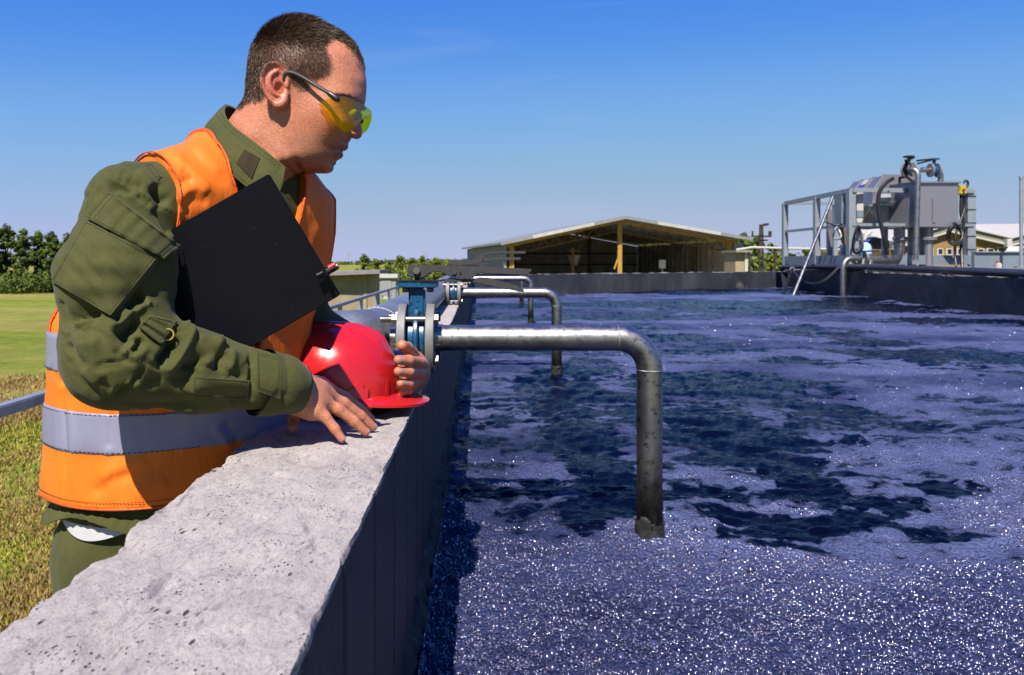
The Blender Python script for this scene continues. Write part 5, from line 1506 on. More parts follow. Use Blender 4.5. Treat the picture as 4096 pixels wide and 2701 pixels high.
WPT = [(600, 430, .0775), (480, 500, .075), (750, 430, .0735), (400, 430, .064), (330, 530, .043), (340, 690, .046), (500, 270, .052), (640, 250, .056), (800, 290, .055), (900, 360, .054), (1000, 410, .046),
       (1080, 480, .037), (1145, 570, .025), (1100, 620, .041), (1155, 690, .026), (1000, 560, .055), (900, 610, .0615), (850, 700, .063), (700, 600, .0725), (600, 650, .072), (450, 620, .068), (420, 760, .058),
       (1150, 780, .027), (1100, 775, .043), (1040, 775, .052), (1095, 868, .0285), (1060, 862, .0385), (1020, 850, .046), (965, 830, .057), (900, 880, .0635), (800, 850, .0665), (700, 820, .0675), (960, 925, .0575),
       (1020, 960, .045), (1065, 975, .030), (1130, 905, .0085), (1110, 935, .0165), (1135, 960, .0095), (1150, 1010, .0095), (1125, 1035, .0150), (1098, 1058, .0178), (1075, 1045, .0195), (1056, 1035, .0265), (1055, 1082, .0190),
       (1085, 1010, .0205), (950, 1030, .0515), (1000, 1040, .042), (850, 1000, .0605), (750, 980, .0635), (650, 950, .065), (520, 700, .0675), (1045, 1120, .0110), (1010, 1115, .0255), (1040, 1150, .0130), (1005, 1152, .0235), (965, 1152, .0315),
       (990, 1176, .0170), (960, 1170, .0280), (925, 1160, .0365), (1003, 1205, .0135), (975, 1212, .0220), (940, 1210, .0310), (970, 1250, .0130), (940, 1255, .0250), (920, 1305, .0160), (880, 1290, .0290), (850, 1335, .0170), (860, 1150, .0475), (870, 1215, .0400),
       (800, 1200, .0500), (720, 1150, .0580), (620, 1080, .0615), (760, 1280, .0410), (680, 1235, .0540), (600, 1170, .0590), (800, 1335, .0200), (720, 1320, .0330), (600, 1280, .0500), (450, 1000, .0590), (350, 900, .0540), (300, 1050, .0570), (450, 1200, .0590), (250, 1150, .0540),
       (500, 1350, .0560), (400, 1350, .0600), (200, 1250, .0480), (300, 1450, .058), (480, 1500, .055), (530, 900, .0625), (540, 1050, .0600), (640, 1350, .034)]
def nearer(u, v, w):
    """sketch position of a point that lies w in front of the sagittal plane"""
    u0, v0 = (VX - 850) * 1.96, VY * 1.96
    k = 1 - w / HY
    return u0 + (u - u0) * k, v0 + (v - v0) * k
def head_field():
    K = np.array([(u, v, 0.0) for u, v in OUT] + [(*nearer(u, v, w), (w / KU) ** 2) for u, v, w in WPT])
    P, val = K[:, :2], K[:, 2]
    sc = 400.0
    X = P / sc
    def phi(r2): return 0.5 * r2 * np.log(r2 + 1e-9)
    n = len(X)
    d2 = ((X[:, None] - X[None]) ** 2).sum(-1)
    A = np.zeros((n + 3, n + 3)); A[:n, :n] = phi(d2) + 2e-4 * np.eye(n); A[:n, n] = 1; A[:n, n + 1:] = X; A[n, :n] = 1; A[n + 1:, :n] = X.T
    w = np.linalg.solve(A, np.concatenate([val, np.zeros(3)]))
    us = np.arange(-60, 1321, 6.0); vs = np.arange(60, 1820, 6.0)
    U, Vv = np.meshgrid(us, vs, indexing='ij')
    Q = np.stack([U.ravel(), Vv.ravel()], -1)
    W2 = np.empty(len(Q))
    for k in range(0, len(Q), 20000):
        q = Q[k:k + 20000] / sc
        r2 = ((q[:, None] - X[None]) ** 2).sum(-1)
        W2[k:k + 20000] = phi(r2) @ w[:n] + w[n] + q @ w[n + 1:]
    cl = np.array(OUT + [OUT[0]], float)
    d, _, _ = seg_dist(Q, cl)
    ins = inpoly(Q, OUT)
    W2 = np.where(ins, np.maximum(W2, d * 6), -d * 60)
    return us, vs, (W2 * KU * KU).reshape(U.shape)
HUS, HVS, HW2 = head_field()
def w2_at(u, v):
    fu = np.clip((u - HUS[0]) / 6.0, 0, len(HUS) - 1.001); fv = np.clip((v - HVS[0]) / 6.0, 0, len(HVS) - 1.001)
    i, j = fu.astype(int), fv.astype(int); a, b = fu - i, fv - j
    return (HW2[i, j] * (1 - a) * (1 - b) + HW2[i + 1, j] * a * (1 - b) + HW2[i, j + 1] * (1 - a) * b + HW2[i + 1, j + 1] * a * b)
def head_uv(P):
    u = ((P[:, 0] / HY * FPX + VX) - 850) * 1.96
    v = (VY - (P[:, 2] - EYE) / HY * FPX) * 1.96
    return u, v
EARH = [(572, 672), (584, 600), (565, 540), (530, 507), (488, 499), (440, 516), (408, 560), (398, 620), (402, 680), (418, 726), (446, 768), (482, 806), (516, 826), (545, 806), (562, 765), (575, 735)]
EARH0 = EARH
EARH = [nearer(u, v, .078) for u, v in EARH]
EU, EV = nearer(600, 600, .078)[0] - 600, nearer(500, 660, .078)[1] - 660
def ear_t(u):
    u = u - EU
    return 0.0675 + np.clip((600 - u) / 200, 0, 1) * 0.0165
def ear_pts(L, dt=0.0): return [np.array([*hd(u, v)[:1], HY - ear_t(u) - dt, hd(u, v)[1]]) for u, v in L]
EAR_H = ear_pts([tuple(p) for p in spline(EARH, 44)], 0.0035)
EAR_A = ear_pts([tuple(p) for p in spline([nearer(u, v, .078) for u, v in [(500, 560), (462, 590), (448, 640), (455, 690), (485, 730), (525, 745), (548, 728)]], 18)], 0.0025)
EAR_C = ear_pts([nearer(u, v, .078) for u, v in [(572, 672), (535, 662), (505, 668)]], 0.001)
ECX, ECY = nearer(525, 690, .078)
def head_uvp(V):
    Y = HY - np.abs(V[:, 1] - HY)
    return ((V[:, 0] / Y * FPX + VX) - 850) * 1.96, (VY - (V[:, 2] - EYE) / Y * FPX) * 1.96
def head_sdf(P):
    u, v = head_uv(P)
    t = P[:, 1] - HY
    W2 = w2_at(u, v)
    e = 4.0
    gx = (w2_at(u + e, v) - w2_at(u - e, v)) / (2 * e * KU); gz = (w2_at(u, v + e) - w2_at(u, v - e)) / (2 * e * KU)
    Fv = W2 - t * t
    d = -Fv / (np.sqrt(gx * gx + gz * gz + 4 * t * t) + 0.012)
    # ears on both sides
    m = (u > 410) & (u < 790) & (v > 500) & (v < 1000) & (np.abs(t) > 0.045)
    if m.any():
        Q = P[m].copy(); Q[:, 1] = HY - np.abs(Q[:, 1] - HY)
        uu, vv = u[m], v[m]
        hel = np.full(len(Q), 9.0)
        for i in range(len(EAR_H) - 1):
            s = i / 43
            r = 0.0042 + 0.0030 * sstep(.72, .80, np.array(s)) * sstep(.95, .86, np.array(s))
            hel = np.minimum(hel, sd_cone(Q, EAR_H[i], EAR_H[i + 1], r, r))
        ant = np.full(len(Q), 9.0)
        for A_, r in ((EAR_A, .0042), (EAR_C, .0032)):
            for i in range(len(A_) - 1): ant = np.minimum(ant, sd_cone(Q, A_[i], A_[i + 1], r, r))
        d2, _, _ = seg_dist(np.stack([uu, vv], -1), np.array(EARH + [EARH[0]], float))
        ins = inpoly(np.stack([uu, vv], -1), EARH)
        rim = np.where(ins, -d2, d2) * KU
        tt = HY - Q[:, 1]
        plate = np.maximum(rim, np.abs(tt - (ear_t(uu) - 0.0005)) - 0.0028)
        body = np.maximum(rim + .004, np.maximum(tt - ear_t(uu), 0.05 - tt) )          # what joins the ear to the head
        back = np.maximum(np.maximum(rim + 0.012, tt - ear_t(uu) + 0.001), .06 - tt)
        ear = smin(smin(plate, hel, .004), smin(ant, back, .003), .003)
        con = sd_ell(Q, (hd(ECX, ECY)[0], HY - ear_t(ECX) - .004, hd(ECX, ECY)[1]), (.0075, .010, .0095))
        ear = smax(ear, -con, .003)
        tra = sd_cone(Q, ear_pts([nearer(574, 690, .078)], -.002)[0], ear_pts([nearer(566, 712, .078)], .002)[0], .0045, .0038)
        ear = smin(ear, tra, .003)
        d[m] = smin(d[m], ear, .004)
    # nostril and the fold beside the mouth
    for (uu, vv, tt, r) in ((1098, 1084, .0085, .0045), (1112, 1086, .0070, .0035)):
        for s in (-1, 1):
            c_ = hd(uu, vv); d = smax(d, -(np.linalg.norm(P - (c_[0], HY + s * tt, c_[1]), axis=1) - r), .003)
    return d

# ------------------------------------------------------------------ hands
def c5(u, v, Y): return at(900 + u / 2.614, 1300 + v / 2.614, Y)
def ontop(u, v, lift=0.0065):
    x, y = 900 + u / 2.614, 1300 + v / 2.614
    Y = (0.27 - lift - 0.002) * FPX / (y - VY)
    return at(x, y, Y)
def up(p, z): q = np.array(p, float); q[2] += z; return q
RH_TIP = {'little': ontop(1222, 1190), 'ring': ontop(1472, 1118, .007), 'middle': ontop(1548, 1066, .007), 'index': ontop(1530, 985, .007)}
RW = c5(742, 690, 1.185)
RHAND = {
    'little': [c5(915, 872, 1.176), c5(1045, 975, 1.163), c5(1140, 1095, 1.175), RH_TIP['little']],
    'ring': [c5(955, 778, 1.193), c5(1205, 895, 1.180), c5(1385, 1030, 1.207), RH_TIP['ring']],
    'middle': [c5(1000, 706, 1.214), c5(1270, 855, 1.208), c5(1440, 975, 1.243), RH_TIP['middle']],
    'index': [c5(1020, 650, 1.232), c5(1260, 800, 1.245), c5(1420, 910, 1.285), RH_TIP['index']],
    'thumb': [c5(860, 800, 1.235), c5(760, 900, 1.262), c5(715, 985, 1.265), ontop(705, 1080, .009)],
}
for f_ in ('little', 'ring', 'middle', 'index'):      # gently arched, nearly straight fingers
    a_, b_ = RHAND[f_][0], RHAND[f_][3]
    RHAND[f_][1] = up(a_ + (b_ - a_) * .43, .0065); RHAND[f_][2] = up(a_ + (b_ - a_) * .75, .0042)
RRAD = {'little': (.0085, .0080, .0070, .0058), 'ring': (.0098, .0090, .0080, .0066), 'middle': (.0100, .0092, .0083, .0068), 'index': (.011, .0092, .0082, .0066), 'thumb': (.014, .0115, .0100, .0080)}
def chain_hand(P, H, R, W, wr, extra=()):
    d = None
    for f in H:
        pts, rs = H[f], R[f]
        e = sd_chain(P, pts, rs, .004)
        d = e if d is None else smin(d, e, .0035)
    # palm: webs of cones from the wrist to every finger root
    pal = None
    names = ['index', 'middle', 'ring', 'little']
    for f in names:
        e = sd_cone(P, W, np.array(H[f][0]) * .86 + np.array(W) * .14 + np.array([0, .003, -.002]), wr, .0140)
        pal = e if pal is None else smin(pal, e, .012)
    for a, b in zip(names[:-1], names[1:]):
        pal = smin(pal, sd_cone(P, np.array(H[a][0]) * .9 + np.array(W) * .1 + np.array([0, .003, -.002]), np.array(H[b][0]) * .9 + np.array(W) * .1 + np.array([0, .003, -.002]), .0125, .0125), .016)
        m = (np.array(W) + H[a][0] + H[b][0]) / 3
        pal = smin(pal, np.linalg.norm(P - m, axis=1) - .017, .018)
    for a, b in zip(names[:-1], names[1:]):
        wa, wb = (np.array(H[q][0]) * .74 + np.array(H[q][1]) * .26 for q in (a, b))
        pal = smin(pal, sd_cone(P, wa, wb, .0075, .0075), .012)
    pal = smin(pal, sd_cone(P, W, H['thumb'][0], wr * .8, .014), .014)
    # tendons on the back of the hand
    for f in names:
        a = np.array(W) * .45 + H[f][0] * .55
        pal = smin(pal, sd_cone(P, up(a, .009) - (0, .004, 0), up(H[f][0], .0055) - (0, .002, 0), .0030, .0042), .008)
    for a_, ra_, b_, rb_ in extra: pal = smin(pal, sd_cone(P, a_, b_, ra_, rb_), .012)
    return smin(d, pal, .008)
RFORE = [c5(500, 640, 1.165), RW]
def rhand_sdf(P):
    d = chain_hand(P, RHAND, RRAD, RW, .0255, ((c5(790, 800, 1.186), .020, RHAND['little'][0] * .9 + RW * .1 + (0, .003, -.004), .0135), (c5(860, 720, 1.195), .019, RHAND['ring'][0] * .9 + RW * .1 + (0, .003, -.002), .0130)))
    fa = sd_cone(P, RFORE[0] + (-.03, 0, 0), RFORE[1], .035, .027)
    return smin(d, fa, .012)
LHAND = {
    'index': [c5(2060, 420, 1.5200), c5(2025, 395, 1.4550), c5(1925, 372, 1.4050), c5(1812, 366, 1.3850)],
    'middle': [c5(2060, 500, 1.5250), c5(2020, 508, 1.4600), c5(1925, 493, 1.4080), c5(1812, 486, 1.3880)],
    'ring': [c5(2030, 570, 1.5250), c5(1985, 606, 1.4650), c5(1925, 615, 1.4150), c5(1838, 610, 1.3960)],
    'little': [c5(1990, 620, 1.5250), c5(1950, 675, 1.4750), c5(1915, 690, 1.4300), c5(1858, 694, 1.4100)],
    'thumb': [c5(1990, 360, 1.5450), c5(1950, 290, 1.5050), c5(1905, 240, 1.4550), c5(1852, 214, 1.4250)],
}
LRAD = {'index': (.0115, .0105, .0095, .0083), 'middle': (.0115, .0105, .0095, .0082), 'ring': (.011, .0098, .0088, .0076), 'little': (.010, .0085, .0075, .0066), 'thumb': (.0135, .0115, .0108, .0096)}
LW = c5(1880, 430, 1.600)
def lhand_sdf(P):
    d = chain_hand(P, LHAND, LRAD, LW, .026)
    return smin(d, sd_cone(P, c5(1500, 380, 1.66), LW, .034, .027), .012)

# ------------------------------------------------------------------ trunk, sleeves
TH = math.radians(40)
TF = np.array([math.cos(TH), -math.sin(TH), 0]); TR = np.array([-math.sin(TH), -math.cos(TH), 0])
TT = np.array([(.185, -.385, 1.30, .058, .048), (.150, -.392, 1.315, .110, .076), (.11, -.408, 1.335, .160, .106), (.05, -.438, 1.355, .187, .140), (-.03, -.468, 1.37, .194, .166), (-.10, -.500, 1.375, .196, .174),
               (-.20, -.512, 1.375, .190, .170), (-.30, -.516, 1.37, .188, .166), (-.42, -.518, 1.36, .188, .166), (-.60, -.518, 1.36, .188, .166)])[::-1]
def trunk(P):
    z = P[:, 2] - EYE
    cx = np.interp(z, TT[:, 0], TT[:, 1]); cy = np.interp(z, TT[:, 0], TT[:, 2]); a = np.interp(z, TT[:, 0], TT[:, 3]); b = np.interp(z, TT[:, 0], TT[:, 4])
    dx, dy = P[:, 0] - cx, P[:, 1] - cy
    r = dx * TR[0] + dy * TR[1]; f = dx * TF[0] + dy * TF[1]
    k = (np.abs(r / a) ** 2.3 + np.abs(f / b) ** 2.3) ** (1 / 2.3)
    d = (k - 1) * np.minimum(a, b) * 0.95
    return smax(d, z - .195, .03), r, f, z
SR, ER = np.array([-.490, 1.135, EYE + .072]), np.array([-.476, 1.055, EYE - .122])
SL = np.array([-.355, 1.460, EYE + .050])
MR = np.array([-.493, 1.085, EYE - .02])
CUFF0 = at(1130, 1536, 1.15); CUFF1 = at(1192, 1558, 1.172)
EL, WLc = np.array([-.350, 1.54, EYE - .13]), c5(1560, 395, 1.65)
def shoulders(P):
    d = sd_cone(P, (-.395, 1.285, EYE + .118), SR, .068, .065)
    return smin(d, sd_cone(P, (-.378, 1.325, EYE + .090), SL, .062, .066), .03)
def right_arm(P):
    d = sd_cone(P, SR, MR, .066, .073)
    d = smin(d, sd_cone(P, MR, ER, .073, .065), .02)
    f1 = ER + (CUFF0 - ER) * .45 + (0, 0, -.004)
    d = smin(d, sd_cone(P, ER, f1, .066, .053), .03)
    d = smin(d, sd_cone(P, f1, CUFF0, .053, .0385), .02)
    d = smin(d, sd_cone(P, CUFF0, CUFF1, .0385, .031), .01)
    ax = (CUFF1 - CUFF0) / np.linalg.norm(CUFF1 - CUFF0)
    return np.maximum(d, (P - CUFF1) @ ax)
def left_arm(P):
    d = sd_cone(P, SL, EL, .068, .062)
    return smin(d, sd_cone(P, EL, WLc, .064, .045), .02)
def jacket_sdf(P):
    T, r, f, z = trunk(P)
    d = smin(T, shoulders(P), .05)
    d = smin(d, left_arm(P), .03)
    d = np.maximum(d, -(z + .395) )            # hem
    d = smin(d, right_arm(P), .016)
    return d
def vest_clip(r, f, z, P):
    # arm holes, neck opening with its V, hem
    arm = np.minimum(r, 1e9)
    lim = .176 + .020 * sstep(-.02, -.16, z)
    hole = np.where(z > -.145, r - lim, -1)
    hole = np.maximum(hole, np.where(z > -.145, -r - .150, -1))
    vee = .074 * np.clip((z + .16) / .29, 0.02, 1.0)
    N0 = np.stack([P[:, 0] + .385, P[:, 1] - 1.30], -1)
    rn = N0 @ TR[:2]; fn = N0 @ TF[:2]
    neck = np.where(fn > -.03, vee - np.abs(rn - .006), .080 - np.hypot(rn, fn + .03))
    neck = np.where((z > -.155), neck, -1)
    hem = -(z + .362 - .10 * (f * .0) + .022 * sstep(-.02, -.16, f))
    return np.maximum(np.maximum(hole, neck), hem)
def vest_sdf(P, off=.0135):
    T, r, f, z = trunk(P)
    d = smin(T, shoulders(P), .05) - off
    return np.maximum(d, vest_clip(r, f, z, P))
# ------------------------------------------------------------------ assemble the man
man = thing("person", "man in olive jacket and orange vest leaning on the wall, looking down at the water", "person", (-.55, 1.36, 1.25))

# ---- skin: head, neck and hands, with arms, trunk and legs under the clothes
hV, hF = mesh_sdf(head_sdf, (-.46, 1.200, EYE + .02), (-.165, 1.400, EYE + .43), .0016)
hV = relax(hV, hF, 1, .35)
rV, rF = mesh_sdf(rhand_sdf, (-.37, 1.13, EYE - .275), (-.14, 1.33, EYE - .12), .0014)
rV = relax(rV, rF, 1, .3)
lV, lF = mesh_sdf(lhand_sdf, (-.29, 1.36, EYE - .31), (-.05, 1.70, EYE - .08), .0018)
lV = relax(lV, lF, 1, .3)
def inner(P):
    T, r, f, z = trunk(P)
    d = smin(np.maximum(T + .03, -(z + .5)), shoulders(P) + .03, .03)
    d = smin(d, sd_cone(P, SR, ER, .04, .036), .02); d = smin(d, sd_cone(P, ER, RFORE[0], .036, .03), .02)
    d = smin(d, sd_cone(P, SL, EL, .04, .036), .02); d = smin(d, sd_cone(P, EL, WLc, .036, .03), .02)
    for s in (1, -1):
        hip = np.array([-.53, 1.36, EYE - .46]) + TR * .085 * s; knee = hip + (.02, 0, -.42); foot = knee + (-.03, 0, -.42)
        d = smin(d, sd_cone(P, hip, knee, .060, .045), .03); d = smin(d, sd_cone(P, knee, foot, .05, .04), .02)
    return d
iV, iF = mesh_sdf(inner, (-.85, 1.0, EYE - 1.36), (-.1, 1.75, EYE + .2), .014)
SK = np.array([0.98, 0.375, 0.205])
def head_tint(V):
    u, v = head_uvp(V)
    C = np.tile(SK, (len(V), 1))
    def blob(cu, cv, ru, rv): return np.exp(-(((u - cu) / ru) ** 2 + ((v - cv) / rv) ** 2))
    def lerp(C, col, a): return C * (1 - a[:, None]) + np.array(col) * a[:, None]
    C = lerp(C, (.95, .30, .18), .6 * blob(830, 960, 170, 130))                     # flushed cheek
    C = lerp(C, (1.0, .22, .16), .8 * blob(490, 660, 110, 190) * (np.abs(V[:, 1] - HY) > .066))   # ear
    C = lerp(C, (.70, .25, .17), .7 * blob(1130, 1040, 50, 60))
    st = sstep(0, 1, blob(830, 1190, 230, 170) * 1.5) * .42                          # shaved beard
    C = lerp(C, (.52, .24, .165), st)
    C = lerp(C, (.36, .19, .14), .55 * blob(1040, 1112, 70, 30))
    n = fbm(V * 420, 2)
    C = C * (1 - .10 * st * 2 * np.clip(n, 0, 1))[:, None]
    lip = np.maximum(blob(1030, 1155, 42, 18), blob(1000, 1210, 40, 26)) * (u > 925)
    C = lerp(C, (.50, .135, .12), np.clip(lip * 1.5, 0, .9))
    line, _, _ = seg_dist(np.stack([u, v], -1), [(922, 1152), (960, 1166), (1000, 1177), (1040, 1176)])
    C = lerp(C, (.13, .035, .03), .85 * np.exp(-(line / 7) ** 2))
    brow, _, _ = seg_dist(np.stack([u, v], -1), [(985, 765), (1060, 768), (1120, 785), (1165, 815)])
    C = lerp(C, (.10, .06, .04), .75 * np.exp(-(brow / 15) ** 2))
    lid, _, _ = seg_dist(np.stack([u, v], -1), [(1010, 872), (1050, 886), (1095, 893)])
    C = lerp(C, (.12, .06, .045), .8 * np.exp(-(lid / 9) ** 2))
    h = hair_mask(u, v, 34.0, 16 * fbm(V * 90, 3))
    h = np.where((np.abs(V[:, 1] - HY) > .066) & inpoly(np.stack([u, v], -1), EARH0), 0, h)
    C = lerp(C, (.15, .080, .048), .90 * h)
    return np.clip(C, 0, 1.2)
HAIRP = [(180, 860), (215, 842), (270, 815), (330, 800), (385, 775), (400, 700), (385, 600), (430, 520), (500, 490), (570, 515), (600, 575), (612, 640), (660, 690), (712, 712), (748, 690), (775, 625), (850, 606), (915, 585),
         (935, 540), (915, 480), (897, 420), (888, 350), (900, 300), (950, 284), (1005, 300), (1055, 345), (1095, 400), (1140, 455), (1180, 520), (1215, 530), (1230, 400), (1100, 250), (900, 100), (640, 60), (400, 130), (250, 330), (200, 600)]
def hair_mask(u, v, soft=26.0, jit=0.0):
    Q = np.stack([u, v], -1)
    d, _, _ = seg_dist(Q, np.array(HAIRP + [HAIRP[0]], float))
    s = np.where(inpoly(Q, HAIRP), d, -d)
    return sstep(-soft, soft, s + jit)
def hand_tint(V, H):
    C = np.tile(SK * (1.02, 1.05, 1.05), (len(V), 1))
    for f in H:
        pts = H[f]
        for j in (1, 2):
            C = C * (1 - np.array([.06, .22, .22]) * np.exp(-(np.linalg.norm(V - pts[j], axis=1) / .008) ** 2)[:, None])
        tip = np.array(pts[3]); ax = tip - pts[2]; ax /= np.linalg.norm(ax)
        C = C * (1 - np.array([.0, .20, .16]) * np.exp(-(np.linalg.norm(V - tip, axis=1) / .011) ** 2)[:, None])
    n = fbm(V * 110, 3)
    return np.clip(C * (1 + .07 * n)[:, None], 0, 1)
hC = head_tint(hV); rC = hand_tint(rV, RHAND); lC = hand_tint(lV, LHAND)
# wrinkles over the knuckles, tendon grooves
def knuckle(V, F, H, R):
    N = normals(V, F); D = np.zeros(len(V))
    for f in ('index', 'middle', 'ring', 'little'):
        for j in (1, 2):
            ax = np.array(H[f][j + 1]) - H[f][j - 1]; ax /= np.linalg.norm(ax)
            q = V - H[f][j]; s = q @ ax
            near = np.exp(-(np.linalg.norm(q, axis=1) / (R[f][j] * 1.25)) ** 2) * (N[:, 2] > -.2)
            for o in (-.0026, 0, .0026): D -= .00055 * near * np.exp(-((s - o) / .0006) ** 2)
    return V + N * D[:, None]
rV = knuckle(rV, rF, RHAND, RRAD); lV = knuckle(lV, lF, LHAND, LRAD)
allV = np.concatenate([hV, rV, lV, iV]); off = np.cumsum([0, len(hV), len(rV), len(lV)])
allF = np.concatenate([hF + off[0], rF + off[1], lF + off[2], iF + off[3]])
allC = np.concatenate([hC, rC, lC, np.tile(SK, (len(iV), 1))])
body = mesh_obj("body", allV, allF, M['skin'], man, colors=allC)
# finger nails: thin curved plates let into the finger tips
def nail(tip, prev, r, upv, parent):
    tip, prev = np.array(tip, float), np.array(prev, float)
    ax = (tip - prev) / np.linalg.norm(tip - prev); upv = np.array(upv, float)
    n = upv - ax * (upv @ ax); n /= np.linalg.norm(n); s = np.cross(ax, n)
    V, F = [], []
    for i, q in enumerate(np.linspace(-.85, .55, 7)):
        wd = .80 * math.sqrt(max(.05, 1 - (max(0, q - .1) / .62) ** 2)) if q > .1 else .80 * (1 - .25 * max(0, (-q - .5)) ** 1)
        for k in np.linspace(-1, 1, 7):
            a = k * wd * 1.0
            drop = 0.0 if q < .0 else .35 * q * q
            V.append(tip + ax * q * r * .95 + s * math.sin(a) * r * 1.0 + n * (math.cos(a) * r * (1.03 - drop)))
    for i in range(6):
        for k in range(6): F.append((i * 7 + k, i * 7 + k + 1, (i + 1) * 7 + k + 1, (i + 1) * 7 + k))
    o = mesh_obj("fingernail", V, F, M['nail'], parent)
M['nail'] = simple("nail", (0.66, 0.36, 0.28), 0.28, 0, 0.06, 200)
for f in ('little', 'ring', 'middle'):
    nail(RHAND[f][3], RHAND[f][2], RRAD[f][3], (.1, -.35, 1), body)
for f in ('index', 'middle', 'ring', 'little'):
    nail(LHAND[f][3], LHAND[f][2], LRAD[f][3], (.25, -1, .18), body)

# eyes behind the glasses
for s in (-1, 1):
    c_ = hd(*nearer(1072, 872, .035)); e = MB().ball((c_[0], HY + s * .0265, c_[1]), .0118, 16, 12).build("eyeball", M['eye'], body)
    MB().ball((c_[0] + .0085, HY + s * .0285, c_[1] - .0045), .0052, 12, 8).build("iris", M['iris'], e)

# ---- hair: short strands rooted in the scalp
def hair():
    rs = np.random.default_rng(11)
    N = normals(hV, hF)
    a, b, c_ = hV[hF[:, 0]], hV[hF[:, 1]], hV[hF[:, 2]]
    n = 46000
    u, v = head_uvp(hV)
    mk = hair_mask(u, v, 30.0, 18 * fbm(hV * 90, 3))
    earm = (np.abs(hV[:, 1] - HY) > .069) & inpoly(np.stack([u, v], -1), EARH0)
    mk = np.where(earm, 0, mk)
    near = np.where(hV[:, 1] < HY + .035, 1.0, .35)
    wv = mk * near; wv = wv / wv.sum()
    pick = rs.choice(len(hV), n, p=wv)
    P = hV[pick] + rs.normal(0, .0006, (n, 3)); Nn = N[pick]; uu, vv = u[pick], v[pick]
    side = sstep(.03, .062, np.abs(hV[pick, 1] - HY))
    top = sstep(420, 230, vv)
    # flow: forwards over the crown, downwards and a little forwards on the sides, down at the back
    fu = .95 * top + .35 * (1 - top) * sstep(350, 600, uu) + .1
    fv = .25 * top + 1.0 * (1 - top)
    front = sstep(880, 1100, uu) * top
    fv = fv + .5 * front
    flow = np.stack([fu, rs.normal(0, .22, n), -fv], -1)
    flow += rs.normal(0, .20, (n, 3))
    flow -= Nn * (flow * Nn).sum(1)[:, None]; flow /= np.linalg.norm(flow, axis=1)[:, None]
    lift = .34 + .50 * top * sstep(900, 500, uu) + rs.normal(0, .10, n)
    L = (.0048 + .0078 * top + .006 * front) * rs.uniform(.6, 1.3, n) * (0.55 + .45 * mk[pick])
    L = L * np.where((vv > 600) & (uu > 590), .75, 1)
    d = flow + Nn * lift[:, None]; d /= np.linalg.norm(d, axis=1)[:, None]
    m = P + d * L[:, None] * .55
    d2 = d + flow * .35 + np.array([0, 0, -.12]); d2 /= np.linalg.norm(d2, axis=1)[:, None]
    t = m + d2 * L[:, None] * .55
    s = np.cross(d, rs.normal(size=(n, 3))); s /= np.linalg.norm(s, axis=1)[:, None]
    w = rs.uniform(.00016, .00030, n)[:, None]
    V = np.stack([P - s * w, P + s * w, m + s * w * .8, t, m - s * w * .8], 1).reshape(-1, 3)
    F = np.arange(5 * n).reshape(-1, 5)
    sh = np.repeat(np.clip(rs.normal(.42, .2, n) + .15 * fbm(P * 160, 2), 0, 1), 5)
    mesh_obj("hair", V, F, M['hair'], man, smooth=False, attrs={"shade": sh})
    # brow hairs
    k = 900
    tt = rs.random(k); pts = spline([(985, 768), (1060, 765), (1120, 782), (1168, 815)], 60)[(tt * 59).astype(int)] + rs.normal(0, 8, (k, 2))
    pts = np.array([nearer(a_, b_, .042) for a_, b_ in pts]); W = np.sqrt(np.maximum(w2_at(pts[:, 0], pts[:, 1]), 1e-6))
    V = []
    for sgn in (-1, 1):
        X = hd(pts[:, 0], pts[:, 1]); C = np.stack([X[0], HY + sgn * W, X[1]], -1)
        dr = np.stack([np.full(k, -.5), sgn * (.6 + .2 * rs.random(k)), .25 - .6 * rs.random(k)], -1) * .006
        ww = np.array([0, .0, .00022])
        V.append(np.stack([C - ww, C + ww, C + dr], 1).reshape(-1, 3))
    V = np.concatenate(V)
    mesh_obj("eyebrow", V, np.arange(len(V)).reshape(-1, 3), M['hair'], man, smooth=False, attrs={"shade": np.full(len(V), .25)})
hair()

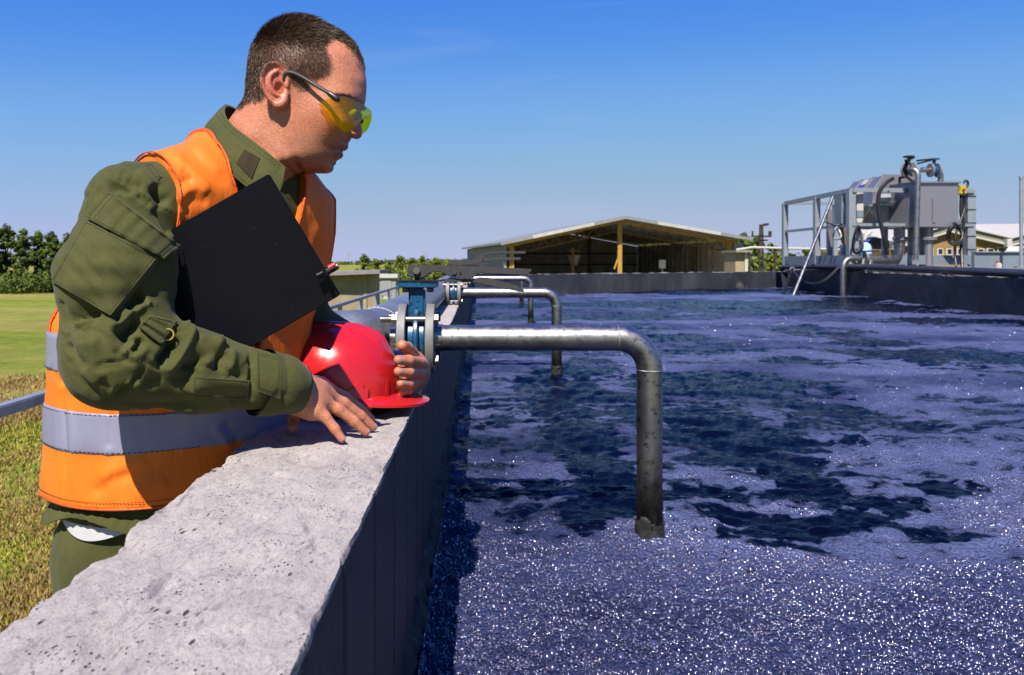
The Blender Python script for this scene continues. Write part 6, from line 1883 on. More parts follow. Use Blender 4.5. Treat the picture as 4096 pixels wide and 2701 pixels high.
# ---- jacket with its folds
def q3(L): return [(160 + u / 2.613, 700 + v / 2.613) for u, v in L]
def q4(L): return [(160 + u / 2.614, 1180 + v / 2.614) for u, v in L]
def q5(L): return [(900 + u / 2.614, 1300 + v / 2.614) for u, v in L]
def qb(L): return [(150 + u / 1.568, 500 + v / 1.568) for u, v in L]          # [150,500,1400,1500] sketch
def qv(L): return [(u / .825, 800 + v / .825) for u, v in L]                  # [0,800,1000,2701] sketch
JF = [
    # upper arm and shoulder
    (q3([(380, 20), (270, 160), (200, 330), (190, 470)]), -7, 9), (q3([(470, 30), (370, 200), (290, 360), (240, 500)]), 5, 9), (q3([(560, 60), (470, 240), (380, 420), (300, 560)]), -7, 8),
    (q3([(650, 60), (560, 200), (470, 340), (390, 470)]), 5, 7), (q3([(300, 620), (220, 740), (160, 850)]), -4, 6), (q3([(340, 260), (420, 225), (490, 250)]), -3, 4),
    (q3([(660, 45), (820, 78), (980, 160), (1180, 275), (1400, 405)]), 3.5, 2.2, -1), (q3([(700, 110), (850, 130), (960, 180)]), -9, 11), (q3([(760, 175), (900, 215), (1080, 290), (1160, 350)]), 5, 8),
    (q3([(1000, 215), (1100, 285), (1150, 330)]), -7, 6), (q3([(1180, 330), (1280, 450), (1400, 640)]), -6, 9), (q3([(1190, 80), (1230, 200), (1330, 300)]), -6, 9), (q3([(900, 20), (960, 90), (1080, 120)]), -4, 7),
    (q3([(830, 70), (860, 0), (880, -60)]), -3, 3), (qb([(290, 250), (330, 215), (430, 205), (540, 245)]), -9, 9), (qb([(300, 205), (400, 175), (520, 200), (590, 250)]), 6, 10), (qb([(210, 460), (250, 430), (310, 460)]), -3, 4),
    (qb([(720, 370), (760, 430), (830, 500)]), -7, 9), (qb([(620, 290), (700, 350), (740, 420)]), 4, 8), (qb([(240, 330), (200, 420), (150, 560)]), -5, 9),
    # under the pocket to the elbow
    (q3([(190, 1300), (220, 1420), (250, 1560)]), -4, 5), (q4([(110, 300), (200, 330), (230, 450)]), -3, 6),
    (q4([(260, 380), (290, 290), (350, 215), (480, 190), (640, 215)]), -16, 11), (q4([(230, 420), (262, 320), (330, 235)]), 5, 5), (q4([(350, 330), (420, 290), (520, 250), (620, 222)]), 7, 7),
    (q4([(1180, 95), (1100, 95), (980, 180), (880, 280), (800, 330), (700, 290)]), 11, 8), (q4([(1040, 230), (960, 320), (860, 400), (820, 460)]), -16, 11), (q4([(900, 140), (1000, 60), (1120, 20)]), -16, 14),
    (q4([(780, 215), (820, 230), (800, 290)]), -6, 5), (q4([(940, 430), (900, 520), (920, 560)]), -8, 7), (q4([(1000, 420), (960, 500), (1010, 540)]), 5, 5), (q4([(1080, 450), (1030, 540), (960, 600)]), -7, 6), (q4([(1120, 520), (1060, 600), (960, 640)]), 5, 7),
    (q4([(1440, 420), (1400, 500), (1330, 600), (1230, 750)]), -17, 11), (q4([(1350, 470), (1270, 560), (1180, 660), (1130, 700)]), 7, 10), (q4([(1560, 320), (1565, 430), (1500, 590), (1380, 730), (1250, 810)]), 13, 12),
    (q4([(1480, 400), (1500, 350), (1540, 330)]), 8, 8), (q4([(1640, 470), (1780, 500), (1890, 520)]), 6, 9), (q4([(1860, 560), (1740, 640), (1600, 700), (1440, 780)]), -10, 8), (q4([(1930, 500), (1850, 560), (1760, 640), (1720, 760)]), 10, 10),
    (q4([(1890, 600), (1875, 700), (1860, 800)]), -8, 6), (q4([(1960, 560), (2000, 700), (1960, 800)]), 5, 9), (q4([(1680, 900), (1620, 980), (1600, 1040)]), 5, 12), (q4([(1640, 760), (1500, 850), (1350, 870)]), -6, 12),
    # elbow patch and underside
    (q4([(210, 470), (330, 390), (480, 310), (625, 232)]), 4, 2.2, -1), (q4([(630, 235), (800, 440), (1000, 650), (1290, 845)]), 4.5, 2.2, 1), (q4([(1290, 845), (1500, 790), (1710, 850), (2090, 895)]), 4, 2.0, 1), (q4([(1095, 735), (1020, 860), (900, 980), (760, 1090)]), -6, 4),
    (q4([(420, 360), (520, 440), (420, 480)]), -3, 3), (q4([(480, 350), (590, 380), (640, 440)]), -2.5, 3), (q4([(280, 480), (330, 620), (430, 740), (480, 790)]), -6, 7), (q4([(350, 560), (480, 500), (640, 520)]), 4, 14),
    (q4([(560, 750), (700, 710), (880, 700), (1000, 720)]), -3, 3), (q4([(560, 790), (700, 760), (880, 745)]), -2, 3), (q4([(780, 560), (840, 640), (930, 690)]), -4, 5), (q4([(860, 620), (900, 560), (860, 520)]), 3, 5), (q4([(620, 880), (700, 980), (760, 1000)]), -4, 9), (q4([(900, 900), (960, 930), (1060, 900)]), 4, 9),
    (q4([(250, 640), (330, 800), (480, 960), (640, 1080)]), -4, 6), (q4([(880, 1120), (1100, 1160), (1400, 1150), (1700, 1140)]), -4, 9), (q4([(1000, 1180), (1300, 1230), (1700, 1220)]), 3, 8), (q4([(1100, 930), (1260, 860), (1290, 850)]), -5, 7),
    # forearm to cuff
    (q5([(20, 300), (140, 330), (230, 400)]), 3, 12), (q5([(235, 270), (285, 420), (270, 600), (235, 860)]), -6, 5), (q5([(0, 572), (120, 578), (252, 585)]), 3, 1.8, 1), (q5([(40, 480), (160, 520), (240, 530)]), -3, 9), (q5([(60, 830), (140, 760), (230, 740)]), -4, 8),
]
jV, jF = mesh_sdf(jacket_sdf, (-.83, .93, EYE - .42), (-.13, 1.78, EYE + .215), .0030)
jV = relax(jV, jF, 2, .5)
P_ = jV * (1, 1, 1)
jN = normals(jV, jF)
arm_w = sstep(.03, -.01, right_arm(jV))
dg = jV @ np.array([[.8, 0, .6], [0, 1, 0], [-.6, 0, .8]])
wr = fbm(dg * (7, 12, 26) + 3, 3) * .0028 + fbm(dg * (20, 30, 70), 2) * .0011
# gathers that run round the sleeve
tu = ((jV - SR) @ ((ER - SR) / np.linalg.norm(ER - SR)))
jV = jV + jN * (wr * (.4 + .6 * arm_w))[:, None]
jV = folds(jV, jF, [(f[0], f[1] * 1.5, f[2] * .85, *f[3:]) if len(f) == 3 else f for f in JF])
jacket = mesh_obj("jacket", jV, jF, M['olive'], man)
jbvh = BVHTree.FromPolygons(jV.tolist(), jF.tolist())
def cast(bvh, x, y):
    d = Vector(((x - VX) / FPX, 1.0, (VY - y) / FPX)).normalized()
    h = bvh.ray_cast(Vector((0, 0, EYE)), d)
    return (np.array(h[0]) if h[0] is not None else None), d
def patch(name, corners, n, m, lift, thick, mat, parent, bvh=None, smooth_it=12, sag=None, stitch=None, puff=0.0):
    """A sewn-on piece: four corners in photo pixels, laid over the cloth below and given an edge."""
    bvh = bvh or jbvh
    c_ = np.array(corners, float)
    S, T = np.meshgrid(np.linspace(0, 1, n), np.linspace(0, 1, m), indexing='ij')
    Q = ((1 - S) * (1 - T))[..., None] * c_[0] + (S * (1 - T))[..., None] * c_[1] + (S * T)[..., None] * c_[2] + ((1 - S) * T)[..., None] * c_[3]
    D = np.full((n, m), np.nan)
    for i in range(n):
        for j in range(m):
            p, _ = cast(bvh, *Q[i, j])
            if p is not None: D[i, j] = p[1]
    # fill misses, then iron out the wrinkles below
    for _ in range(60):
        bad = np.isnan(D)
        if not bad.any(): break
        Pd = np.pad(D, 1, constant_values=np.nan)
        st = np.stack([Pd[:-2, 1:-1], Pd[2:, 1:-1], Pd[1:-1, :-2], Pd[1:-1, 2:]])
        with np.errstate(all='ignore'):
            avg = np.nanmean(np.where(np.isnan(st), np.nan, st), 0)
        D = np.where(bad, avg, D)
    Dm = D.copy()
    for _ in range(smooth_it):
        Pd = np.pad(Dm, 1, mode='edge')
        Dm = (Pd[:-2, 1:-1] + Pd[2:, 1:-1] + Pd[1:-1, :-2] + Pd[1:-1, 2:] + 4 * Dm) / 8
        Dm = np.minimum(Dm, D + .004)
    D = Dm - lift - puff * np.sin(np.pi * S) * np.sin(np.pi * T)
    if sag is not None: D = D + sag(S, T)
    top = np.stack([(Q[..., 0] - VX) / FPX * D, D, EYE + (VY - Q[..., 1]) / FPX * D], -1)
    low = top + np.array([0, thick, 0])
    V = np.concatenate([top.reshape(-1, 3), low.reshape(-1, 3)])
    idx = np.arange(n * m).reshape(n, m); k = n * m
    F = [(idx[i, j], idx[i, j + 1], idx[i + 1, j + 1], idx[i + 1, j]) for i in range(n - 1) for j in range(m - 1)]
    for i in range(n - 1):
        F += [(idx[i, 0], idx[i + 1, 0], idx[i + 1, 0] + k, idx[i, 0] + k), (idx[i, m - 1] + k, idx[i + 1, m - 1] + k, idx[i + 1, m - 1], idx[i, m - 1])]
    for j in range(m - 1):
        F += [(idx[0, j] + k, idx[0, j + 1] + k, idx[0, j + 1], idx[0, j]), (idx[n - 1, j], idx[n - 1, j + 1], idx[n - 1, j + 1] + k, idx[n - 1, j] + k)]
    o = mesh_obj(name, V, F, mat, parent, smooth=True, sharp=50)
    # stitching a few millimetres inside the edge
    if stitch:
        g = MB()
        for ins in stitch:
            path = [(ins, ins), (1 - ins, ins), (1 - ins, 1 - ins), (ins, 1 - ins), (ins, ins)]
            for a, b in zip(path[:-1], path[1:]):
                ns = 26
                pts = []
                for s in np.linspace(0, 1, ns):
                    x, y = a[0] + (b[0] - a[0]) * s, a[1] + (b[1] - a[1]) * s
                    fi, fj = x * (n - 1), y * (m - 1); i, j = min(int(fi), n - 2), min(int(fj), m - 2)
                    p = top[i, j] * (1 - fi + i) * (1 - fj + j) + top[i + 1, j] * (fi - i) * (1 - fj + j) + top[i, j + 1] * (1 - fi + i) * (fj - j) + top[i + 1, j + 1] * (fi - i) * (fj - j)
                    pts.append(p - (0, .0002, 0))
                for q in range(0, ns - 1): 
                    p0, p1 = pts[q], pts[q + 1]
                    g.tube([p0 + (p1 - p0) * .12, p0 + (p1 - p0) * .82], .00042, 4, False)
        g.build("stitching", M['threaddark'], o)["kind"] = "stuff"
    return o
crinkle = lambda a, fx, fy, ph: (lambda S, T: a * np.sin(S * fx + T * fy + ph) * np.sin(np.pi * S) ** .5)
wavy = lambda S, T: .0016 * np.sin(T * 17 + S * 7) * np.sin(S * 3.1) + .0010 * np.sin(T * 31 - S * 12 + 1)
patch("sleeve_pocket", q3([(470, 465), (1228, 858), (735, 1468), (112, 1105)]), 44, 40, .0095, .018, M['olive'], jacket, stitch=(.03,), sag=wavy, puff=.002)
patch("pocket_flap", q3([(703, 163), (1448, 738), (1290, 874), (468, 440)]), 44, 18, .0155, .009, M['olive'], jacket, stitch=(.035, .085), sag=lambda S, T: -.0025 * T * np.sin(S * 9) + .0008 * np.sin(S * 40))
patch("sleeve_strap", q4([(1030, 345), (1150, 215), (1422, 282), (1262, 505)]), 22, 18, .0065, .008, M['olive'], jacket, stitch=(.06,), sag=lambda S, T: -.0035 * np.sin(S * 15 + T * 2) * (1 - S) ** .5)
c_ = cast(jbvh, *q4([(1352, 410)])[0])[0]
MB().ring(c_ + (0, -.006, 0), (.3, -1, .25), .0075, .0014, 20, 6).build("brass_eyelet", M['brass'], jacket)
patch("name_tab", qb([(678, 245), (715, 238), (776, 325), (756, 345)]), 10, 16, .003, .006, M['olive'], jacket, stitch=(.1,))
patch("cuff_tab", q5([(330, 268), (585, 330), (578, 775), (335, 690)]), 20, 26, .0055, .008, M['olive'], jacket, stitch=(.05, .10))
patch("forearm_patch", q5([(-330, 545), (252, 588), (225, 770), (-330, 745)]), 26, 16, .0022, .006, M['olive'], jacket, stitch=(.03,))

# cuff: the open sleeve end, a short tube round the wrist
def ringtube(name, path, radii, mat, parent, thick=.0035, seg=48, wob=0.0, squash=1.0):
    path = [np.array(p, float) for p in path]
    V, F = [], []
    _, u, v = frame_of(path[-1] - path[0])
    prof = [(p, r) for p, r in zip(path, radii)]
    prof = prof + [(p, r - thick) for p, r in prof[::-1]]
    for i, (p, r) in enumerate(prof):
        for k in range(seg):
            a = 2 * math.pi * k / seg
            rr = r * (1 + wob * float(vnoise([[math.cos(a) * 2.2, math.sin(a) * 2.2, p[0] * 30]])[0]))
            V.append(p + rr * (math.cos(a) * u + math.sin(a) * v * squash))
    n = len(prof)
    for i in range(n - 1):
        for k in range(seg): F.append((i * seg + k, i * seg + (k + 1) % seg, (i + 1) * seg + (k + 1) % seg, (i + 1) * seg + k))
    return mesh_obj(name, V, F, mat, parent)
ca, cb = at(1040, 1526, 1.135), at(1198, 1561, 1.175)
ringtube("cuff", [ca + (cb - ca) * s for s in np.linspace(0, 1, 9)], [.0490, .0478, .0462, .0444, .0425, .0405, .0385, .0368, .0352], M['olive'], jacket, .004, 56, .05)
la = WLc + (EL - WLc) * .12
ringtube("cuff", [la, (la + WLc) / 2, WLc + (WLc - EL) * .06], [.05, .049, .046], M['olive'], jacket, .004, 40, .05)

# collar standing round the neck
def collar():
    D_ = 1.7225
    top = [(712, 408, 1.400), (690, 395, 1.415), (640, 345, 1.425), (590, 290, 1.415), (548, 252, 1.375), (522, 243, 1.325), (520, 262, 1.272), (540, 290, 1.238), (575, 318, 1.216), (615, 348, 1.204), (663, 388, 1.208)]
    bot = [(668, 452, 1.395), (655, 440, 1.425), (610, 400, 1.445), (560, 345, 1.440), (505, 320, 1.400), (468, 316, 1.330), (468, 330, 1.262), (495, 362, 1.215), (535, 402, 1.187), (580, 440, 1.176), (640, 478, 1.178)]
    A_ = spline([at(x * D_, y * D_, Y) for x, y, Y in top], 60); B_ = spline([at(x * D_, y * D_, Y) for x, y, Y in bot], 60)
    m = 14; V = []
    for i in range(60):
        ax = A_[i] - B_[i]
        out = np.array([B_[i][0] + .375, B_[i][1] - 1.31, 0]); out /= np.linalg.norm(out) + 1e-9
        for k in range(m):
            s = k / (m - 1)
            V.append(B_[i] + ax * s + out * (.007 * math.sin(math.pi * s) + .0022 * math.sin(i * .9 + 3 * s) * math.sin(math.pi * s)))
    V = np.array(V); idx = np.arange(60 * m).reshape(60, m)
    F = np.stack([idx[:-1, :-1], idx[1:, :-1], idx[1:, 1:], idx[:-1, 1:]], -1).reshape(-1, 4)
    N = normals(V, F)
    c0 = np.array([-.375, 1.31, 0])
    if ((V - c0) * N)[:, :2].sum() < 0: F = F[:, ::-1]; N = -N
    W = V - N * .0045
    k = len(V)
    FF = [tuple(f) for f in F] + [tuple(f[::-1] + k) for f in F]
    for i in range(59):
        FF += [(idx[i, m - 1], idx[i + 1, m - 1], idx[i + 1, m - 1] + k, idx[i, m - 1] + k), (idx[i, 0] + k, idx[i + 1, 0] + k, idx[i + 1, 0], idx[i, 0])]
    for e in (0, 59):
        for j in range(m - 1): FF.append((idx[e, j], idx[e, j + 1], idx[e, j + 1] + k, idx[e, j] + k))
    o = mesh_obj("collar", np.concatenate([V, W]), FF, M['olive'], jacket, smooth=True, sharp=55)
    g = MB()
    for row in (m - 2, m - 3, 1):
        for i in range(1, 58):
            a, b = V[idx[i, row]], V[idx[i + 1, row]]
            g.tube([a + N[idx[i, row]] * .0003 + (b - a) * .1, b + N[idx[i, row]] * .0003 - (b - a) * .2], .0004, 4, False)
    g.build("stitching", M['threaddark'], o)["kind"] = "stuff"
    return o, BVHTree.FromPolygons(V.tolist(), F.tolist())
col_o, cbvh = collar()
def c9(u, v): return (700 + u / 2.613, 500 + v / 2.613)
patch("velcro_tab", [c9(722, 255), c9(888, 345), c9(800, 560), c9(640, 400)], 14, 14, .0022, .004, M['velcro'], col_o, bvh=cbvh, smooth_it=4)

# ---- high-visibility vest
VF = [
    (qb([(640, 130), (740, 230), (800, 330), (860, 440)]), -2, 5), (qb([(820, 120), (900, 220), (1010, 330), (1120, 460)]), 4, 8), (qb([(760, 130), (850, 240), (960, 360), (1060, 480)]), -4, 8),
    (qb([(920, 110), (1000, 200), (1090, 290), (1200, 400)]), -3, 7), (qb([(980, 100), (1080, 210), (1170, 310)]), 3, 7), (qb([(880, 380), (930, 345), (980, 340)]), -5, 7), (qb([(860, 500), (930, 420), (1000, 400), (1070, 440)]), 5, 9), (qb([(900, 560), (980, 470), (1080, 500)]), -5, 10),
    (qb([(870, 160), (890, 130), (960, 100)]), -3, 6), (qb([(800, 280), (860, 265), (920, 290)]), 3, 6),
    # lower panel
    (qv([(205, 640), (215, 780), (218, 960)]), -3.5, 3), (qv([(228, 640), (236, 800), (234, 970)]), 2.5, 4), (qv([(300, 975), (370, 925), (450, 900)]), -5, 9), (qv([(320, 930), (400, 885), (490, 850)]), 4, 12), (qv([(250, 830), (330, 860), (400, 840)]), -2, 14), (qv([(360, 800), (350, 900), (340, 960)]), 3, 10),
    (qv([(440, 985), (500, 950), (560, 930)]), 5, 12), (qv([(160, 560), (200, 610), (260, 620)]), 4, 9), (qv([(150, 540), (190, 580), (215, 620)]), -4, 7), (qv([(370, 690), (365, 760), (360, 830)]), -2.5, 4), (qv([(740, 730), (770, 770), (790, 800)]), -6, 7), (qv([(700, 740), (740, 790), (760, 820)]), 5, 8),
    (q4([(40, 720), (120, 780), (240, 880)]), 4, 8), (q4([(60, 790), (160, 850), (260, 960)]), -4, 8),
]
vV, vF = mesh_sdf(vest_sdf, (-.80, 1.08, EYE - .40), (-.22, 1.66, EYE + .22), .0032)
vV = relax(vV, vF, 2, .5)
vN = normals(vV, vF)
vV = vV + vN * (fbm(vV * (9, 9, 6) + 7, 3) * .0022 + fbm(vV * (30, 30, 10), 3) * .0010)[:, None]
vV = folds(vV, vF, VF, .75)
vV = relax(vV, vF, 1, .25)
vest = mesh_obj("safety_vest", vV, vF, M['vest'], man)
vbvh = BVHTree.FromPolygons(vV.tolist(), vF.tolist())
# reflective bands: strips cut from the same surface, standing 1 mm proud
def band(z0, z1, tilt, fmax=9.0):
    def f(P):
        T, r, f_, z = trunk(P)
        zz = z + tilt * r
        d = T - .0135
        return np.maximum(np.maximum(np.maximum(d - .0016, -(d + .006)), np.maximum(zz - z1, z0 - zz)), f_ - fmax)
    V, F = mesh_sdf(f, (-.80, 1.08, EYE - .34), (-.26, 1.66, EYE - .02), .0032)
    V = relax(V, F, 1, .4)
    N = normals(V, F)
    V = V + N * (fbm(V * (9, 9, 6) + 7, 3) * .0022 + fbm(V * (30, 30, 10), 3) * .0010)[:, None]
    V = folds(V, F, VF, .75)
    return mesh_obj("reflective_band", V, F, M['tape'], vest)
b1_ = band(-.284, -.2225, .0); b2_ = band(-.168, -.112, .0, .02)
def seam_line(z, parent, x0, x1):
    pts = []
    for th in np.linspace(math.radians(x0), math.radians(x1), 90):
        P0 = np.array([np.interp(z, TT[:, 0], TT[:, 1]), np.interp(z, TT[:, 0], TT[:, 2]), EYE + z])
        dr = TR * math.cos(th) + TF * math.sin(th)
        h_ = vbvh.ray_cast(Vector(P0 + dr * .4), Vector(-dr))
        if h_[0] is not None: pts.append(np.array(h_[0]) + dr * .0024)
    g = MB()
    for i in range(len(pts) - 1):
        g.tube([pts[i] + (pts[i + 1] - pts[i]) * .1, pts[i] + (pts[i + 1] - pts[i]) * .75], .00055, 4, False)
    o = g.build("stitching", M['threaddark'], parent); o["kind"] = "stuff"
for z_ in (-.2260, -.2805): seam_line(z_, b1_, -120, 70)
for z_ in (-.1155, -.1645): seam_line(z_, b2_, -120, -5)
seam_line(-.352, vest, -60, 70)
def pieces(V, F):
    lab = np.arange(len(V))
    while True:
        m = lab[F].min(1); new = lab.copy()
        for k in range(F.shape[1]): np.minimum.at(new, F[:, k], m)
        new = new[new]
        if (new == lab).all(): break
        lab = new
    for l in np.unique(lab):
        f = F[lab[F[:, 0]] == l]; used, inv = np.unique(f, return_inverse=True)
        yield V[used], inv.reshape(f.shape)
# bound edges along the arm holes, neck opening and hem
def piping(P):
    T, r, f, z = trunk(P)
    d = smin(T, shoulders(P), .05) - .0135
    return np.sqrt(vest_clip(r, f, z, P) ** 2 + (d + .0008) ** 2) - .0027
eV, eF = mesh_sdf(piping, (-.80, 1.08, EYE - .41), (-.22, 1.66, EYE + .22), .0022)
eN = normals(eV, eF)
eV = eV + eN * (fbm(eV * (9, 9, 6) + 7, 3) * .0015)[:, None]
eV = folds(relax(eV, eF, 2, .5), eF, VF, .6)
for pv, pf in pieces(eV, eF):
    if len(pv) > 150: mesh_obj("edge_binding", pv, pf, M['binding'], vest)
# ---- shirt hem, trousers, boots
def trousers(P):
    d = None
    z = P[:, 2] - EYE
    T, r, f, zz = trunk(P)
    d = np.maximum(T + .022, z + .36)
    for s in (1, -1):
        hip = np.array([-.530, 1.36, EYE - .46]) + TR * .092 * s; knee = hip + (.02, 0, -.42); foot = knee + (-.03, 0, -.40)
        d = smin(d, sd_cone(P, hip, knee, .094, .076), .03); d = smin(d, sd_cone(P, knee, foot, .076, .066), .02)
    d = np.maximum(d, -(z + 1.30))
    return d
tV, tF = mesh_sdf(trousers, (-.86, 1.05, EYE - 1.33), (-.25, 1.68, EYE - .34), .0065)
tV = relax(tV, tF, 2, .5)
tN = normals(tV, tF)
tV = tV + tN * (fbm(tV * (14, 14, 9), 3) * .006)[:, None]
mesh_obj("trousers", tV, tF, M['olive'], man)
for s in (1, -1):
    ft = np.array([-.545, 1.36, 1.25]) + TR * .092 * s
    fw = TF
    def boot(P):
        d = sd_cone(P, ft + (0, 0, .05), ft + fw * .16 + (0, 0, .035), .048, .038)
        d = smin(d, sd_cone(P, ft + (0, 0, .05), ft + (0, 0, .17), .048, .05), .03)
        return np.maximum(d, 1.252 - P[:, 2])
    V, F = mesh_sdf(boot, ft - (.28, .28, .02), ft + (.28, .28, .26), .008)
    mesh_obj("boot", V, F, M['darkplastic'], man)
# jacket skirt below the vest: a flared hem with gathers, and the white shirt tail under it
def skirt(name, offs, mat, wave, parent, zt=-.33, zb=None, th0=-180, th1=180, n=260, m=20):
    V = []
    ths = np.radians(np.linspace(th0, th1, n))
    for th in ths:
        ze = zb(th)
        for k in range(m):
            s = k / (m - 1); z = zt + (ze - zt) * s
            P = np.array([[0, 0, EYE + z]])
            cx = np.interp(z, TT[:, 0], TT[:, 1]); cy = np.interp(z, TT[:, 0], TT[:, 2]); a = np.interp(z, TT[:, 0], TT[:, 3]); b = np.interp(z, TT[:, 0], TT[:, 4])
            rr = (abs(math.cos(th)) ** 2.3 + abs(math.sin(th)) ** 2.3) ** (-1 / 2.3)
            o = offs(s) + wave(th, s)
            p = np.array([cx, cy, 0]) + TR * (a + o) * rr * math.cos(th) + TF * (b + o) * rr * math.sin(th)
            V.append((p[0], p[1], EYE + z))
    idx = np.arange(n * m).reshape(n, m)
    F = np.stack([idx[:-1, :-1], idx[:-1, 1:], idx[1:, 1:], idx[1:, :-1]], -1).reshape(-1, 4)
    V = np.array(V); N = normals(V, F)
    W = V - N * .004; k = len(V)
    FF = [tuple(f) for f in F] + [tuple(f[::-1] + k) for f in F] + [(idx[i, m - 1], idx[i, m - 1] + k, idx[i + 1, m - 1] + k, idx[i + 1, m - 1]) for i in range(n - 1)]
    return mesh_obj(name, np.concatenate([V, W]), FF, mat, parent, smooth=True, sharp=60)
# th = 0 is the man's right side, 90 degrees his front
def hem_z(th):
    d = math.degrees(th)
    return -.420 + .040 * math.exp(-((d - 20) / 30) ** 2) - .012 * math.exp(-((d + 60) / 20) ** 2)
skirt("jacket_hem", lambda s: .004 + .006 * s - .010 * math.exp(-((s - .55) / .2) ** 2), M['olive'], lambda th, s: (.0028 * math.sin(th * 70) + .002 * math.sin(th * 41)) * s * (1.2 - s) * 2, jacket, -.345, hem_z)
skirt("shirt_tail", lambda s: -.006, M['white'], lambda th, s: .001 * math.sin(th * 9), man, -.38, lambda th: -.385 - .032 * math.exp(-((math.degrees(th) - 20) / 28) ** 2), -40, 80, 120, 12)

# ------------------------------------------------------------------ things the man wears and holds
def g9(u, v): return (1150 + u / 3.92, 180 + v / 3.92)
t = thing("safety_glasses", "yellow-tinted safety glasses with dark grey temples worn by the man", "glasses", tuple(at(*g9(900, 1000), 1.24)))
ST = [(490, 930, 935, 1.2285), (560, 866, 1030, 1.2235), (640, 845, 1128, 1.2200), (720, 825, 1212, 1.2185), (800, 800, 1290, 1.2190), (880, 806, 1370, 1.2215), (980, 828, 1345, 1.2275), (1080, 872, 1275, 1.2380), (1160, 915, 1195, 1.2520), (1230, 965, 1140, 1.2690), (1280, 1003, 1120, 1.2850), (1308, 1026, 1118, 1.3000)]
S_ = spline(ST, 48)
m = 18; V = []
for side in (0, 1):
    rows = S_ if side == 0 else S_[::-1][1:]
    for u, va, vb, Y in rows:
        for k in range(m):
            s = k / (m - 1)
            x, y = g9(u, va + (vb - va) * s * (.62 if side else 1))
            p = at(x, y, Y)
            bow = .0035 * math.sin(math.pi * s)
            q = p - (0, bow * (1 if Y < HY - .004 else 0), 0)
            if side == 1: q[1] = 2 * HY - q[1]
            V.append(q)
V = np.array(V); nr = len(V) // m; idx = np.arange(len(V)).reshape(nr, m)
F = np.stack([idx[:-1, :-1], idx[:-1, 1:], idx[1:, 1:], idx[1:, :-1]], -1).reshape(-1, 4)
lens = mesh_obj("lens_shield", V, F, M['lens'], t)
sm = lens.modifiers.new("thickness", 'SOLIDIFY'); sm.thickness = .0018
for s in (-1, 1):
    def gp(u, v, dy): 
        x, y = g9(u, v); q_ = at(x, y, HY - dy); q_[1] = HY + s * dy; return q_
    P = spline([gp(-60, 560, .0755), (gp(-50, 470, .077)), gp(0, 432, .0775), gp(80, 435, .078), gp(200, 488, .078), gp(330, 562, .0785), gp(480, 655, .080), gp(640, 752, .0815)], 40)
    MB().tube(P, [.0022 + .0009 * min(1, i / 14) for i in range(40)], 10).build("temple", M['greyplastic'], t)
    P = spline([gp(630, 745, .0815), gp(700, 792, .0822), gp(770, 842, .0825), gp(820, 872, .0815)], 12)
    MB().tube(P, [.0034, .0040, .0044, .0046, .0048, .0049, .0050, .0050, .0048, .0044, .0036, .0020], 12).build("hinge", M['darkplastic'], t)
    q = gp(1130, 1150, .010)
    MB().tube(spline([gp(1120, 1040, .009), gp(1105, 1100, .013), gp(1080, 1170, .018)], 8), .0022, 8).build("nose_pad", M['darkplastic'], t)

# black folder under the arm
D_ = 1.7225
fa, fb = at(625 * D_, 405 * D_, 1.118), at(790 * D_, 685 * D_, 1.138)
v1_ = np.array([-0.262, -.006, -.152]); v1_ = v1_ / np.linalg.norm(v1_) * .305
fc, fd = fb + v1_, fa + v1_
nrm = np.cross(fb - fa, v1_); nrm /= np.linalg.norm(nrm)
if nrm[1] > 0: nrm = -nrm
t = thing("folder", "large flat black folder clamped under the man's arm", "folder", tuple(fc))
def sheet(a, b, c_, d, n0, n1): return [p + nrm * n0 for p in (a, b, c_, d)] + [p + nrm * n1 for p in (a, b, c_, d)]
MB().hexa(sheet(fa, fb, fc, fd, .006, .0085)).build("front_cover", M['folder'], t, bevel=.0009)
MB().hexa(sheet(fa, fb, fc, fd, -.006, -.0035)).build("back_cover", M['folder'], t, bevel=.0009)
ins = lambda p: p + ((fa + fb + fc + fd) / 4 - p) * .03
MB().hexa(sheet(ins(fa), ins(fb), ins(fc), ins(fd), -.0034, .0059)).build("paper_block", M['folder'], t)
# pen pushed through the loop at the folder's edge
def g7(u, v): return (1250 + u / 3.397, 950 + v / 3.397)
pa, pb = at(*g7(352, 384), 1.120), at(*g7(60, 530), 1.112)
t = thing("pen", "red and black ballpoint pen clipped to the folder's edge", "pen", tuple(pb))
d = pa - pb
MB().cyl(pb, pb + d * .80, .0052, 14).build("barrel", M['folder'], t)
MB().cyl(pb + d * .55 + (0, .0005, .003), pb + d * .86 + (0, -.0005, .0035), .0048, 12).build("red_sleeve", M['redplastic'], t)
MB().cyl(pb + d * .80, pb + d * .93, .0048, 14).build("collar", M['darkplastic'], t)
MB().cyl(pb + d * .93, pb + d * .955, .0044, 14).build("metal_ring", M['bolt'], t)
MB().cyl(pb + d * .955, pa, .0042, 14, .0036).build("push_button", M['redplastic'], t)
MB().tube([pb + d * .9 - (0, .006, 0), pb + d * .5 - (0, .0075, .002)], .0018, 8).build("clip", M['folder'], t)
MB().bar(at(*g7(150, 430), 1.112), at(*g7(215, 520), 1.112), .004, .016, (0, -1, 0)).build("elastic_loop", M['folder'], t)

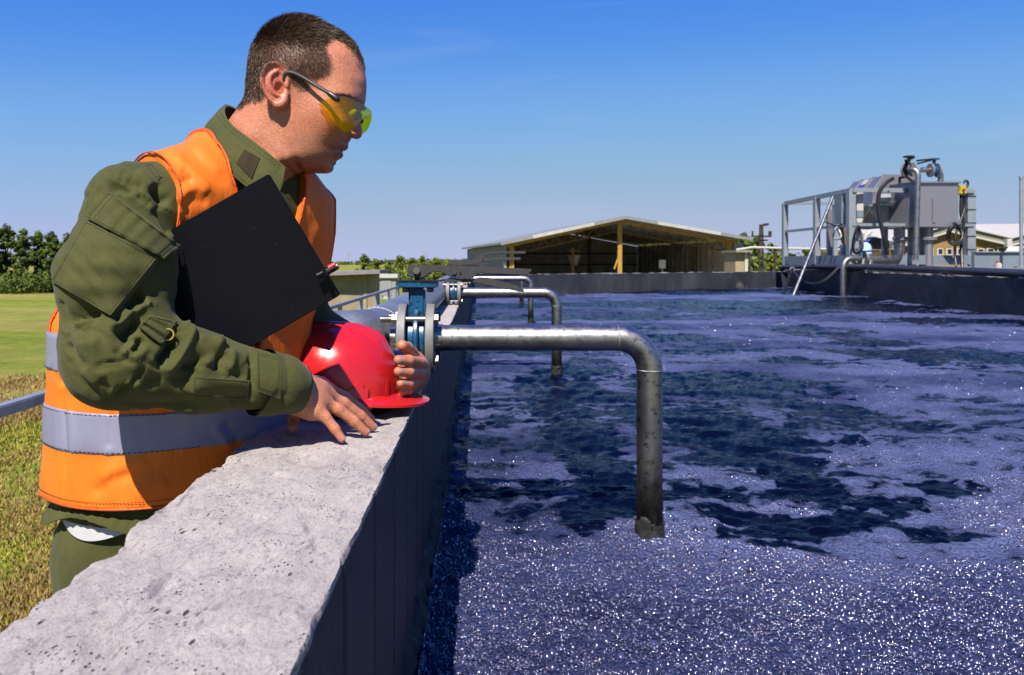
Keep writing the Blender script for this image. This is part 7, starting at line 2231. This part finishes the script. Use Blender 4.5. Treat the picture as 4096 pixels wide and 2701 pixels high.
# red hard hat on the wall
HC = np.array([-.262, 1.452, EYE - .232]); HT = math.radians(4.0)
t = thing("hard_hat", "glossy red hard hat lying on the wall between the man's hands", "helmet", (HC[0], HC[1], WTOP))
def hat(p):
    p = np.asarray(p, float)
    c_, s_ = math.cos(HT), math.sin(HT)
    return HC + np.stack([p[..., 0] * c_ + p[..., 2] * s_, p[..., 1], -p[..., 0] * s_ + p[..., 2] * c_], -1)
def dome(a, e, off=0.0):
    """a: angle round (0 = front), e: 0 at the rim .. pi/2 at the crown"""
    lx = np.where(np.cos(a) > 0, .118, .128)
    ce = np.cos(e) ** .72; se = np.sin(e) ** .92
    x = lx * np.cos(a) * ce; y = .102 * np.sin(a) * ce; z = .118 * se
    lat = y
    rid = .0045 * np.exp(-((np.abs(lat) - .030) / .0062) ** 2) + .0045 * np.exp(-(lat / .0065) ** 2)
    rid = rid * sstep(.072, .098, z) * sstep(.105, .075, np.abs(x))
    k = 1 + (rid + off) / .11
    return np.stack([x * k, y * k, z * k], -1)
na, ne = 160, 70
a = np.linspace(0, 2 * np.pi, na, endpoint=False); e = np.linspace(0, np.pi / 2 - .004, ne)
Ag, Eg = np.meshgrid(a, e, indexing='ij')
V = hat(dome(Ag, Eg)).reshape(-1, 3); idx = np.arange(na * ne).reshape(na, ne)
F = np.stack([idx, np.roll(idx, -1, 0)], -1)
Q = np.stack([idx[:, :-1], np.roll(idx, -1, 0)[:, :-1], np.roll(idx, -1, 0)[:, 1:], idx[:, 1:]], -1).reshape(-1, 4)
cap = [tuple(idx[:, -1])]
mesh_obj("shell", V, [tuple(q) for q in Q] + cap, M['helmet'], t)
# brim: narrow gutter all round, longer peak in front
V = []
prof = [(0.0, .004), (.5, .0015), (1.0, -.0035), (1.0, -.0075), (.5, -.0045), (-.04, -.002)]
for ang in a:
    w = .009 + .046 * max(0, math.cos(ang)) ** 2.2 * (1 if math.cos(ang) > 0 else 0)
    b = dome(np.array(ang), np.array(0.0)); dr = np.array([math.cos(ang) * .118, math.sin(ang) * .102, 0]); dr /= np.linalg.norm(dr)
    for s, z in prof: V.append(b + dr * (w * s) + (0, 0, z - .004 * max(0, math.cos(ang)) * s))
V = hat(np.array(V)); kp = len(prof); idx = np.arange(na * kp).reshape(na, kp)
F = [(idx[i, j], idx[(i + 1) % na, j], idx[(i + 1) % na, (j + 1) % kp], idx[i, (j + 1) % kp]) for i in range(na) for j in range(kp)]
mesh_obj("brim", V, F, M['helmet'], t, sharp=60)
# accessory slot on the side that faces the front, and its tab
def onhat(x, z, out=0.0):
    e_ = math.asin(min(1, (z / .118)) ** (1 / .92)); ce = math.cos(e_) ** .72
    ca = min(1, x / ((.118 if x > 0 else .128) * ce)); sa = -math.sqrt(1 - ca * ca)
    return np.array([x, .102 * sa * ce - out, z])
def bossgrid(x0, x1, z0, z1, out, name, round_top=False, sub=10):
    top, low = [], []
    for i in range(sub + 1):
        for j in range(sub + 1):
            s, q = i / sub, j / sub
            x = x0 + (x1 - x0) * s; zt_ = z1 - ((z1 - z0) * .55 * (2 * abs(s - .5)) ** 2.2 if round_top else 0)
            z = z0 + (zt_ - z0) * q
            o_ = out * (1 - .35 * q)
            top.append(onhat(x, z, o_)); low.append(onhat(x, z, -.002))
    k = (sub + 1) ** 2; idx = np.arange(k).reshape(sub + 1, sub + 1); F = []
    for i in range(sub):
        for j in range(sub): F.append((idx[i, j], idx[i + 1, j], idx[i + 1, j + 1], idx[i, j + 1]))
        F += [(idx[i, 0], idx[i, 0] + k, idx[i + 1, 0] + k, idx[i + 1, 0]), (idx[i, sub], idx[i + 1, sub], idx[i + 1, sub] + k, idx[i, sub] + k),
              (idx[0, i], idx[0, i + 1], idx[0, i + 1] + k, idx[0, i] + k), (idx[sub, i], idx[sub, i] + k, idx[sub, i + 1] + k, idx[sub, i + 1])]
    mesh_obj(name, hat(np.array(top + low)), F, M['helmet'], t, smooth=True, sharp=40)
bossgrid(.040, .072, .002, .019, .0075, "accessory_slot")
bossgrid(.047, .064, .017, .033, .0050, "slot_tab", True)
bossgrid(.098, .1045, .003, .034, .006, "front_rib", True)
b = hat(np.array([.074, -.088, -.010]))
MB().prism([b + (-.0075, 0, .012), b + (.0075, 0, .012), b + (.0075, 0, -.004), b + (.005, 0, -.0085), b + (-.005, 0, -.0085), b + (-.0075, 0, -.004)], (0, 1, 0), -.0015, .0015).build("strap_clip", M['clearplastic'], t, bevel=.0008)
MB().cyl(b + (0, -.0022, -.001), b + (0, .002, -.001), .0035, 12).build("clip_stud", M['palewhite'], t)
# harness ring inside: what the hat actually stands on
V, F = [], []
for k in range(48):
    an = 2 * math.pi * k / 48
    for r_, z in ((.86, .02), (.90, .02), (.88, -.0), (.84, -.0)):
        p = HC + np.array([.118 * r_ * math.cos(an), .102 * r_ * math.sin(an), 0]); V.append((p[0], p[1], (WTOP + .001) if z == 0 else HC[2] + .02))
for k in range(48):
    for j in range(4): F.append((k * 4 + j, ((k + 1) % 48) * 4 + j, ((k + 1) % 48) * 4 + (j + 1) % 4, k * 4 + (j + 1) % 4))
mesh_obj("harness_band", V, F, M['darkplastic'], t)
